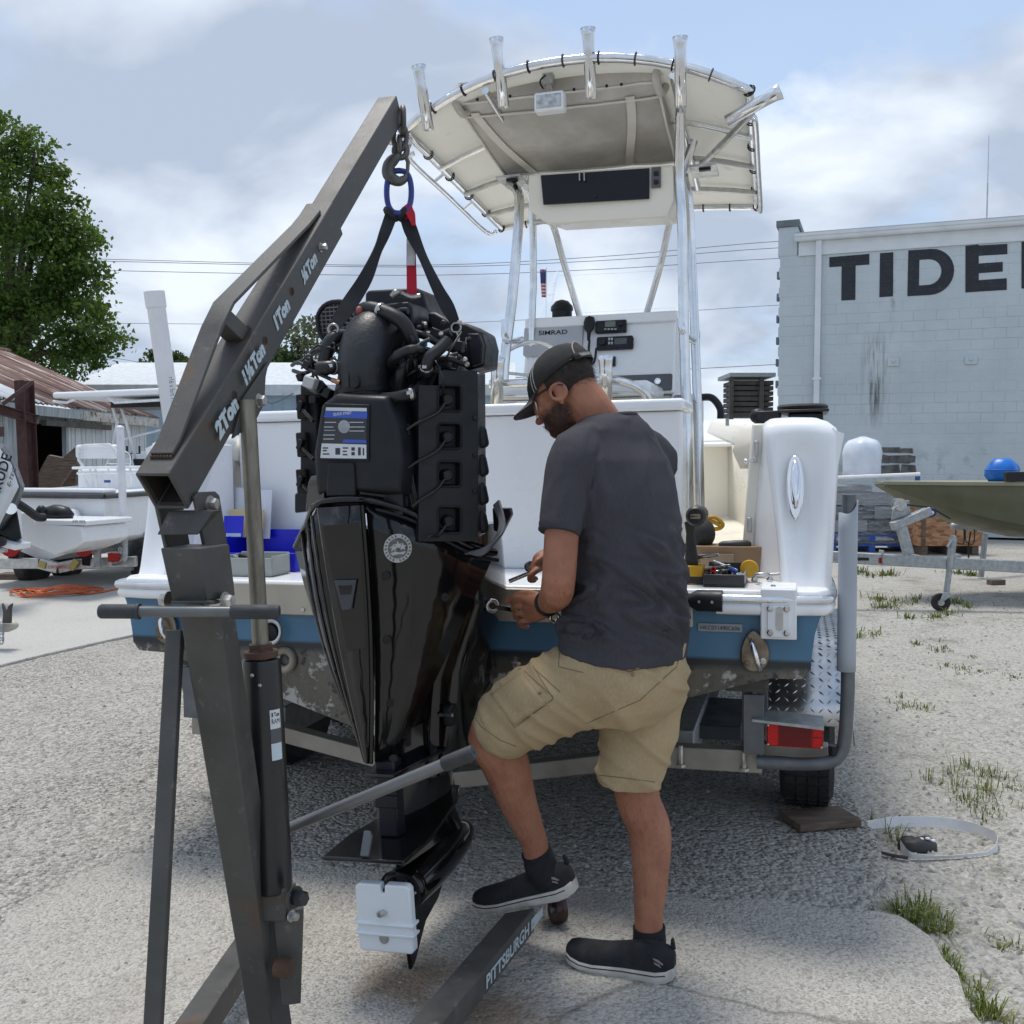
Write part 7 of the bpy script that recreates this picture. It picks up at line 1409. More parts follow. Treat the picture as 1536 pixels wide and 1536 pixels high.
gd = MB(); gpoly = [(-gw / 2, -gh / 2 + .008), (-gw / 2 + .008, -gh / 2), (gw / 2 - .008, -gh / 2), (gw / 2, -gh / 2 + .008), (gw / 2, gh / 2 - .01), (gw / 2 - .01, gh / 2), (.008, gh / 2), (.006, gh / 2 - .024), (-.004, gh / 2 - .024), (-.006, gh / 2), (-gw / 2 + .01, gh / 2), (-gw / 2, gh / 2 - .01)]
gd.prism(gpoly, (gx, -.125, (g0.z + g1.z) / 2), (1, 0, 0), (0, 0, 1), .03); gdo = eb_(gd, 'shaft_guard', mGuard, bevel=.005, seg=3)
for py in (1382, 1397): zc = e(576, py, -.14).z; eb_(MB().box2((gx - gw / 2 - .006, -.162, zc - .004), (gx + gw / 2 + .006, -.12, zc + .004)), 'guard_rib', mGuard, gdo, bevel=.0025)
sc2 = e(574, 1368, -.156); eb_(MB().lathe([(.0095, 0), (.0095, .022), (.008, .026), (.004, .026), (.004, .020)], sc2 + V((.004, .006, -.002)), (-.25, -1, .1), 12), 'guard_bolt', mSteelBolt, gdo, smooth=40); eb_(MB().lathe([(.014, 0), (.014, .001)], sc2, (0, -1, 0), 18), 'guard_boss', mGuard, gdo)
sc2 = e(576, 1408, -.1558); eb_(MB().lathe([(.0135, 0), (.0135, .002), (.011, .003)], sc2, (0, -1, 0), 16), 'guard_washer', pm('dull washer', (.42, .41, .38), (.30, .29, .27), 30, .5, .5), gdo)
eb_(MB().tube(catmull([e(577, 1345, -.15), e(573, 1325, -.12), e(580, 1312, -.08), e(592, 1310, -.03)], 5), .005, 6), 'guard_cord', mHose, gdo)
# --- powerhead
eloft([(1.27, .03, .30, .10, .15), (1.36, .02, .27, .17, .20), (1.62, .03, .26, .19, .22), (1.74, .03, .27, .16, .20)], 'engine_block', mMatte, pw=.5)
# rear cover with the information label
f_ = -.09; rc0 = [e(*q, f_) for q in ((470, 745), (600, 742), (604, 690), (597, 640), (580, 592), (500, 588), (478, 605), (466, 680))]
n = len(rc0); cen = sum(rc0, V()) / n
cov = MB().loft([[p + V((0, .16, 0)) + (p - cen) * .02 for p in rc0], [p + V((0, .05, 0)) + (p - cen) * .02 for p in rc0], [p + V((0, .012, 0)) - (p - cen) * .03 for p in rc0], [p - (p - cen) * .12 for p in rc0]])
covo = eb_(cov, 'rear_cover', mMatte, bevel=.010, seg=3, smooth=60)
fl = lambda x, y, o=0.0: e(x, y, f_ - .0015 - o)
dq = [fl(*q) for q in ((478, 690), (554, 692), (555, 607), (487, 605))]; eb_(MB().add(dq + [p + V((0, -.004, 0)) for p in dq], [(0, 1, 2, 3), (7, 6, 5, 4), (0, 4, 5, 1), (1, 5, 6, 2), (2, 6, 7, 3), (3, 7, 4, 0)]), 'label_frame', mBlackPl, covo, bevel=.003)
def lq(x0, y0, x1, y1, x2, y2, x3, y3, off, name, mat, par):
    q = [fl(x0, y0, off), fl(x1, y1, off), fl(x2, y2, off), fl(x3, y3, off)]; return eb_(MB().add(q + [p + V((0, .0006, 0)) for p in q], [(0, 1, 2, 3), (7, 6, 5, 4), (0, 4, 5, 1), (1, 5, 6, 2), (2, 6, 7, 3), (3, 7, 4, 0)]), name, mat, par, smooth=0)
mLblK, mLblB, mLblW = pm('label dark', (.035, .037, .045), None, 5, .35), pm('label blue', (.04, .10, .50), None, 5, .35), pm('label white', (.66, .68, .70), None, 5, .4)
lab = lq(481, 686, 549, 687, 550, 612, 488, 611, .0046, 'information_label', mLblK, covo)
lq(488.5, 616, 550, 617, 550, 612, 489, 611, .0053, 'label_band', mLblW, lab); lq(486, 626, 550.5, 628, 551, 617.5, 488, 616.5, .0053, 'label_band', mLblB, lab); lq(480.5, 687, 549.5, 688, 549.5, 667, 482.5, 665, .0053, 'label_band', mLblW, lab); lq(514, 664, 549.5, 665, 549.5, 660, 515, 659, .0053, 'label_band', mLblB, lab)
for i, (x0, x1, y) in enumerate(((487, 504, 633), (486, 500, 640), (486, 503, 645), (485, 502, 652), (485, 501, 658), (524, 545, 633), (524, 547, 640), (524, 546, 646))): lq(x0, y + 1.0, x1, y + 1.0, x1, y, x0, y, .0053, 'label_line', mLblW if i != 2 else mGalv, lab)
q_ = [fl(516 + 9 * math.cos(a), 640 + 10 * math.sin(a), .0053) for a in [i * .4488 for i in range(14)]]; eb_(MB().add(q_, [tuple(range(14))]), 'label_drawing', mGalv, lab, smooth=0)
for x0, y0, x1, y1 in ((484, 671, 492, 673), (484, 675, 490, 677), (484, 680, 494, 682), (503, 672, 510, 682), (514, 671, 522, 673), (514, 676, 520, 678), (514, 681, 521, 683), (527, 671, 532, 676), (527, 678, 532, 683), (537, 671, 541, 683), (544, 672, 546, 683)): lq(x0, y1, x1, y1, x1, y0, x0, y0, .006, 'label_print', mLblK, lab)
text('lettering', 'QUICK START', mLblW, eng, fl(500, 624.5, .006), eI.to_3x3() @ eS, (0, 0, 1), .055, .009, 0, .02, world=False)
dq = [fl(*q, -.004) for q in ((492, 745), (536, 745), (533, 694), (494, 694))]; eb_(MB().add(dq + [p + V((0, -.012, 0)) for p in dq], [(0, 1, 2, 3), (7, 6, 5, 4), (0, 4, 5, 1), (1, 5, 6, 2), (2, 6, 7, 3), (3, 7, 4, 0)]), 'cover_tongue', mMatte, covo, bevel=.005)
slab_ = [e(x, y, -.055) for x, y in ((478, 768), (604, 772), (604, 735), (478, 735))]; eb_(MB().add(slab_ + [p + V((0, .12, 0)) for p in slab_], [(0, 1, 2, 3), (7, 6, 5, 4), (0, 4, 5, 1), (1, 5, 6, 2), (2, 6, 7, 3), (3, 7, 4, 0)]), 'rear_filler', mBlackSatin)
# intake elbow
mElb = pm('rough sand casting', (.012, .013, .016), (.024, .026, .030), 7, .5, bump=.5, bsc=70, spots=((.10, .105, .11), 26, .70))
el = [e(546, 600, .02), e(545, 560, .015), e(548, 525, .03), e(560, 503, .07), e(580, 508, .14), e(596, 540, .20), e(600, 600, .24)]
eb_(MB().tube(catmull(el, 6), [.068] * 6 + [.072] * 18 + [.068] * 13, 24), 'intake_elbow', mElb, smooth=60)
eb_(MB().tube(catmull([p + V((-.012, -.068 if i < 3 else -.045, .0 if i < 3 else .052)) for i, p in enumerate(el[:5])], 6), .003, 6), 'casting_seam', mElb, smooth=60)
p = e(534, 574, -.055); eb_(MB().lathe([(.016, 0), (.015, .008), (.004, .009)], p, (-.2, -1, 0), 16), 'boss', mMatte); eb_(MB().lathe([(.078, 0), (.078, .012)], e(546, 590, .02), (0, 0, 1), 24), 'elbow_flange', mMatte)
# valve cover on the starboard side with four coil pockets
fa, fb_ = -.03, .07
vTL, vTR, vBR, vBL = e(628, 572, fa), e(712, 556, fb_), e(716, 808, fb_), e(630, 812, fa)
vfn, vn = eplane(vTL, vBL, vTR); ux = (vTR - vTL).normalized(); uz = vn.cross(ux).normalized(); uz = uz if uz.z > 0 else -uz
outline = [(628, 585), (640, 578), (660, 575), (668, 558), (705, 552), (713, 560), (717, 800), (712, 812), (640, 800), (632, 780), (628, 700)]
pockets = [(657, 578, 689, 617), (657, 635, 689, 673), (658, 692, 692, 730), (662, 760, 695, 800)]
n = len(outline); oo_ = [vfn(*q) for q in outline]
bk = [p - vn * .10 for p in oo_]
# face built from a grid of cells so that the pockets are real recesses
xs = [628, 657, 691, 716]; ys = [556]
fm = MB()
def cell(x0, y0, x1, y1, off=0.0): q = [vfn(x0, y1, off), vfn(x1, y1, off), vfn(x1, y0, off), vfn(x0, y0, off)]; fm.add(q, [(0, 1, 2, 3)]); return q
rows = [578] + [v_ for p_ in pockets for v_ in (p_[1], p_[3])][1:] + [812]
cell(628, 578, 658, 812); cell(691, 556, 716, 812); 
prev = 556
for p_ in pockets:
    cell(658, prev, 691, p_[1]); prev = p_[3]
    a = [vfn(658, p_[3]), vfn(691, p_[3]), vfn(691, p_[1]), vfn(658, p_[1])]; d = [q - vn * .030 + (sum(a, V()) / 4 - q) * .18 for q in a]
    fm.add(a + d, [(4, 5, 6, 7)] + [(i, (i + 1) % 4, 4 + (i + 1) % 4, 4 + i) for i in range(4)])
cell(658, prev, 691, 812)
vc = eb_(fm, 'valve_cover', mMatte, smooth=0)
fr = [vfn(628, 812), vfn(716, 812), vfn(716, 556), vfn(658, 556), (vfn(658, 578) + vfn(640, 578)) / 2, vfn(628, 586)]; n = len(fr); bb_ = [q - vn * .11 for q in fr]
eb_(MB().add(fr + bb_, [(i, (i + 1) % n, n + (i + 1) % n, n + i) for i in range(n)] + [tuple(range(n, 2 * n))]), 'cover_wall', mMatte, vc, bevel=.004, smooth=40)
sd = [vfn(716, 560), vfn(716, 808)]; sidep = [sd[0], sd[1], sd[1] + ux * .050 - vn * .06, sd[0] + ux * .046 - vn * .06]
eb_(MB().add(sidep + [q - vn * .08 - ux * .01 for q in sidep], [(0, 1, 2, 3), (7, 6, 5, 4), (0, 4, 5, 1), (1, 5, 6, 2), (2, 6, 7, 3), (3, 7, 4, 0)]), 'cover_side', mBlackSatin, vc, bevel=.006, smooth=40)
for i in range(4): y = 655 + 43 * i; q = vfn(729, y, -.045); eb_(MB().box(q, (.034, .05, .064), ax=(ux, vn, uz)), 'runner_lobe', mMatte, vc, bevel=.014, seg=3)
for py in (612, 668, 722): q = vfn(712, py + 15, .002); eb_(MB().lathe([(.007, 0), (.006, .004), (.003, .005)], q, vn, 8), 'cover_bolt', mBlackSatin, vc)
for i, p_ in enumerate(pockets):
    cx, cy = 672 + (2 if i == 3 else 0), (p_[1] + p_[3]) / 2 + 2; c = vfn(cx, cy, -.016)
    co = eb_(MB().lathe([(.017, -.014), (.017, .010), (.014, .016), (.004, .017)], c, vn, 18), 'coil_plug', mBlackSatin, vc, smooth=40)
    eb_(MB().box(c + vn * .018 - ux * .003, (.020, .012, .024), ax=(ux, vn, uz)), 'coil_connector', mBlackPl, co, bevel=.002)
    h0 = c + vn * .02 - ux * .012 - uz * .008; ex = (610, 645) if i == 0 else (608, 705) if i == 1 else (618, 760) if i == 2 else (640, 808)
    end = e(*ex, -.05); eb_(MB().tube(catmull([h0, h0 - ux * .03 - uz * .022 + vn * .006, end.lerp(h0, .25) + vn * .004, end], 5), .0042, 7), 'coil_cable', mHose, vc, smooth=60)
    a = [vfn(657, p_[3], .001), vfn(691.5, p_[3], .001), vfn(691.5, p_[1], .001), vfn(657, p_[1], .001)]
    eb_(MB().tube([a[k].lerp(a[(k + 1) % 4], t) for k in range(4) for t in (.1, .5, .9)], .0035, 6, closed=True), 'pocket_rim', mMatte, vc, smooth=60)
# port valve cover seen edge on
q = [e(*p_, .0) for p_ in ((441, 745), (470, 745), (468, 590), (441, 574))]
pv = eb_(MB().add([a + V((0, .03, 0)) for a in q] + [a + V((.02, .16, 0)) for a in q], [(0, 1, 2, 3), (7, 6, 5, 4), (0, 4, 5, 1), (1, 5, 6, 2), (2, 6, 7, 3), (3, 7, 4, 0)]), 'port_valve_cover', mMatte, bevel=.008, smooth=40)
for py in (610, 667, 722): c = e(454, py, .02); eb_(MB().box(c, (.032, .02, .07)), 'coil_pocket', mCraneIn, pv, bevel=.004); eb_(MB().box(c + V((.004, -.016, 0)), (.016, .024, .03), Matrix.Rotation(.4, 3, 'Y')), 'coil_connector', mBlackSatin, pv, bevel=.003); eb_(MB().tube([c + V((.01, -.02, -.01)), e(470, py + 22, -.02)], .005, 7), 'coil_cable', mHose, pv)
q = [e(*p_, .10) for p_ in ((441, 770), (463, 766), (461, 735), (441, 740))]; eb_(MB().add([a for a in q] + [a + V((.02, .12, 0)) for a in q], [(0, 1, 2, 3), (7, 6, 5, 4), (0, 4, 5, 1), (1, 5, 6, 2), (2, 6, 7, 3), (3, 7, 4, 0)]), 'side_cover', mBlackSatin, bevel=.006)
# top: flywheel cover, mesh air scoop, side duct
def slab(pts, f0, dep, name, mat, bev=.006, tilt=V((0, 0, 0)), par=None):
    a = [e(x, y, f0) for x, y in pts]; c = [p + V((0, dep, 0)) + tilt for p in a]; n = len(a)
    return eb_(MB().add(a + c, [tuple(range(n - 1, -1, -1)), tuple(range(n, 2 * n))] + [(i, (i + 1) % n, n + (i + 1) % n, n + i) for i in range(n)]), name, mat, par, bevel=bev, smooth=40)
slab(((547, 455), (547, 440), (552, 435), (625, 431), (634, 440), (640, 462), (655, 490), (620, 500), (590, 480), (560, 470)), .28, .22, 'flywheel_cover', mBlackSatin, .008)
slab(((575, 456), (612, 452), (618, 462), (620, 490), (600, 498), (575, 480)), .14, .14, 'throttle_box', mBlackSatin, .006)
slab(((640, 468), (652, 468), (676, 482), (700, 485), (722, 497), (728, 520), (725, 550), (700, 556), (680, 530), (650, 520)), .22, .13, 'side_duct', mBlackPl, .008)
slab(((700, 500), (718, 500), (724, 518), (722, 545), (706, 550)), .205, .02, 'duct_end', mBlackSatin, .004)
c = e(508, 483, .24); ol = [(508 + 33 * math.copysign(abs(math.cos(a)) ** .8, math.cos(a)) * (1.0 if math.sin(a) < 0 else .95), 485 + 33 * math.sin(a)) for a in [2 * math.pi * i / 28 for i in range(28)]]
eb_(MB().tube([e(x, y, .235) for x, y in ol], .007, 8, closed=True), 'scoop_rim', mBlackSatin, smooth=60); slab([(508 + (x - 508) * .98, 485 + (y - 485) * .98) for x, y in ol], .26, .05, 'scoop_back', mCraneIn, 0)
mMesh = pm('grey mesh wire', (.22, .23, .25), None, 20, .45, .5); ms = MB()
for i in range(-4, 5):
    k_ = math.sqrt(max(0, 1 - (i / 5) ** 2)); x = 508 + i * 6.2; ms.tube([e(x - 1.5, 485 - 31 * k_, .243), e(x + 1.5, 485 + 31 * k_, .243)], .0016, 5); y = 485 + i * 6.2; ms.tube([e(508 - 31 * k_, y + 2, .243), e(508 + 31 * k_, y - 2, .243)], .0016, 5)
tag(eb_(ms, 'scoop_mesh', mMesh), kind='stuff')
# hoses
def hose(pts, r, name='hose', mat=None, n=12, clamps=()):
    cs = catmull([e(*p_) for p_ in pts], 6); o = eb_(MB().tube(cs, r, n), name, mat or mHose, smooth=60)
    for k_ in clamps:
        i = min(max(int(k_ * (len(cs) - 1)), 1), len(cs) - 2); t = (cs[i + 1] - cs[i - 1]).normalized(); eb_(MB().lathe([(r * 1.08, -.005), (r * 1.12, -.004), (r * 1.12, .004), (r * 1.08, .005)], cs[i], t, 16), 'hose_clamp', mClamp, o, smooth=40); eb_(MB().box(cs[i] + V((.004, -r * 1.15, .002)), (.012, .007, .009)), 'clamp_screw', mClamp, o)
    return o
hose([(541, 487, .06), (542, 470, .06), (552, 463, .06), (575, 468, .05), (600, 480, .04), (614, 500, .05), (622, 525, .08), (628, 560, .12)], .021, clamps=(.42,)); eb_(MB().lathe([(.034, -.012), (.034, 0), (.024, .003), (.022, .02)], e(545, 488, .06), (0, 0, 1), 18), 'hose_flange', mMatte)
eb_(MB().ell(e(539, 466, .04), (.010, .012, .013)), 'red_cap', pm('faded red cap', (.35, .09, .07), None, 8, .5), smooth=60)
hose([(530, 505, .10), (505, 505, .02), (492, 520, .0), (487, 548, .0), (490, 560, .01)], .020); hose([(478, 552, -.03), (495, 551, -.03), (508, 551, .0)], .019, clamps=(.7,)); 
hose([(583, 555, .05), (592, 538, -.02), (608, 527, -.04), (622, 524, -.03), (634, 524, .05)], .0135); hose([(598, 600, .05), (601, 560, .02), (615, 545, .05), (628, 520, .09)], .017)
hose([(639, 560, .0), (640, 548, -.02), (644, 536, -.02), (660, 523, .0), (672, 510, .02)], .0165, clamps=(.18,)); hose([(575, 598, -.03), (590, 597, -.05), (608, 593, -.06), (622, 590, -.05)], .0165, clamps=(.85,)); hose([(650, 540, .05), (675, 538, .05), (702, 548, .08)], .009)
hose([(590, 500, .12), (596, 470, .12), (612, 466, .12)], .010); hose([(606, 495, .1), (640, 505, .1), (668, 520, .12), (700, 520, .14)], .011); hose([(628, 500, .16), (655, 505, .16), (676, 498, .16)], .013); hose([(612, 520, .07), (618, 560, .07), (612, 600, .05), (606, 640, .04)], .012)
hose([(438, 548, .06), (448, 544, .0), (468, 556, -.02), (490, 566, -.03), (506, 574, -.03)], .0055); hose([(440, 556, .06), (455, 560, .02), (472, 552, .0), (480, 540, .04)], .006); hose([(446, 545, .05), (462, 538, .03), (478, 545, .02), (490, 540, .05)], .006); hose([(470, 530, .08), (488, 520, .04), (500, 530, .04)], .008)
eb_(MB().cyl(e(498, 570, -.035), e(510, 574, -.035), .007, None, 10), 'copper_fitting', pm('copper', (.45, .25, .15), None, 9, .4, .8)); 
c = e(466, 574, -.04); eb_(MB().box(c, (.035, .03, .03), Matrix.Rotation(.4, 3, 'Y')), 'white_connector', pm('pale grey connector', (.55, .55, .55), None, 9, .4), bevel=.003)
for x, y, w_ in ((480, 580, .03), (492, 590, .026), (472, 600, .022), (452, 566, .02), (462, 548, .024)): eb_(MB().box(e(x, y, -.01), (w_, .03, w_ * .9), Matrix.Rotation(x * .1, 3, 'Y')), 'connector', mBlackPl, bevel=.003)
for x, y, f0 in ((640, 530, .06), (655, 500, .12), (690, 520, .12), (632, 490, .16), (668, 545, .06), (615, 510, .1)): eb_(MB().box(e(x, y, f0), (.03, .03, .024), Matrix.Rotation(y * .07, 3, 'Y')), 'small_bracket', mBlackSatin, bevel=.003)
eb_(MB().box(e(637, 517, .03), (.012, .01, .008)), 'blue_connector', pm('blue clip', (.03, .14, .4), None, 9, .4)); eb_(MB().lathe([(.008, 0), (.008, .006), (.005, .008)], e(637, 487, .1), (0, -.3, 1), 6), 'bolt', mSteelBolt); eb_(MB().lathe([(.007, 0), (.006, .005)], e(701, 547, .05), (0, -1, 0), 8), 'bolt', mSteelBolt)
# harness and cables between the cover and the valve cover
for k_ in range(5): hose([(604 + k_, 600 + 6 * k_, .0), (607 + 2 * k_, 660, -.01), (606 + 3 * k_, 710, -.02), (616 + 3 * k_, 760, -.01), (622 + 2 * k_, 795, .02)], .004 + .0012 * (k_ % 2), 'harness', mHose, 7)
for k_, (x, y) in enumerate(((607, 730), (609, 752), (606, 670), (612, 645))): eb_(MB().box(e(x, y, -.03), (.014, .014, .03)), 'connector', mBlackPl, bevel=.002)
slab(((604, 742), (630, 742), (632, 800), (612, 790)), .02, .08, 'injector_rail', mBlackSatin, .004)
rnd = random.Random(21)
for k_ in range(16):
    x0, y0 = rnd.uniform(590, 700), rnd.uniform(478, 560); x1, y1 = x0 + rnd.uniform(-50, 50), y0 + rnd.uniform(15, 70); f0 = rnd.uniform(.02, .12)
    hose([(x0, y0, f0), ((x0 + x1) / 2 + rnd.uniform(-14, 14), (y0 + y1) / 2 - rnd.uniform(0, 16), f0 - .05), (x1, y1, f0 + .02)], rnd.choice((.003, .004, .006)), 'wire', mHose, 7)
for k_ in range(9):
    x0, y0 = rnd.uniform(445, 500), rnd.uniform(520, 575); hose([(x0, y0, .02), (x0 + 12, y0 - 9, -.02), (x0 + rnd.uniform(15, 34), y0 + rnd.uniform(-8, 22), .0)], .0035, 'wire', mHose, 7)
for k_ in range(8):
    x0, y0 = rnd.uniform(600, 720), rnd.uniform(480, 555); eb_(MB().lathe([(.007, 0), (.007, .006), (.004, .008)], e(x0, y0, .02), (rnd.uniform(-.4, .4), -1, rnd.uniform(0, .8)), 6), 'bolt', mSteelBolt if k_ % 2 else mBlackSatin)
# grey cable bundle looping round the starboard side
for k_ in range(4): hose([(690 - 3 * k_, 822 + 3 * k_, .10), (720, 832 - 2 * k_, .08), (742 + 2 * k_, 812 - 2 * k_, .10), (750 + 2 * k_, 785, .16), (742 + 2 * k_, 758 - 2 * k_, .24)], .0052, 'cable', pm('grey cable', (.10, .105, .11), None, 9, .45), 8)
slab(((738, 762), (764, 762), (766, 772), (752, 800), (740, 796)), .28, .03, 'cable_bracket', mBlackPl, .004)
# ================================================================ the man at work
mSkin = NT('tanned skin'); _sk = mSkin.mix(mSkin.ramp(mSkin.noise(14, 6), [(.35, 0.0), (.65, 1.0)]), (.37, .165, .098), (.29, .118, .07))
SKN, SKC = mSkin, _sk
mSkin.set(col=_sk, rough=.55, sss=.06, spec=.35); mSkin.b.inputs['Subsurface Radius'].default_value = (.012, .005, .003); mSkin.bump(mSkin.noise(180, 4), .12, .002); mSkinM = mSkin.m
def cloth(name, a, b_, sc, wv):
    m = NT(name); c = m.mix(m.ramp(m.noise(sc, 6), [(.35, 0.0), (.65, 1.0)]), a, b_); f = m.noise(wv, 3, .8, m.map((1, 1, .25))); c = m.mix(m.ramp(f, [(.4, 0.0), (.6, .25)]), c, tuple(x * 1.5 for x in a))
    m.set(col=c, rough=.9, spec=.2); m.bump(m.noise(wv * 1.5, 2), .25, .0015); return m.m
mShirt = cloth('charcoal heather jersey', (.061, .058, .066), (.047, .045, .052), 6, 260)
mKhaki = cloth('khaki twill', (.40, .305, .18), (.33, .25, .145), 7, 300)
mKhakiD = pm('khaki seam', (.23, .17, .095), None, 20, .9)
mKnit = pm('black knit upper', (.010, .011, .014), (.016, .017, .020), 20, .85, bump=.4, bsc=300); mSole = pm('off white rubber sole', (.60, .57, .51), (.40, .38, .33), 14, .6); mSock = pm('black sock', (.010, .010, .013), (.016, .016, .02), 30, .95, bump=.5, bsc=300)
mHair = pm('short dark brown hair', (.022, .015, .011), (.040, .027, .018), 60, .75, bump=.8, bsc=280); mCapM = pm('black cap twill', (.014, .014, .015), (.024, .023, .022), 9, .85, bump=.3, bsc=260); mStitch = pm('pale stitching', (.48, .45, .40), None, 40, .8)
mf, ml = V((-.77, .64, 0)).normalized(), V((-.64, -.77, 0)).normalized(); UP = V((0, 0, 1))
man = thing('person', 'man in black cap, charcoal t-shirt and khaki shorts working on the hanging motor', 'person', (.28, 2.82, 0))
def remesh(mb, name, mat, vox, it=6, fold=None, parent=None, post=None):
    o = mb.build('tmp', mat, None, smooth=180); m = o.modifiers.new('r', 'REMESH'); m.mode = 'VOXEL'; m.voxel_size = vox; m.use_smooth_shade = True
    s_ = o.modifiers.new('s', 'SMOOTH'); s_.factor = .5; s_.iterations = it
    me = evalmesh(o); bpy.data.objects.remove(o)
    if fold:
        me.update(); ns = [v_.normal.copy() for v_ in me.vertices]
        for v_, n_ in zip(me.vertices, ns): v_.co += n_ * fold(v_.co, n_)
    me.name = name; me.materials.clear(); me.materials.append(mat)
    if parent: me.transform(WM[parent.name].inverted())
    me.polygons.foreach_set('use_smooth', [True] * len(me.polygons)); me.update()
    o = bpy.data.objects.new(name, me); COL.objects.link(o); o.parent = parent; WM[o.name] = WM[parent.name] if parent else Matrix(); return o
def limb(mb, pts, rs, n=18, k=5):
    ps = catmull(pts, k); rr = [x.x for x in catmull([V((r, 0, 0)) for r in rs], k)]
    mb.tube(ps, rr, n); mb.ell(ps[0], rr[0] * .98, None, 12, 8); mb.ell(ps[-1], rr[-1] * .98, None, 12, 8); return mb
def ringe(c, a, d, tilt=0.0, n=32, pw=.9):
    return [c + ml * (a * math.copysign(abs(math.cos(t)) ** pw, math.cos(t))) + mf * (d * math.copysign(abs(math.sin(t)) ** pw, math.sin(t))) + UP * (tilt * math.sin(t)) for t in [2 * math.pi * i / n for i in range(n)]]
# ---- head frame
hf = V((-.78, .40, -.48)).normalized(); hl = V((-.46, -.888, 0)).normalized(); hl = (hl - hf * hl.dot(hf)).normalized(); hu = hf.cross(hl).normalized(); hu = hu if hu.z > 0 else -hu
HC = at(846, 587, 2.82)
def hp_(f, l_, u): return HC + hf * f + hl * l_ + hu * u
hR = Matrix((( hf.x, hl.x, hu.x), (hf.y, hl.y, hu.y), (hf.z, hl.z, hu.z)))
def _sph(c, r0, r1):
    vd = SKN.n('ShaderNodeVectorMath'); vd.operation = 'DISTANCE'; SKN.l(SKN.co, vd.inputs[0]); vd.inputs[1].default_value = c - V((.28, 2.82, 0)); return SKN.ramp(SKN.math('ADD', vd.outputs['Value'], SKN.math('MULTIPLY', SKN.math('SUBTRACT', SKN.noise(70, 4, .7), .5), .03)), [(r0, 1.0), (r1, 0.0)])
_m = SKN.math('MAXIMUM', SKN.math('MAXIMUM', _sph(hp_(.055, .035, -.085), .040, .062), _sph(hp_(.055, -.035, -.085), .040, .062)), SKN.math('MAXIMUM', _sph(hp_(.018, .055, -.060), .022, .040), _sph(hp_(.018, -.055, -.060), .022, .040)))
SKN.set(col=SKN.mix(SKN.math('MULTIPLY', _m, .9), SKC, SKN.ramp(SKN.noise(160, 4, .7), [(.35, (.016, .010, .008)), (.62, (.07, .036, .023))])))
body = MB()
body.ell(hp_(-.005, 0, .03), (.098, .076, .088), hR, 24, 16).ell(hp_(.035, 0, -.045), (.060, .056, .072), hR, 20, 14).ell(hp_(.066, 0, -.088), (.028, .030, .024), hR).ell(hp_(.05, 0, .0), (.050, .062, .055), hR)
body.ell(hp_(.094, 0, -.022), (.015, .011, .026), hR, 12, 8).ell(hp_(.106, 0, -.036), (.014, .013, .011), hR, 12, 8).ell(hp_(.090, 0, -.064), (.010, .022, .008), hR, 12, 8).ell(hp_(.085, 0, -.074), (.010, .018, .007), hR, 12, 8)
body.ell(hp_(.07, .032, -.018), (.024, .026, .022), hR).ell(hp_(.07, -.032, -.018), (.024, .026, .022), hR).ell(hp_(.082, 0, .012), (.014, .05, .012), hR)
for s_ in (1, -1):
    ec = hp_(-.012, .076 * s_, -.016); er = Matrix((( hf.x, hl.x, hu.x), (hf.y, hl.y, hu.y), (hf.z, hl.z, hu.z)))
    body.ell(ec, (.016, .007, .026), hR, 12, 8); ax = (hl * s_ - hf * .35).normalized()
    body.torus(ec + hl * (.007 * s_) - hf * .002, ax, .0225, .0055, 18, 8, 1.0); body.ell(ec + hl * (.004 * s_) + hu * -.026 + hf * .003, (.008, .006, .011), hR, 10, 6)
nb = at(908, 655, 2.775)
limb(body, [hp_(-.035, 0, -.02), hp_(-.050, 0, -.085), nb + V((0, .01, .01)), nb + V((.0, .0, -.07))], [.058, .057, .062, .08])
# torso under the clothes
TO = [(915, 648, 2.775, .13, .07), (922, 690, 2.765, .175, .09), (936, 780, 2.75, .165, .105), (940, 860, 2.74, .155, .11), (938, 940, 2.735, .165, .125), (940, 1000, 2.735, .175, .13), (938, 1040, 2.735, .15, .11)]
body.loft([ringe(at(a, b_, d), x * .95, y * .95) for a, b_, d, x, y in TO])
# legs
Lk, Rk = at(738, 1098, 2.84), at(955, 1188, 2.80)
limb(body, [at(905, 1010, 2.66), at(820, 1050, 2.75), Lk, at(757, 1142, 2.855), at(779, 1208, 2.87), at(801, 1262, 2.88), at(806, 1290, 2.885)], [.085, .078, .066, .070, .054, .040, .040])
limb(body, [at(972, 1010, 2.79), at(958, 1100, 2.80), Rk, at(974, 1245, 2.81), at(976, 1310, 2.80), at(973, 1375, 2.79), at(974, 1400, 2.79)], [.088, .078, .064, .062, .052, .041, .041])
# arms
Lel, Lwr = at(838, 868, 2.56), at(821, 905, 2.765)
limb(body, [at(858, 690, 2.64), at(845, 770, 2.595), Lel, at(833, 893, 2.65), Lwr], [.050, .046, .044, .043, .029])
Rsh, Rel, Rwr = at(975, 690, 2.92), at(905, 810, 3.10), at(822, 836, 3.05); limb(body, [Rsh, at(945, 750, 3.02), Rel, at(855, 828, 3.08), Rwr], [.052, .046, .043, .040, .029])
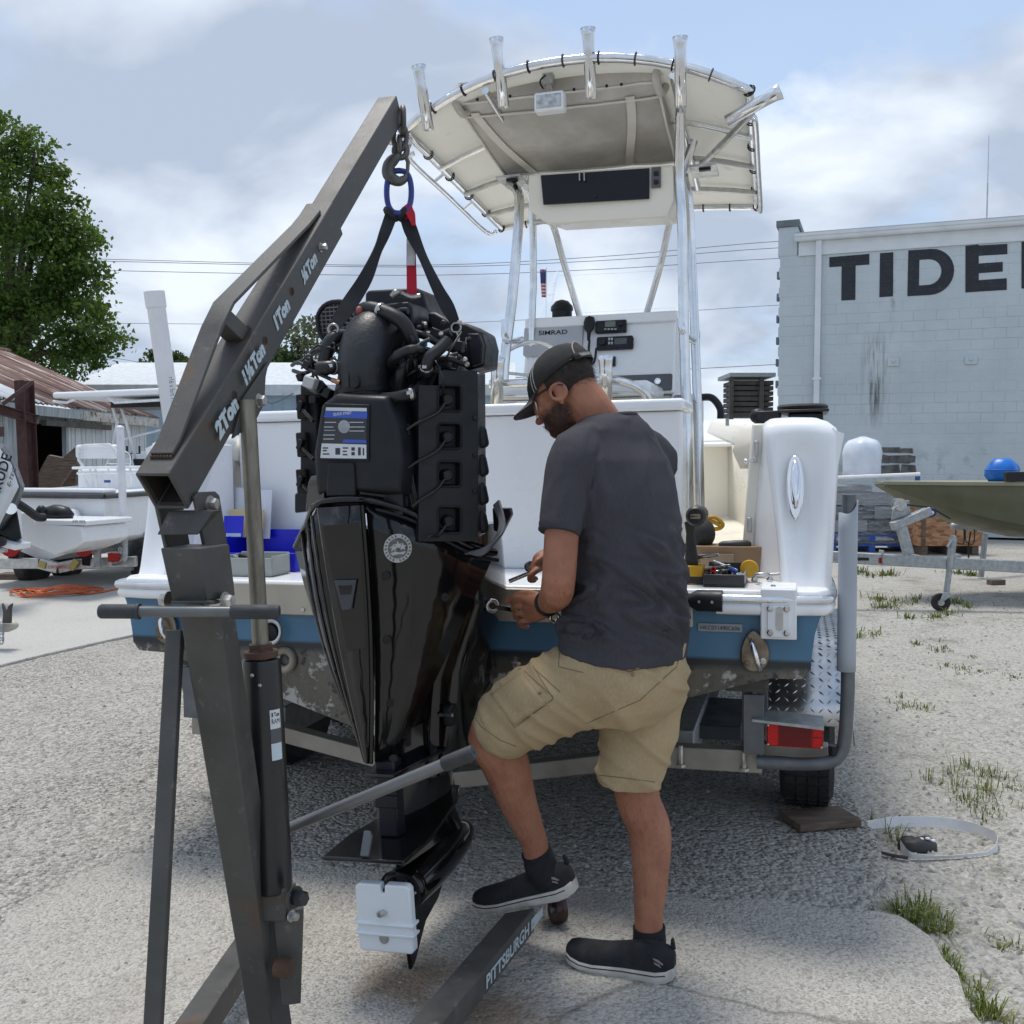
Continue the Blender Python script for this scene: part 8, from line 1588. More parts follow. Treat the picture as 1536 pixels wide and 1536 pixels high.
# left hand closed on the spanner
def finger(mb, pts, r0, r1): limb(mb, pts, [lerp(r0, r1, i / (len(pts) - 1)) for i in range(len(pts))], 10, 3)
pc = at(802, 913, 2.835)
prx = (at(786, 912, 2.875) - Lwr).normalized()
limb(body, [Lwr, at(812, 907, 2.80), at(800, 903, 2.845), at(788, 899, 2.872)], [.029, .029, .024, .014], 14, 4); limb(body, [Lwr, at(813, 915, 2.80), at(803, 922, 2.84), at(793, 925, 2.868)], [.028, .026, .022, .013], 14, 4); limb(body, [at(812, 911, 2.80), at(801, 913, 2.842), at(790, 912, 2.872)], [.028, .026, .015], 14, 4)
for i in range(4):
    dx, dy = 2.2 * i, 11.2 * i; ln = (1.0, 1.08, 1.02, .85)[i]
    finger(body, [at(789 + dx, 897 + dy, 2.868), at(789 + dx - 17 * ln, 898 + dy, 2.895), at(789 + dx - 19 * ln, 904 + dy, 2.925), at(789 + dx - 5 * ln, 907 + dy, 2.935)], .0092, .0072)
finger(body, [at(806, 894, 2.83), at(792, 890, 2.87), at(776, 893, 2.90), at(760, 902, 2.925)], .0135, .0085)
# right hand on the second spanner
limb(body, [Rwr, at(812, 842, 3.03), at(806, 850, 3.02)], [.029, .030, .020], 14, 4)
for i in range(4): finger(body, [at(812 - 2 * i, 846 + 3 * i, 3.02 - .018 * i), at(802 - 2 * i, 854 + 3 * i, 3.01 - .018 * i), at(798 - i, 864 + 2 * i, 3.02 - .018 * i), at(804 - i, 868 + i, 3.035 - .018 * i)], .010, .008)
finger(body, [at(815, 836, 3.0), at(806, 842, 2.98), at(800, 853, 2.975)], .012, .009)
bodyo = remesh(body, 'body', mSkinM, .0036, 3, None, man)
rnd = random.Random(8); hb_ = MB(); wb = WM[bodyo.name]; nv_ = len(bodyo.data.vertices)
for _ in range(26000):
    v_ = bodyo.data.vertices[rnd.randrange(nv_)]; p = wb @ v_.co
    if not (.16 < p.z < .72 or (1.04 < p.z < 1.2 and p.y < 2.74 and p.x < .2)) or rnd.random() > .5: continue
    d = (V(v_.normal) * .45 + V((rnd.gauss(0, .4), rnd.gauss(0, .4), -.8))).normalized(); s_ = d.cross(V(v_.normal)).normalized() * .0003
    hb_.add([p - s_, p + s_, p + d * rnd.uniform(.006, .013)], [(0, 1, 2)])
tag(hb_.build('body_hair', pm('fine dark hair', (.03, .018, .012), None, 9, .7), man, smooth=0), kind='stuff')
# ---- t-shirt
sh_ = MB(); TS = [(921, 624, 2.785, .068, .060), (920, 633, 2.782, .105, .075), (920, 648, 2.776, .145, .086), (920, 662, 2.772, .165, .092), (922, 690, 2.768, .198, .115), (932, 740, 2.758, .194, .124), (938, 790, 2.75, .186, .128), (941, 850, 2.745, .183, .134), (939, 910, 2.74, .190, .146), (937, 950, 2.735, .199, .153), (935, 978, 2.732, .206, .158)]
sh_.loft([ringe(at(a, b_, d), x, y, .018 if b_ > 960 else 0) for a, b_, d, x, y in TS])
limb(sh_, [at(888, 672, 2.71), at(860, 690, 2.645), at(848, 740, 2.61), at(840, 792, 2.58)], [.07, .070, .062, .058], 20, 5)
limb(sh_, [at(950, 675, 2.86), at(978, 690, 2.92), at(960, 735, 3.0), at(925, 790, 3.08)], [.07, .070, .062, .056], 20, 5)
def fold_s(c, n_):
    q = c - V((.28, 2.74, 1.2)); a = q.dot(ml); z = q.z
    low = max(0, min(1, (0.12 - z) / .25)) * 1; t1 = mnoise.noise(V((a * 3 + z * 4, (z - a * .6) * 15, n_.dot(mf) * .8))); t2 = mnoise.noise(V((a * 9 - z * 4, z * 15 + a * 9, 4 + n_.x)))
    r1 = 1 - abs(t1) * 2.2; hf_ = max(0, min(1, (z + .27) / .07)); return hf_ * low * (.008 * r1 + .007 * math.sin(t1 * 17) + .014 * max(0, 1 - abs(t1) * 5) ** 1.3) + .002 * t2 * hf_ + hf_ * .003 * mnoise.noise(V((a * 7, z * 3, n_.y * 2))) * 1.5 + .006 * (1 - low) * (1 - abs(mnoise.noise(V((a * 10 + z * 3, z * 5, n_.x * 2)))) * 2)
shirt = remesh(sh_, 't_shirt', mShirt, .007, 7, fold_s, man)
col_c = at(914, 640, 2.79); MB().tube([at(919, 628, 2.793) + ml * (.070 * math.cos(t)) + mf * (.062 * math.sin(t)) + UP * (-.004 + -.016 * math.sin(t)) for t in [2 * math.pi * i / 30 for i in range(30)]], .007, 8, closed=True).build('collar', mShirt, shirt, smooth=60)
sa, sb = at(845, 760, 2.60), at(839.5, 796, 2.578); sx_ = (sb - sa).normalized(); sp1 = sx_.orthogonal().normalized(); sp2 = sx_.cross(sp1)
sx2 = (at(838, 801, 2.577) - at(845, 760, 2.60)).normalized()
for off in (): MB().tube([sb + sx_ * (.042 + off) + (sp1 * math.cos(t) + sp2 * math.sin(t)) * .0565 for t in [2 * math.pi * i / 28 for i in range(28)]], .003 if off else .0055, 6, closed=True).build('sleeve_hem', mShirt, shirt, smooth=60)
# ---- shorts
so = MB(); so.loft([ringe(at(a, b_, d), x, y) for a, b_, d, x, y in [(936, 955, 2.735, .188, .140), (937, 985, 2.735, .193, .150), (942, 1020, 2.735, .190, .152), (942, 1052, 2.735, .165, .135), (938, 1078, 2.735, .12, .10)]])
limb(so, [at(905, 1010, 2.665), at(860, 1030, 2.71), at(800, 1060, 2.77), at(760, 1083, 2.815)], [.116, .116, .109, .100], 26, 5)
limb(so, [at(972, 1015, 2.79), at(962, 1080, 2.795), at(950, 1130, 2.80), at(944, 1162, 2.80)], [.116, .112, .102, .096], 26, 5)
hemL, hemLd = at(737, 1097, 2.842), (at(737, 1097, 2.842) - at(790, 1066, 2.78)).normalized(); hemR, hemRd = at(941.5, 1174, 2.80), V((-.05, 0, -1)).normalized()
def fold_p(c, n_):
    q = c - V((.25, 2.74, .85)); t = mnoise.noise(V((q.x * 4 + q.z * 3, q.z * 8 - q.x * 5, q.y * 3))); t2 = mnoise.noise(V((q.x * 2.5, q.z * 14 + q.x * 11, q.y * 2 + 7)))
    return .007 * (1 - abs(t) * 2) + .009 * max(0, 1 - abs(t2) * 3.6) - .005
def cutcap(o, c, d, r):   # open the leg: push the rounded end flat at the hem
    inv = WM[o.name]
    for v_ in o.data.vertices:
        w_ = inv @ v_.co; k_ = (w_ - c).dot(d)
        if k_ > 0 and ((w_ - c) - d * k_).length < r: v_.co = inv.inverted() @ (w_ - d * k_)
cutcap_later = 1
shorts = remesh(so, 'shorts', mKhaki, .007, 6, fold_p, man); cutcap(shorts, hemL, hemLd, .17); cutcap(shorts, hemR, hemRd, .15); cutcap(shirt, at(838.5, 800, 2.577), sx2, .085)
def hoop(c, d, r1, r2, name, par, mt, rad=.003, ax1=None):
    d = d.normalized(); u = (ax1 - d * ax1.dot(d)).normalized() if ax1 is not None else d.orthogonal().normalized(); w_ = d.cross(u); return MB().tube([c + u * (r1 * math.cos(t)) + w_ * (r2 * math.sin(t)) for t in [2 * math.pi * i / 32 for i in range(32)]], rad, 6, closed=True).build(name, mt, par, smooth=60)
def ray_on(o, px, py, off=.002):
    inv = WM[o.name].inverted(); a = inv @ cO; d = (inv.to_3x3() @ ray(px, py)).normalized(); ok, loc, nr, _ = o.ray_cast(a, d)
    return (WM[o.name] @ loc + (WM[o.name].to_3x3() @ nr) * off) if ok else None
bpy.context.view_layer.update()
def seamline(o, pts, name, mt, r=.0013, k=8, par=None, wid=None):
    ps = []
    for i in range(len(pts) - 1):
        for j in range(k):
            p = ray_on(o, lerp(pts[i][0], pts[i + 1][0], j / k), lerp(pts[i][1], pts[i + 1][1], j / k), r * .5)
            if p is not None: ps.append(p)
    if len(ps) > 2: return MB().tube(ps, r, 5).build(name, mt, par or o, smooth=60)
for pts in ([(700, 1056), (722, 1090), (750, 1110), (778, 1121)], [(890, 1162), (930, 1166), (990, 1174)], [(722, 1018), (772, 1092), (830, 1048), (790, 985)], [(738, 1008), (786, 1076)], [(770, 992), (838, 1052)], [(785, 988), (848, 1045)], [(915, 1000), (945, 1008), (985, 992)], [(880, 1085), (960, 1050), (1015, 1000), (1022, 960)], [(840, 968), (838, 1000), (880, 1010)]): seamline(shorts, pts, 'stitched_seam', mKhakiD, .0013)
def patch(o, quad, name, mt, off, th_=.004, nu=10, nv=8, par=None):
    g_ = []
    for j in range(nv + 1):
        for i in range(nu + 1):
            a = V((*quad[0], 0)).lerp(V((*quad[1], 0)), i / nu); c = V((*quad[3], 0)).lerp(V((*quad[2], 0)), i / nu); q = a.lerp(c, j / nv); p = ray_on(o, q.x, q.y, off)
            if p is None: return None
            g_.append(p)
    m = MB().add(g_, [(j * (nu + 1) + i, j * (nu + 1) + i + 1, (j + 1) * (nu + 1) + i + 1, (j + 1) * (nu + 1) + i) for j in range(nv) for i in range(nu)]); return m.build(name, mt, par or o, smooth=60, solid=th_)
patch(shorts, ((737, 1042), (771, 1088), (819, 1056), (784, 1010)), 'cargo_pocket', mKhaki, .002, .005); patch(shorts, ((766, 1008), (806, 1062), (832, 1046), (792, 994)), 'pocket_flap', mKhaki, .0065, .004)
patch(shorts, ((908, 996), (944, 1006), (984, 992), (984, 986)), 'back_pocket_flap', mKhaki, .006, .004, 8, 3)
for q in ((781, 1002), (812, 1040), (946, 1012)):
    p = ray_on(shorts, *q, .012); MB().ell(p, .0055, None, 8, 6).build('button', mKhakiD, shorts, smooth=60)
p = ray_on(shorts, 1022, 975, .004); MB().box(p, (.012, .01, .04), Matrix.Rotation(.2, 3, 'Y')).build('belt_loop', mKhaki, shorts, bevel=.003)
# ---- cap
def capring(u, k=40):
    t = max(0.0, min(1.0, (u + .0) / 1.0)); el = t * math.pi / 2; return [hp_(-.006 + .106 * math.cos(el) * math.cos(a), .0825 * math.cos(el) * math.sin(a), .034 + .020 * math.cos(a) * (1 - t) * -1 + .088 * math.sin(el)) for a in [2 * math.pi * i / k for i in range(k)]]
cap = MB().loft([capring(u) for u in (0, .1, .25, .4, .55, .7, .83, .93, .99)], True, False).add(capring(.99), [tuple(range(40))]).build('cap', mCapM, man, smooth=60, solid=.003)
def bill(s_, t): a = lerp(-1.05, 1.05, s_); rr = .104 + t * .072 * math.cos(a * .75); return hp_(-.006 + rr * math.cos(a) + t * .002, .0845 * math.sin(a) * (1 + .04 * t), .034 - .020 * math.cos(a) + .004 - t * .012 - .026 * (abs(math.sin(a)) ** 2) * (.3 + .7 * t))
MB().grid(bill, 16, 6).build('cap_bill', mCapM, cap, smooth=60, solid=.0035)
MB().tube([bill(i / 20, .96) + hu * .003 for i in range(21)], .0011, 5).tube([bill(i / 20, .80) + hu * .003 for i in range(21)], .0009, 5).build('bill_stitching', mStitch, cap)
MB().ell(hp_(-.006, 0, .124), (.008, .008, .004), hR).build('cap_button', mCapM, cap, smooth=60)
for a in (.98, 1.10):
    MB().tube([hp_(-.006 + .1075 * math.cos(el) * math.cos(a), .084 * math.cos(el) * math.sin(a), .034 - .02 * math.cos(a) * (1 - el / 1.57) + .0895 * math.sin(el)) for el in [1.5 * i / 14 for i in range(15)]], .0011, 5).build('cap_stitching', mStitch, cap)
oph = [hp_(-.006 - .1085 * math.cos(.08 + .52 * math.sin(t)) * math.cos(.62 * math.cos(t)), .085 * math.cos(.08 + .52 * math.sin(t)) * math.sin(.62 * math.cos(t)), .054 + .086 * math.sin(.08 + .52 * math.sin(t))) for t in [math.pi * i / 16 for i in range(17)]]
MB().tube(oph, .0016, 5).build('cap_opening_edge', mStitch, cap); cen_ = hp_(-.112, 0, .068); MB().add([cen_] + oph, [(0, i, i + 1) for i in range(1, 17)]).build('cap_opening', mHair, cap, smooth=60)
MB().loft([[hp_(-.006 - (.1085 + o_) * math.cos(b2), (.0855 + o_) * math.sin(b2), z) for z in (.042, .060)] for o_ in (.0015,) for b2 in [(-.7 + 1.4 * i / 10) for i in range(11)]], False, False).build('cap_strap', mCapM, cap, smooth=60, solid=.002)
tp_ = hp_(-.006 - .112 * math.cos(.55), .0885 * math.sin(.55), .046); text('lettering', 'YAMAHA', mStitch, man, tp_ - hf * .002, (hp_(-.006 - .112 * math.cos(.1), .0885 * math.sin(.1), .046) - tp_), hu, .042, .010, .0012, .03)
# ---- hair, beard, glasses
hm = MB(); hs = []
nu, nv = 32, 20; ok_ = {}
def hairp(i, j, sc=1.0): a = 2 * math.pi * i / nu; t = math.pi * j / nv; d = V((math.sin(t) * math.cos(a), math.sin(t) * math.sin(a), -math.cos(t))); return d
vs, fs = [], []
for j in range(nv + 1):
    for i in range(nu): d = hairp(i, j); q = V((-.005 + d.x * .1005, d.y * .0785, .03 + d.z * .0905)); vs.append(q)
for j in range(nv):
    for i in range(nu):
        f4 = (j * nu + i, j * nu + (i + 1) % nu, (j + 1) * nu + (i + 1) % nu, (j + 1) * nu + i); c = sum((vs[k] for k in f4), V()) / 4
        if c.z < .055 and c.z > -.050 - .25 * (c.x + .06) * (c.x < -.06) and c.x < .008 - .0 * c.z and not (c.z < -.02 and c.x > -.035): fs.append(f4)
hairv, hairf = vs, fs
def strands(name, mt, vs, fs, n, ln, dirn, seed, grow=1.0, ctr=V((0, 0, 0))):
    rnd = random.Random(seed); mb = MB()
    for _ in range(n):
        f4 = rnd.choice(fs); q = [V(vs[k]) for k in f4]; u_, w_ = rnd.random(), rnd.random(); p = q[0].lerp(q[1], u_).lerp(q[3].lerp(q[2], u_), w_)
        nr = (p - ctr).normalized(); sc = ctr + (p - ctr) * .985 + V((rnd.gauss(0, .004), rnd.gauss(0, .004), rnd.gauss(0, .004))); d = (nr * .35 + dirn * .9 + V((rnd.gauss(0, .35), rnd.gauss(0, .35), rnd.gauss(0, .35)))).normalized(); l_ = ln * rnd.uniform(.6, 1.2); sd_ = d.cross(nr).normalized() * .0005
        mb.add([hp_(*(sc - sd_)), hp_(*(sc + sd_)), hp_(*(sc + d * l_))], [(0, 1, 2)])
    return tag(mb.build(name, mt, man, smooth=0), kind='stuff')
MB().add([hp_(*((V(q) - V((-.005, 0, .03))) * .985 + V((-.005, 0, .03)))) for q in vs], [f for f in fs if -.035 < sum((V(vs[k]) for k in f), V()).z / 4]).build('hair', mHair, man, smooth=180)
strands('hair_strands', mHair, vs, fs, 6500, .0075, V((-.3, 0, -.9)), 3, 1, V((-.005, 0, .03)))
vs, fs = [], []
mBeard = NT('stubbly beard'); mBeard.set(col=mBeard.ramp(mBeard.noise(90, 4, .7), [(.35, (.020, .013, .010)), (.6, (.06, .032, .02)), (.75, (.16, .08, .05))]), rough=.8); mBeard.bump(mBeard.noise(260, 3), .6, .003); mBeard = mBeard.m
for j in range(nv + 1):
    for i in range(nu): d = hairp(i, j); vs.append(V((.035 + d.x * .0625, d.y * .0590, -.045 + d.z * .0740)))
for j in range(nv):
    for i in range(nu):
        f4 = (j * nu + i, j * nu + (i + 1) % nu, (j + 1) * nu + (i + 1) % nu, (j + 1) * nu + i); c = sum((vs[k] for k in f4), V()) / 4
        if c.z < -.035 - .35 * max(0, c.x - .045) and c.x > -.008 and c.z > -.125: fs.append(f4)
bc = V((.035, 0, -.045))
strands('beard_stubble', mBeard, vs, fs, 9000, .0045, V((.1, 0, -.9)), 4, 1, bc)
mGl = pm('dark lens', (.008, .009, .011), None, 9, .05, coat=.5); gl = None
for s_ in (1, -1):
    q = [hp_(.100 - .030 * (a / .062) ** 2 if a > 0 else .100, s_ * a, u) for a, u in ((.006, .014), (.030, .020), (.060, .014), (.066, -.004), (.056, -.024), (.030, -.032), (.012, -.022))]
    q2 = [p - hf * .004 for p in q]; n = 7; o = MB().add(q + q2, [tuple(range(n - 1, -1, -1)), tuple(range(n, 2 * n))] + [(i, (i + 1) % n, n + (i + 1) % n, n + i) for i in range(n)]); g_o = o.build('sunglasses', mGl, man, smooth=40)
    MB().tube(q + [q[0]], .0028, 6).build('glasses_frame', pm('pale metal frame', (.55, .52, .48), None, 9, .3, .6), g_o, smooth=60); MB().tube([hp_(.068, .069 * s_, .012), hp_(.03, .079 * s_, .010), hp_(-.016, .083 * s_, .008), hp_(-.035, .080 * s_, -.006)], .0028, 6).build('temple_arm', mBlackPl, g_o, smooth=60)
# ---- socks and shoes
def shoe(heel, toe, tiltside=0.0):
    d = (toe - heel); L_ = d.length; d.normalize(); s_ = d.cross(UP).normalized(); u = s_.cross(d).normalized()
    xs_ = [0, .06, .15, .3, .45, .6, .72, .84, .93, .98, 1]; hw_ = [.018, .031, .037, .036, .036, .043, .049, .049, .043, .033, .018]; uh = [.072, .094, .102, .100, .088, .076, .070, .064, .056, .047, .034]; so_h = [.034, .034, .033, .030, .028, .027, .026, .026, .026, .027, .028]
    rise = [.012, .004, 0, 0, 0, 0, 0, .002, .008, .013, .018]
    def sec(i, w_, z0, z1, top): 
        c = heel + d * (xs_[i] * L_) + u * rise[i]; o_ = []
        for a, b_ in ((-1, 0), (-1.03, .25), (-1.0, .55), (-.85, .82), (-.5, .97), (0, 1), (.5, .97), (.85, .82), (1.0, .55), (1.03, .25), (1, 0)): o_.append(c + s_ * (a * w_ * (1 if not top else (1 - .25 * b_ ** 2))) + u * lerp(z0, z1, b_))
        return o_
    up = MB().loft([sec(i, hw_[i], so_h[i] - .004, uh[i], True) for i in range(11)]).build('shoe', mKnit, man, smooth=60)
    def sole(z0, z1, gr): return [[heel + d * (xs_[i] * L_) + u * (rise[i] * (1 - gr) + (lerp(z0, z1, b_) * so_h[i])) + s_ * a * (hw_[i] + .005) * k_ for a, b_, k_ in ((-1, 0, .92), (-1, .4, 1.02), (-1, .8, 1.0), (-1, 1, .94), (1, 1, .94), (1, .8, 1.0), (1, .4, 1.02), (1, 0, .92))] for i in range(11)]
    MB().loft(sole(0, 1, 0)).build('shoe_sole', mSole, up, smooth=40, bevel=.002)
    for sg in (-1, 1): MB().tube([heel + d * (xs_[i] * L_) + u * (rise[i] + so_h[i] * .72) + s_ * sg * (hw_[i] + .0055) for i in range(1, 10)], .0016, 5).build('sole_line', mKnit, up)
    MB().loft([[heel + d * (L_ * x) + u * z for x, z in ((-.005, .088), (.015, .118), (.04, .118), (.045, .09))]] + [[heel + d * (L_ * x) + u * z + s_ * .012 for x, z in ((-.005, .088), (.015, .118), (.04, .118), (.045, .09))]]).build('heel_tab', mKnit, up, bevel=.003)
    lg = heel + d * (.10 * L_) + u * .052 - s_ * .0395
    MB().prism([(-.012, 0), (.012, .010), (.016, .016), (.0, .013), (-.014, .004)], heel + d * (.12 * L_) + u * .058 + s_ * (-.0378), d, u, .0008).prism([(-.008, -.008), (.010, -.001), (.014, .005), (-.004, .0)], heel + d * (.12 * L_) + u * .058 + s_ * (-.0378), d, u, .0008).build('shoe_emblem', mAluDull, up, smooth=0)
    ank = heel + d * (.24 * L_) + u * .085
    return up, ank, u
uL, aL, u1 = shoe(at(867, 1341, 2.85), at(719, 1366, 2.975)); uR, aR, u2 = shoe(G(1012, 1472), G(852, 1440))
MB().tube(catmull([at(803.5, 1276, 2.882), at(807, 1284, 2.885), at(812, 1300, 2.885), aL - u1 * .03], 4), [.0455] * 6 + [.048] * 7, 20).build('sock', mSock, man, smooth=60); MB().tube(catmull([at(973.5, 1390, 2.79), at(974, 1400, 2.79), at(974, 1415, 2.79), aR - u2 * .03], 4), [.0465] * 6 + [.048] * 7, 20).build('sock', mSock, man, smooth=60)
# ---- watch
wd_ = (at(812, 907, 2.80) - at(833, 893, 2.65)).normalized(); wc_ = at(821.5, 904.5, 2.758)
MB().torus(wc_, wd_, .0325, .0058, 28, 8).build('wrist_watch', mBlackPl, man, smooth=60); MB().lathe([(.017, 0), (.018, .006), (.015, .009)], wc_ + V((.012, -.030, -.006)), (.3, -1, -.1), 18).build('watch_face', pm('watch case', (.06, .035, .035), None, 5, .25, .3), man, smooth=40)
# ---- spanners (held things stand on their own)
mSpan = pm('chrome vanadium', (.62, .62, .61), (.45, .45, .44), 20, .2, 1.0)
s0, s1 = at(738, 909, 3.02), at(832, 926, 2.84); sd_ = (s1 - s0).normalized(); su = sd_.cross(V((.3, -1, 0))).normalized(); sn = su.cross(sd_)
sp = thing('ring_spanner', 'steel ring spanner in the left hand turning the motor mounting bolt', 'spanner', s0)
MB().torus(s0, V((.3, -1, 0)), .0165, .0068, 24, 8).build('ring_end', mSpan, sp, smooth=60); MB().beam(s0 + sd_ * .018, s1 - sd_ * .014, .008, .014, su).build('handle', mSpan, sp, bevel=.002); MB().torus(s1, V((.3, -1, 0)), .013, .0055, 24, 8).build('ring_end', mSpan, sp, smooth=60)
s0, s1 = at(764, 872, 3.02), at(812, 852, 3.0); sp = thing('ratchet_handle', 'chrome socket handle in the right hand above the steel deck edge', 'socket handle', s0)
MB().tube([s0, s1], .0065, 12).build('bar', mSpan, sp, smooth=50); MB().lathe([(.016, -.01), (.018, 0), (.016, .012)], at(795, 850, 3.0), (.2, -1, .2), 16).build('ratchet_head', mSpan, sp, smooth=40)
# ================================================================ tools and boxes on the stern platform
def pw(px, py, dz=0.0): return bM @ (bz(px, py, plz + dz))   # a point on the platform top under a pixel
mYel = pm('yellow plastic', (.62, .34, .012), (.52, .27, .01), 9, .45); mDW = pm('charcoal plastic', (.022, .022, .022), (.035, .034, .032), 12, .5, bump=.2, bsc=150)
def lo(o_px, v_):   # helper: frame on the platform
    return bM @ b(*o_px, v_)
def tb(mb, name, mat, par, **k): return mb.build(name, mat, par, **k)
# cordless drill standing on its battery
dv = .14
d0 = bM @ b(1040, 876, dv)
dr = thing('cordless_drill', 'black and yellow cordless drill standing on its battery by the man', 'drill', d0)
pB = lambda x, y, v_=dv: bM @ b(x, y, v_)
def dbox(x0, y0, x1, y1, v0, v1, name, mt, bev=.004):
    a, c = b(x0, y1, v0), b(x1, y0, v0); q = [bM @ V((x, y, z)) for z in (a.z, c.z) for x, y in ((a.x, v0), (c.x, v0), (c.x, v1), (a.x, v1))]
    return tb(MB().hexa(q), name, mt, dr, bevel=bev, seg=3)
dbox(1022, 870, 1056, 882, .10, .19, 'battery', mDW); dbox(1022, 849, 1054, 865, .10, .19, 'battery_top', mYel); dbox(1024, 865, 1055, 870, .10, .19, 'battery_clip', mDW)
tb(MB().loft([[pB(x, y, v_) for x, y, v_ in q] for q in (((1027, 848, .12), (1048, 848, .12), (1048, 848, .17), (1027, 848, .17)), ((1029, 800, .12), (1042, 800, .12), (1042, 800, .16), (1029, 800, .16)), ((1026, 782, .11), (1044, 782, .11), (1044, 782, .16), (1026, 782, .16)))]), 'handle', mDW, dr, bevel=.006, seg=3)
hd = pB(1044, 774, .10); tb(MB().lathe([(.026, -.02), (.033, -.012), (.034, .05), (.030, .12), (.020, .15)], hd, bF, 24), 'motor_housing', mDW, dr, smooth=40); tb(MB().lathe([(.012, .15), (.016, .16), (.014, .20), (.006, .21)], hd, bF, 16), 'chuck', mBlackPl, dr, smooth=40)
for i in range(5): tb(MB().beam(hd + V((-.022, 0, .018 - .009 * i)) - bF * .0215, hd + V((.022, 0, .018 - .009 * i)) - bF * .0215, .002, .003, bF), 'vent_slat', mBlackPl, dr)
tb(MB().prism(rrect(.032, .015, .003), hd - bF * .0225, bU, bW, .001), 'name_plate', pm('pale yellow plate', (.40, .33, .18), None, 9, .5), dr); text('lettering', 'DEWALT', mBlackPl, dr, hd - bF * .0238 - bU * .014 - bW * .0035, bU, bW, .028, .007, 0, .03)
text('lettering', '20V', mYel, dr, pB(1033, 880, .097), bU, bW, .025, .012, 0, .03)
bl_ = tb(MB().ell(pB(1054, 800, .42), (.045, .06, .055)), 'boat_fender_end', mRubber, None, smooth=60); bl_.name = 'black_float'; tag(bl_, 'black rounded rubber float behind the cordless drill', 'float')
# tool tray
a0, a1 = b(1055, 884, .05), b(1120, 862, .05)
ty = thing('tool_tray', 'black open tray full of sockets and bits on the white stern corner', 'tool tray', bM @ V((a0.x, .05, plz)))
def tq(x, y, z): return bM @ V((x, y, z))
X0, X1, Y0, Y1, Z0, Z1 = a0.x, b(1117, 870, .05).x, .04, .26, plz + .001, a1.z
def tbox(x0, y0, z0, x1, y1, z1, name, mt, par=ty, bev=.003): return tb(MB().hexa([tq(x0, y0, z0), tq(x1, y0, z0), tq(x1, y1, z0), tq(x0, y1, z0), tq(x0, y0, z1), tq(x1, y0, z1), tq(x1, y1, z1), tq(x0, y1, z1)]), name, mt, par, bevel=bev)
tbox(X0, Y0, Z0, X1, Y1, Z0 + .006, 'tray_floor', mDW); tbox(X0, Y0, Z0 + .007, X1, Y0 + .006, Z1, 'tray_wall', mDW); tbox(X0, Y1 - .006, Z0 + .007, X1, Y1, Z1 + .02, 'tray_wall', mDW); tbox(X0, Y0 + .007, Z0 + .007, X0 + .006, Y1 - .007, Z1, 'tray_wall', mDW); tbox(X1 - .006, Y0 + .007, Z0 + .007, X1, Y1 - .007, Z1, 'tray_wall', mGalv)
rnd = random.Random(9)
bits = MB()
def sock(mb, fx, fy, dz):
    c = V((lerp(X0 + .02, X1 - .02, fx), lerp(Y0 + .03, Y1 - .05, fy), Z1 - .008 + dz)); r = rnd.uniform(.007, .012); ax = V((rnd.uniform(-1, 1), rnd.uniform(-1, 1), rnd.uniform(-.1, .5))).normalized(); return mb.lathe([(r, 0), (r, .028), (r * .6, .028), (r * .6, .015)], bM @ c, ax, 12)
for fx, fy, mt, lab in ((.12, .2, mRed, 'small red socket at the left end of the black tool tray'), (.34, .5, mSpan, 'shiny chrome socket in the left half of the black tool tray'), (.52, .2, mBlackSatin, 'black socket near the front wall of the black tool tray'), (.72, .6, mAluDull, 'dull grey socket in the right half of the black tool tray'), (.9, .3, mBluePaint, 'blue socket at the right end of the black tool tray')):
    o = sock(MB(), fx, fy, .008).build('socket', mt, None, smooth=35); tag(o, lab, 'socket', 'sockets in the black tool tray')
for _ in range(16): sock(bits, rnd.random(), rnd.random(), rnd.uniform(-.012, .003))
tag(bits.build('small_bits', mSpan, ty, smooth=35), kind='stuff')
for i, (x0, y0, x1, y1) in enumerate(((1045, 836, 1078, 832), (1070, 843, 1106, 856), (1052, 855, 1095, 848))):
    p0, p1 = bM @ b(x0, y0, .16), bM @ b(x1, y1, .14); o = tb(MB().tube([p0, p0.lerp(p1, .6), p1], [.008, .007, .005], 10), 'socket_wrench', mSpan, None, smooth=50); tag(o, ('long chrome extension bar lying over the black tray', 'slanted chrome ratchet lying across the sockets', 'short chrome bar in the middle of the black tray')[i], 'wrench')
tbx = bM @ b(1124, 853, .20); o = tb(MB().lathe([(.028, -.012), (.030, 0), (.028, .012)], tbx, bF, 20), 'tape_measure', mYel, None, smooth=40); tag(o, 'yellow tape measure beside the black tool tray', 'tape measure')
cq = bM @ b(1143, 862, .15); gr = MB().torus(cq, (0, .2, 1), .022, .006, 20, 8).tube([cq + bU * .02, cq + bU * .06 + V((0, 0, .004))], [.006, .004], 8).build('hose_fitting', mAluDull, None, smooth=60); tag(gr, 'small metal ring fitting at the right of the tool tray', 'fitting')
for i, (x, y) in enumerate(((1155, 868), (1132, 868), (1160, 880))): c = pw(x, y, .012); o = tb(MB().lathe([(.010, 0), (.012, .006), (.006, .016)], c - V((0, 0, .01)), (0, 0, 1), 6), 'loose_nut', mSpan, None); tag(o, ('loose hex nut nearest the white transom corner', 'loose hex nut beside the tray end', 'loose hex nut on the top of the white bracket')[i], 'nut')
k0, k1 = b(1042, 862, .34), b(1150, 820, .34)
mCard = pm('brown cardboard', (.33, .22, .13), (.27, .175, .10), 5, .85, bump=.1, bsc=40)
cb_ = thing('cardboard_box', 'torn brown cardboard box lying behind the tool tray', 'cardboard box', bM @ V((k0.x, .34, plz)))
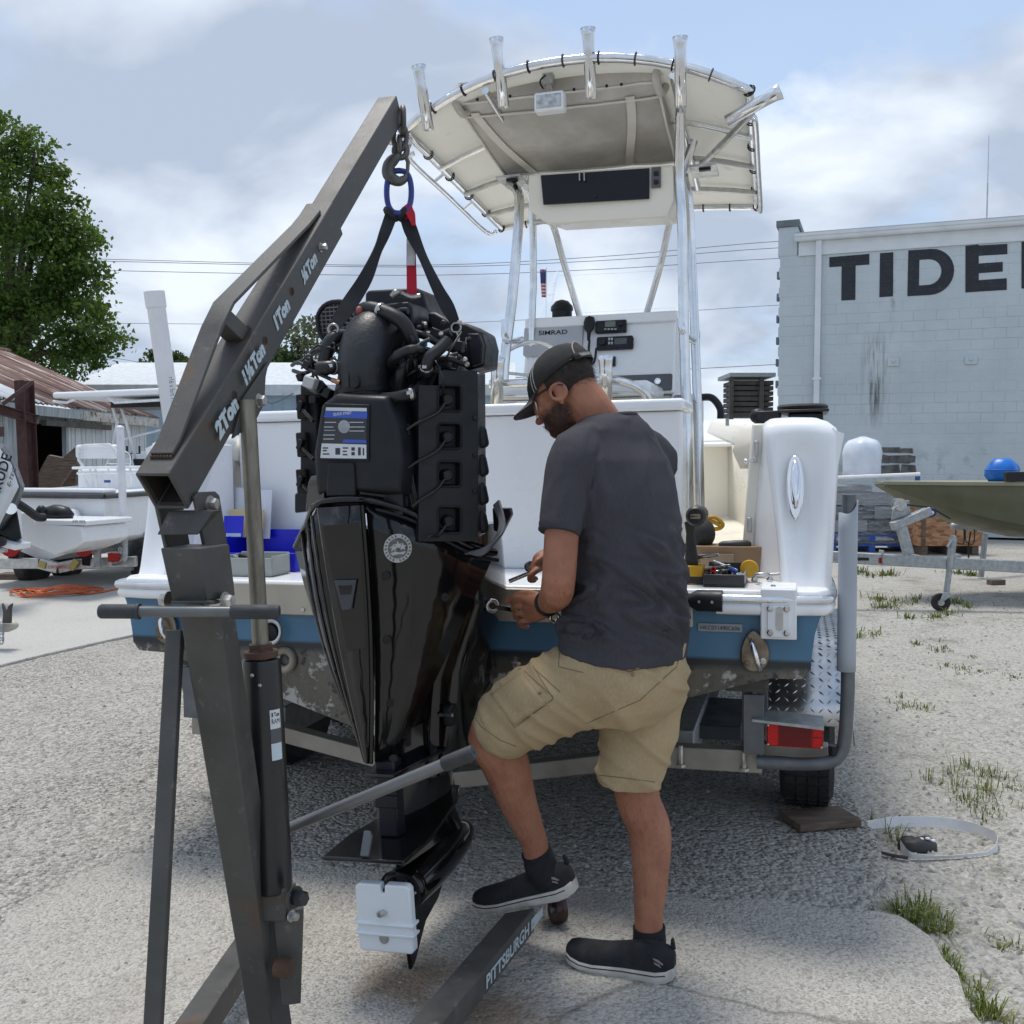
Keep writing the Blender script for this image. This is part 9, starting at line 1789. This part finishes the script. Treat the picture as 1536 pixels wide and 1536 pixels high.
tbox(k0.x, .34, plz + .002, k1.x, .47, k1.z, 'box_body', mCard, cb_, .004); tbox(k0.x + .02, .332, lerp(plz, k1.z, .25), lerp(k0.x, k1.x, .55), .338, lerp(plz, k1.z, .75), 'torn_liner', pm('pale torn card', (.42, .31, .21), None, 8, .9), cb_, .001)
p0, p1 = bM @ b(1078, 818, .36), bM @ b(1127, 816, .36); o = tb(MB().tube([p0, p0.lerp(p1, .1), p0.lerp(p1, .5), p0.lerp(p1, .9), p1], [.008, .014, .016, .014, .006], 12), 'rubber_grip', mDW, None, smooth=60); tag(o, 'dark rubber tool grip lying on the cardboard box', 'tool grip')
rp = [b(x, y, .8) for x, y in ((1060, 778), (1072, 776), (1084, 786), (1078, 793), (1062, 792), (1066, 782), (1080, 788))]; o = tb(MB().tube([bM @ p for p in catmull(rp, 6)], .008, 8), 'yellow_rope', mYel, None, smooth=60); tag(o, 'bundle of yellow rope in the cockpit behind the drill', 'rope')
# left side: blue bin, papers, grey tray, blue bowl
mBlueBin = pm('royal blue plastic', (.008, .012, .55), (.006, .009, .45), 6, .4)
q0, q1 = b(335, 848, .25), b(442, 806, .25)
bn = thing('blue_bin', 'royal blue open plastic bin on the white stern left of the motor', 'bin', bM @ V((q0.x, .25, plz)))
zt_ = b(400, 806, .25).z; x0, x1 = b(336, 840, .25).x, b(443, 840, .25).x
tbox(x0, .25, plz + .002, x1, .254, lerp(plz, zt_, .55), 'bin_front', mBlueBin, bn); tbox(x0, .42, plz + .002, x1, .424, zt_ + .02, 'bin_back', mBlueBin, bn); tbox(x0, .255, plz + .002, x0 + .004, .419, zt_, 'bin_side', mBlueBin, bn); tbox(x1 - .004, .255, plz + .002, x1, .419, zt_, 'bin_side', mBlueBin, bn); tbox(x0 + .005, .255, plz + .002, x1 - .005, .419, plz + .006, 'bin_floor', mBlueBin, bn)
def sheetq(px4, v_, lean, name, mt, lab, cat, th_=.004):
    q = [b(x, y, v_ + (lean if i > 1 else 0)) for i, (x, y) in enumerate(px4)]; q = [bM @ p for p in q]; n_ = (q[1] - q[0]).cross(q[3] - q[0]).normalized() * th_
    o = MB().add(q + [p + n_ for p in q], [(0, 1, 2, 3), (7, 6, 5, 4), (0, 4, 5, 1), (1, 5, 6, 2), (2, 6, 7, 3), (3, 7, 4, 0)]).build(name, mt, None, smooth=0); return tag(o, lab, cat)
mPaper = pm('white paper', (.74, .76, .82), None, 6, .7); mFilmBag = pm('clear bag', (.70, .73, .80), (.62, .65, .74), 5, .25, bump=.6, bsc=14)
sheetq(((336, 806), (364, 806), (366, 774), (337, 774)), .30, .02, 'blue_folder', mBlueBin, 'blue framed card standing in the blue bin', 'folder'); sheetq(((339, 805), (361, 805), (363, 778), (340, 778)), .297, .02, 'printed_card', pm('pale blue card', (.42, .52, .66), (.36, .46, .62), 30, .5), 'pale blue printed card in front of the blue folder', 'card', .001)
sheetq(((344, 806), (395, 806), (396, 765), (345, 764)), .36, .03, 'yellow_envelope', pm('buff paper', (.62, .50, .28), None, 5, .8), 'buff yellow paper sticking up behind the blue folder', 'envelope'); sheetq(((372, 808), (405, 808), (409, 735), (376, 735)), .39, .05, 'white_document', mPaper, 'tall white document leaning on the bulkhead above the blue bin', 'document'); sheetq(((335, 800), (392, 804), (390, 735), (330, 728)), .43, .04, 'plastic_sleeve', mFilmBag, 'crumpled clear plastic sleeve behind the white document', 'plastic bag')
q0, q1 = b(338, 858, .10), b(411, 832, .10); gt = thing('grey_tray', 'grey plastic tray with small hand tools beside the crane ram', 'tray', bM @ V((q0.x, .1, plz)))
mGT = pm('grey tray plastic', (.36, .38, .36), (.30, .32, .30), 6, .5); X0, X1, zt_ = q0.x, q1.x, q1.z
tbox(X0, .08, plz + .002, X1, .22, plz + .006, 'tray_floor', mGT, gt); tbox(X0, .08, plz + .007, X1, .085, zt_ - .012, 'tray_wall', mGT, gt); tbox(X0, .215, plz + .007, X1, .22, zt_, 'tray_wall', mGT, gt); tbox(X0, .086, plz + .007, X0 + .005, .214, zt_ - .005, 'tray_wall', mGT, gt); tbox(X1 - .005, .086, plz + .007, X1, .214, zt_ - .005, 'tray_wall', mGT, gt)
for i, (x0, y0, x1, y1, mt, lab) in enumerate(((343, 838, 360, 845, mBlueBin, 'blue handled tool in the grey tray'), (350, 834, 372, 842, mSpan, 'bright steel spanner in the grey tray'), (358, 832, 378, 838, mDW, 'dark rubber handled tool in the grey tray'))):
    p0, p1 = bM @ b(x0, y0, .14), bM @ b(x1, y1, .16); o = tb(MB().tube([p0, p0.lerp(p1, .5), p1], [.009, .008, .005], 10), 'hand_tool', mt, None, smooth=60); tag(o, lab, 'hand tool')
c = pw(238, 858); bw_ = tag(MB().lathe([(.035, 0), (.05, .01), (.058, .03), (.060, .036), (.054, .034), (.045, .012)], c + V((.01, .02, 0)), (0, 0, 1), 24).build('blue_bowl', pm('dark blue plastic', (.012, .035, .16), (.01, .03, .13), 6, .3), None, smooth=50), 'small dark blue bowl on the left stern corner', 'bowl')
# white strap loop on the ground
lp_ = [(1284, 1246), (1340, 1241), (1400, 1241), (1450, 1248), (1488, 1262), (1497, 1272), (1485, 1281), (1440, 1286), (1390, 1288), (1362, 1287), (1349, 1272)]
st_p = catmull([G(x, y, -.04) for x, y in lp_], 5); rg = []
for i, p in enumerate(st_p):
    t = i / (len(st_p) - 1); h_ = interp([0, .1, .4, .55, .62, .75, .95, 1], [.026, .040, .044, .030, .012, .014, .036, .034], t); ln = interp([0, .5, .6, .8, 1], [.010, .006, .0, .022, .016], t); nrm = V((0, 1, 0)) if t < .55 else V((0, -.6, 0))
    rg.append([p, p + V((.001, .002, 0)), p + nrm * ln + V((0, .002, h_)), p + nrm * ln + V((0, 0, h_))])
stp_ = thing('webbing_loop', 'white webbing strap lying in a loop on the sand beside the board', 'strap', G(1390, 1265, -.045))
mWW = pm('dirty white webbing', (.82, .82, .82), (.68, .68, .68), 10, .8, bump=.2, bsc=150)
MB().loft(rg).build('strap_band', mWW, stp_, smooth=40)
MB().tube(catmull([G(x, y, -.03) for x, y in ((1286, 1248), (1274, 1256), (1290, 1268), (1330, 1281), (1362, 1287))], 5), [.004] * 8 + [.010] * 13, 6, flat=.5).build('dark_tail', mWeb, stp_, smooth=60)
c = G(1376, 1274, -.045); MB().loft([[c + V((.075 * r_ * math.cos(a), .045 * r_ * math.sin(a), z + .006 * math.sin(3 * a))) for a in [i * .524 for i in range(12)]] for r_, z in ((1, .0), (1.02, .018), (.8, .040), (.3, .046))]).build('black_pad', mDW, stp_, smooth=60)
for dx, dz in ((.035, .046), (.055, .038), (.01, .044)): MB().ell(c + V((dx, -.01, dz)), (.010, .008, .006)).build('white_tuft', mWW, stp_, smooth=60)
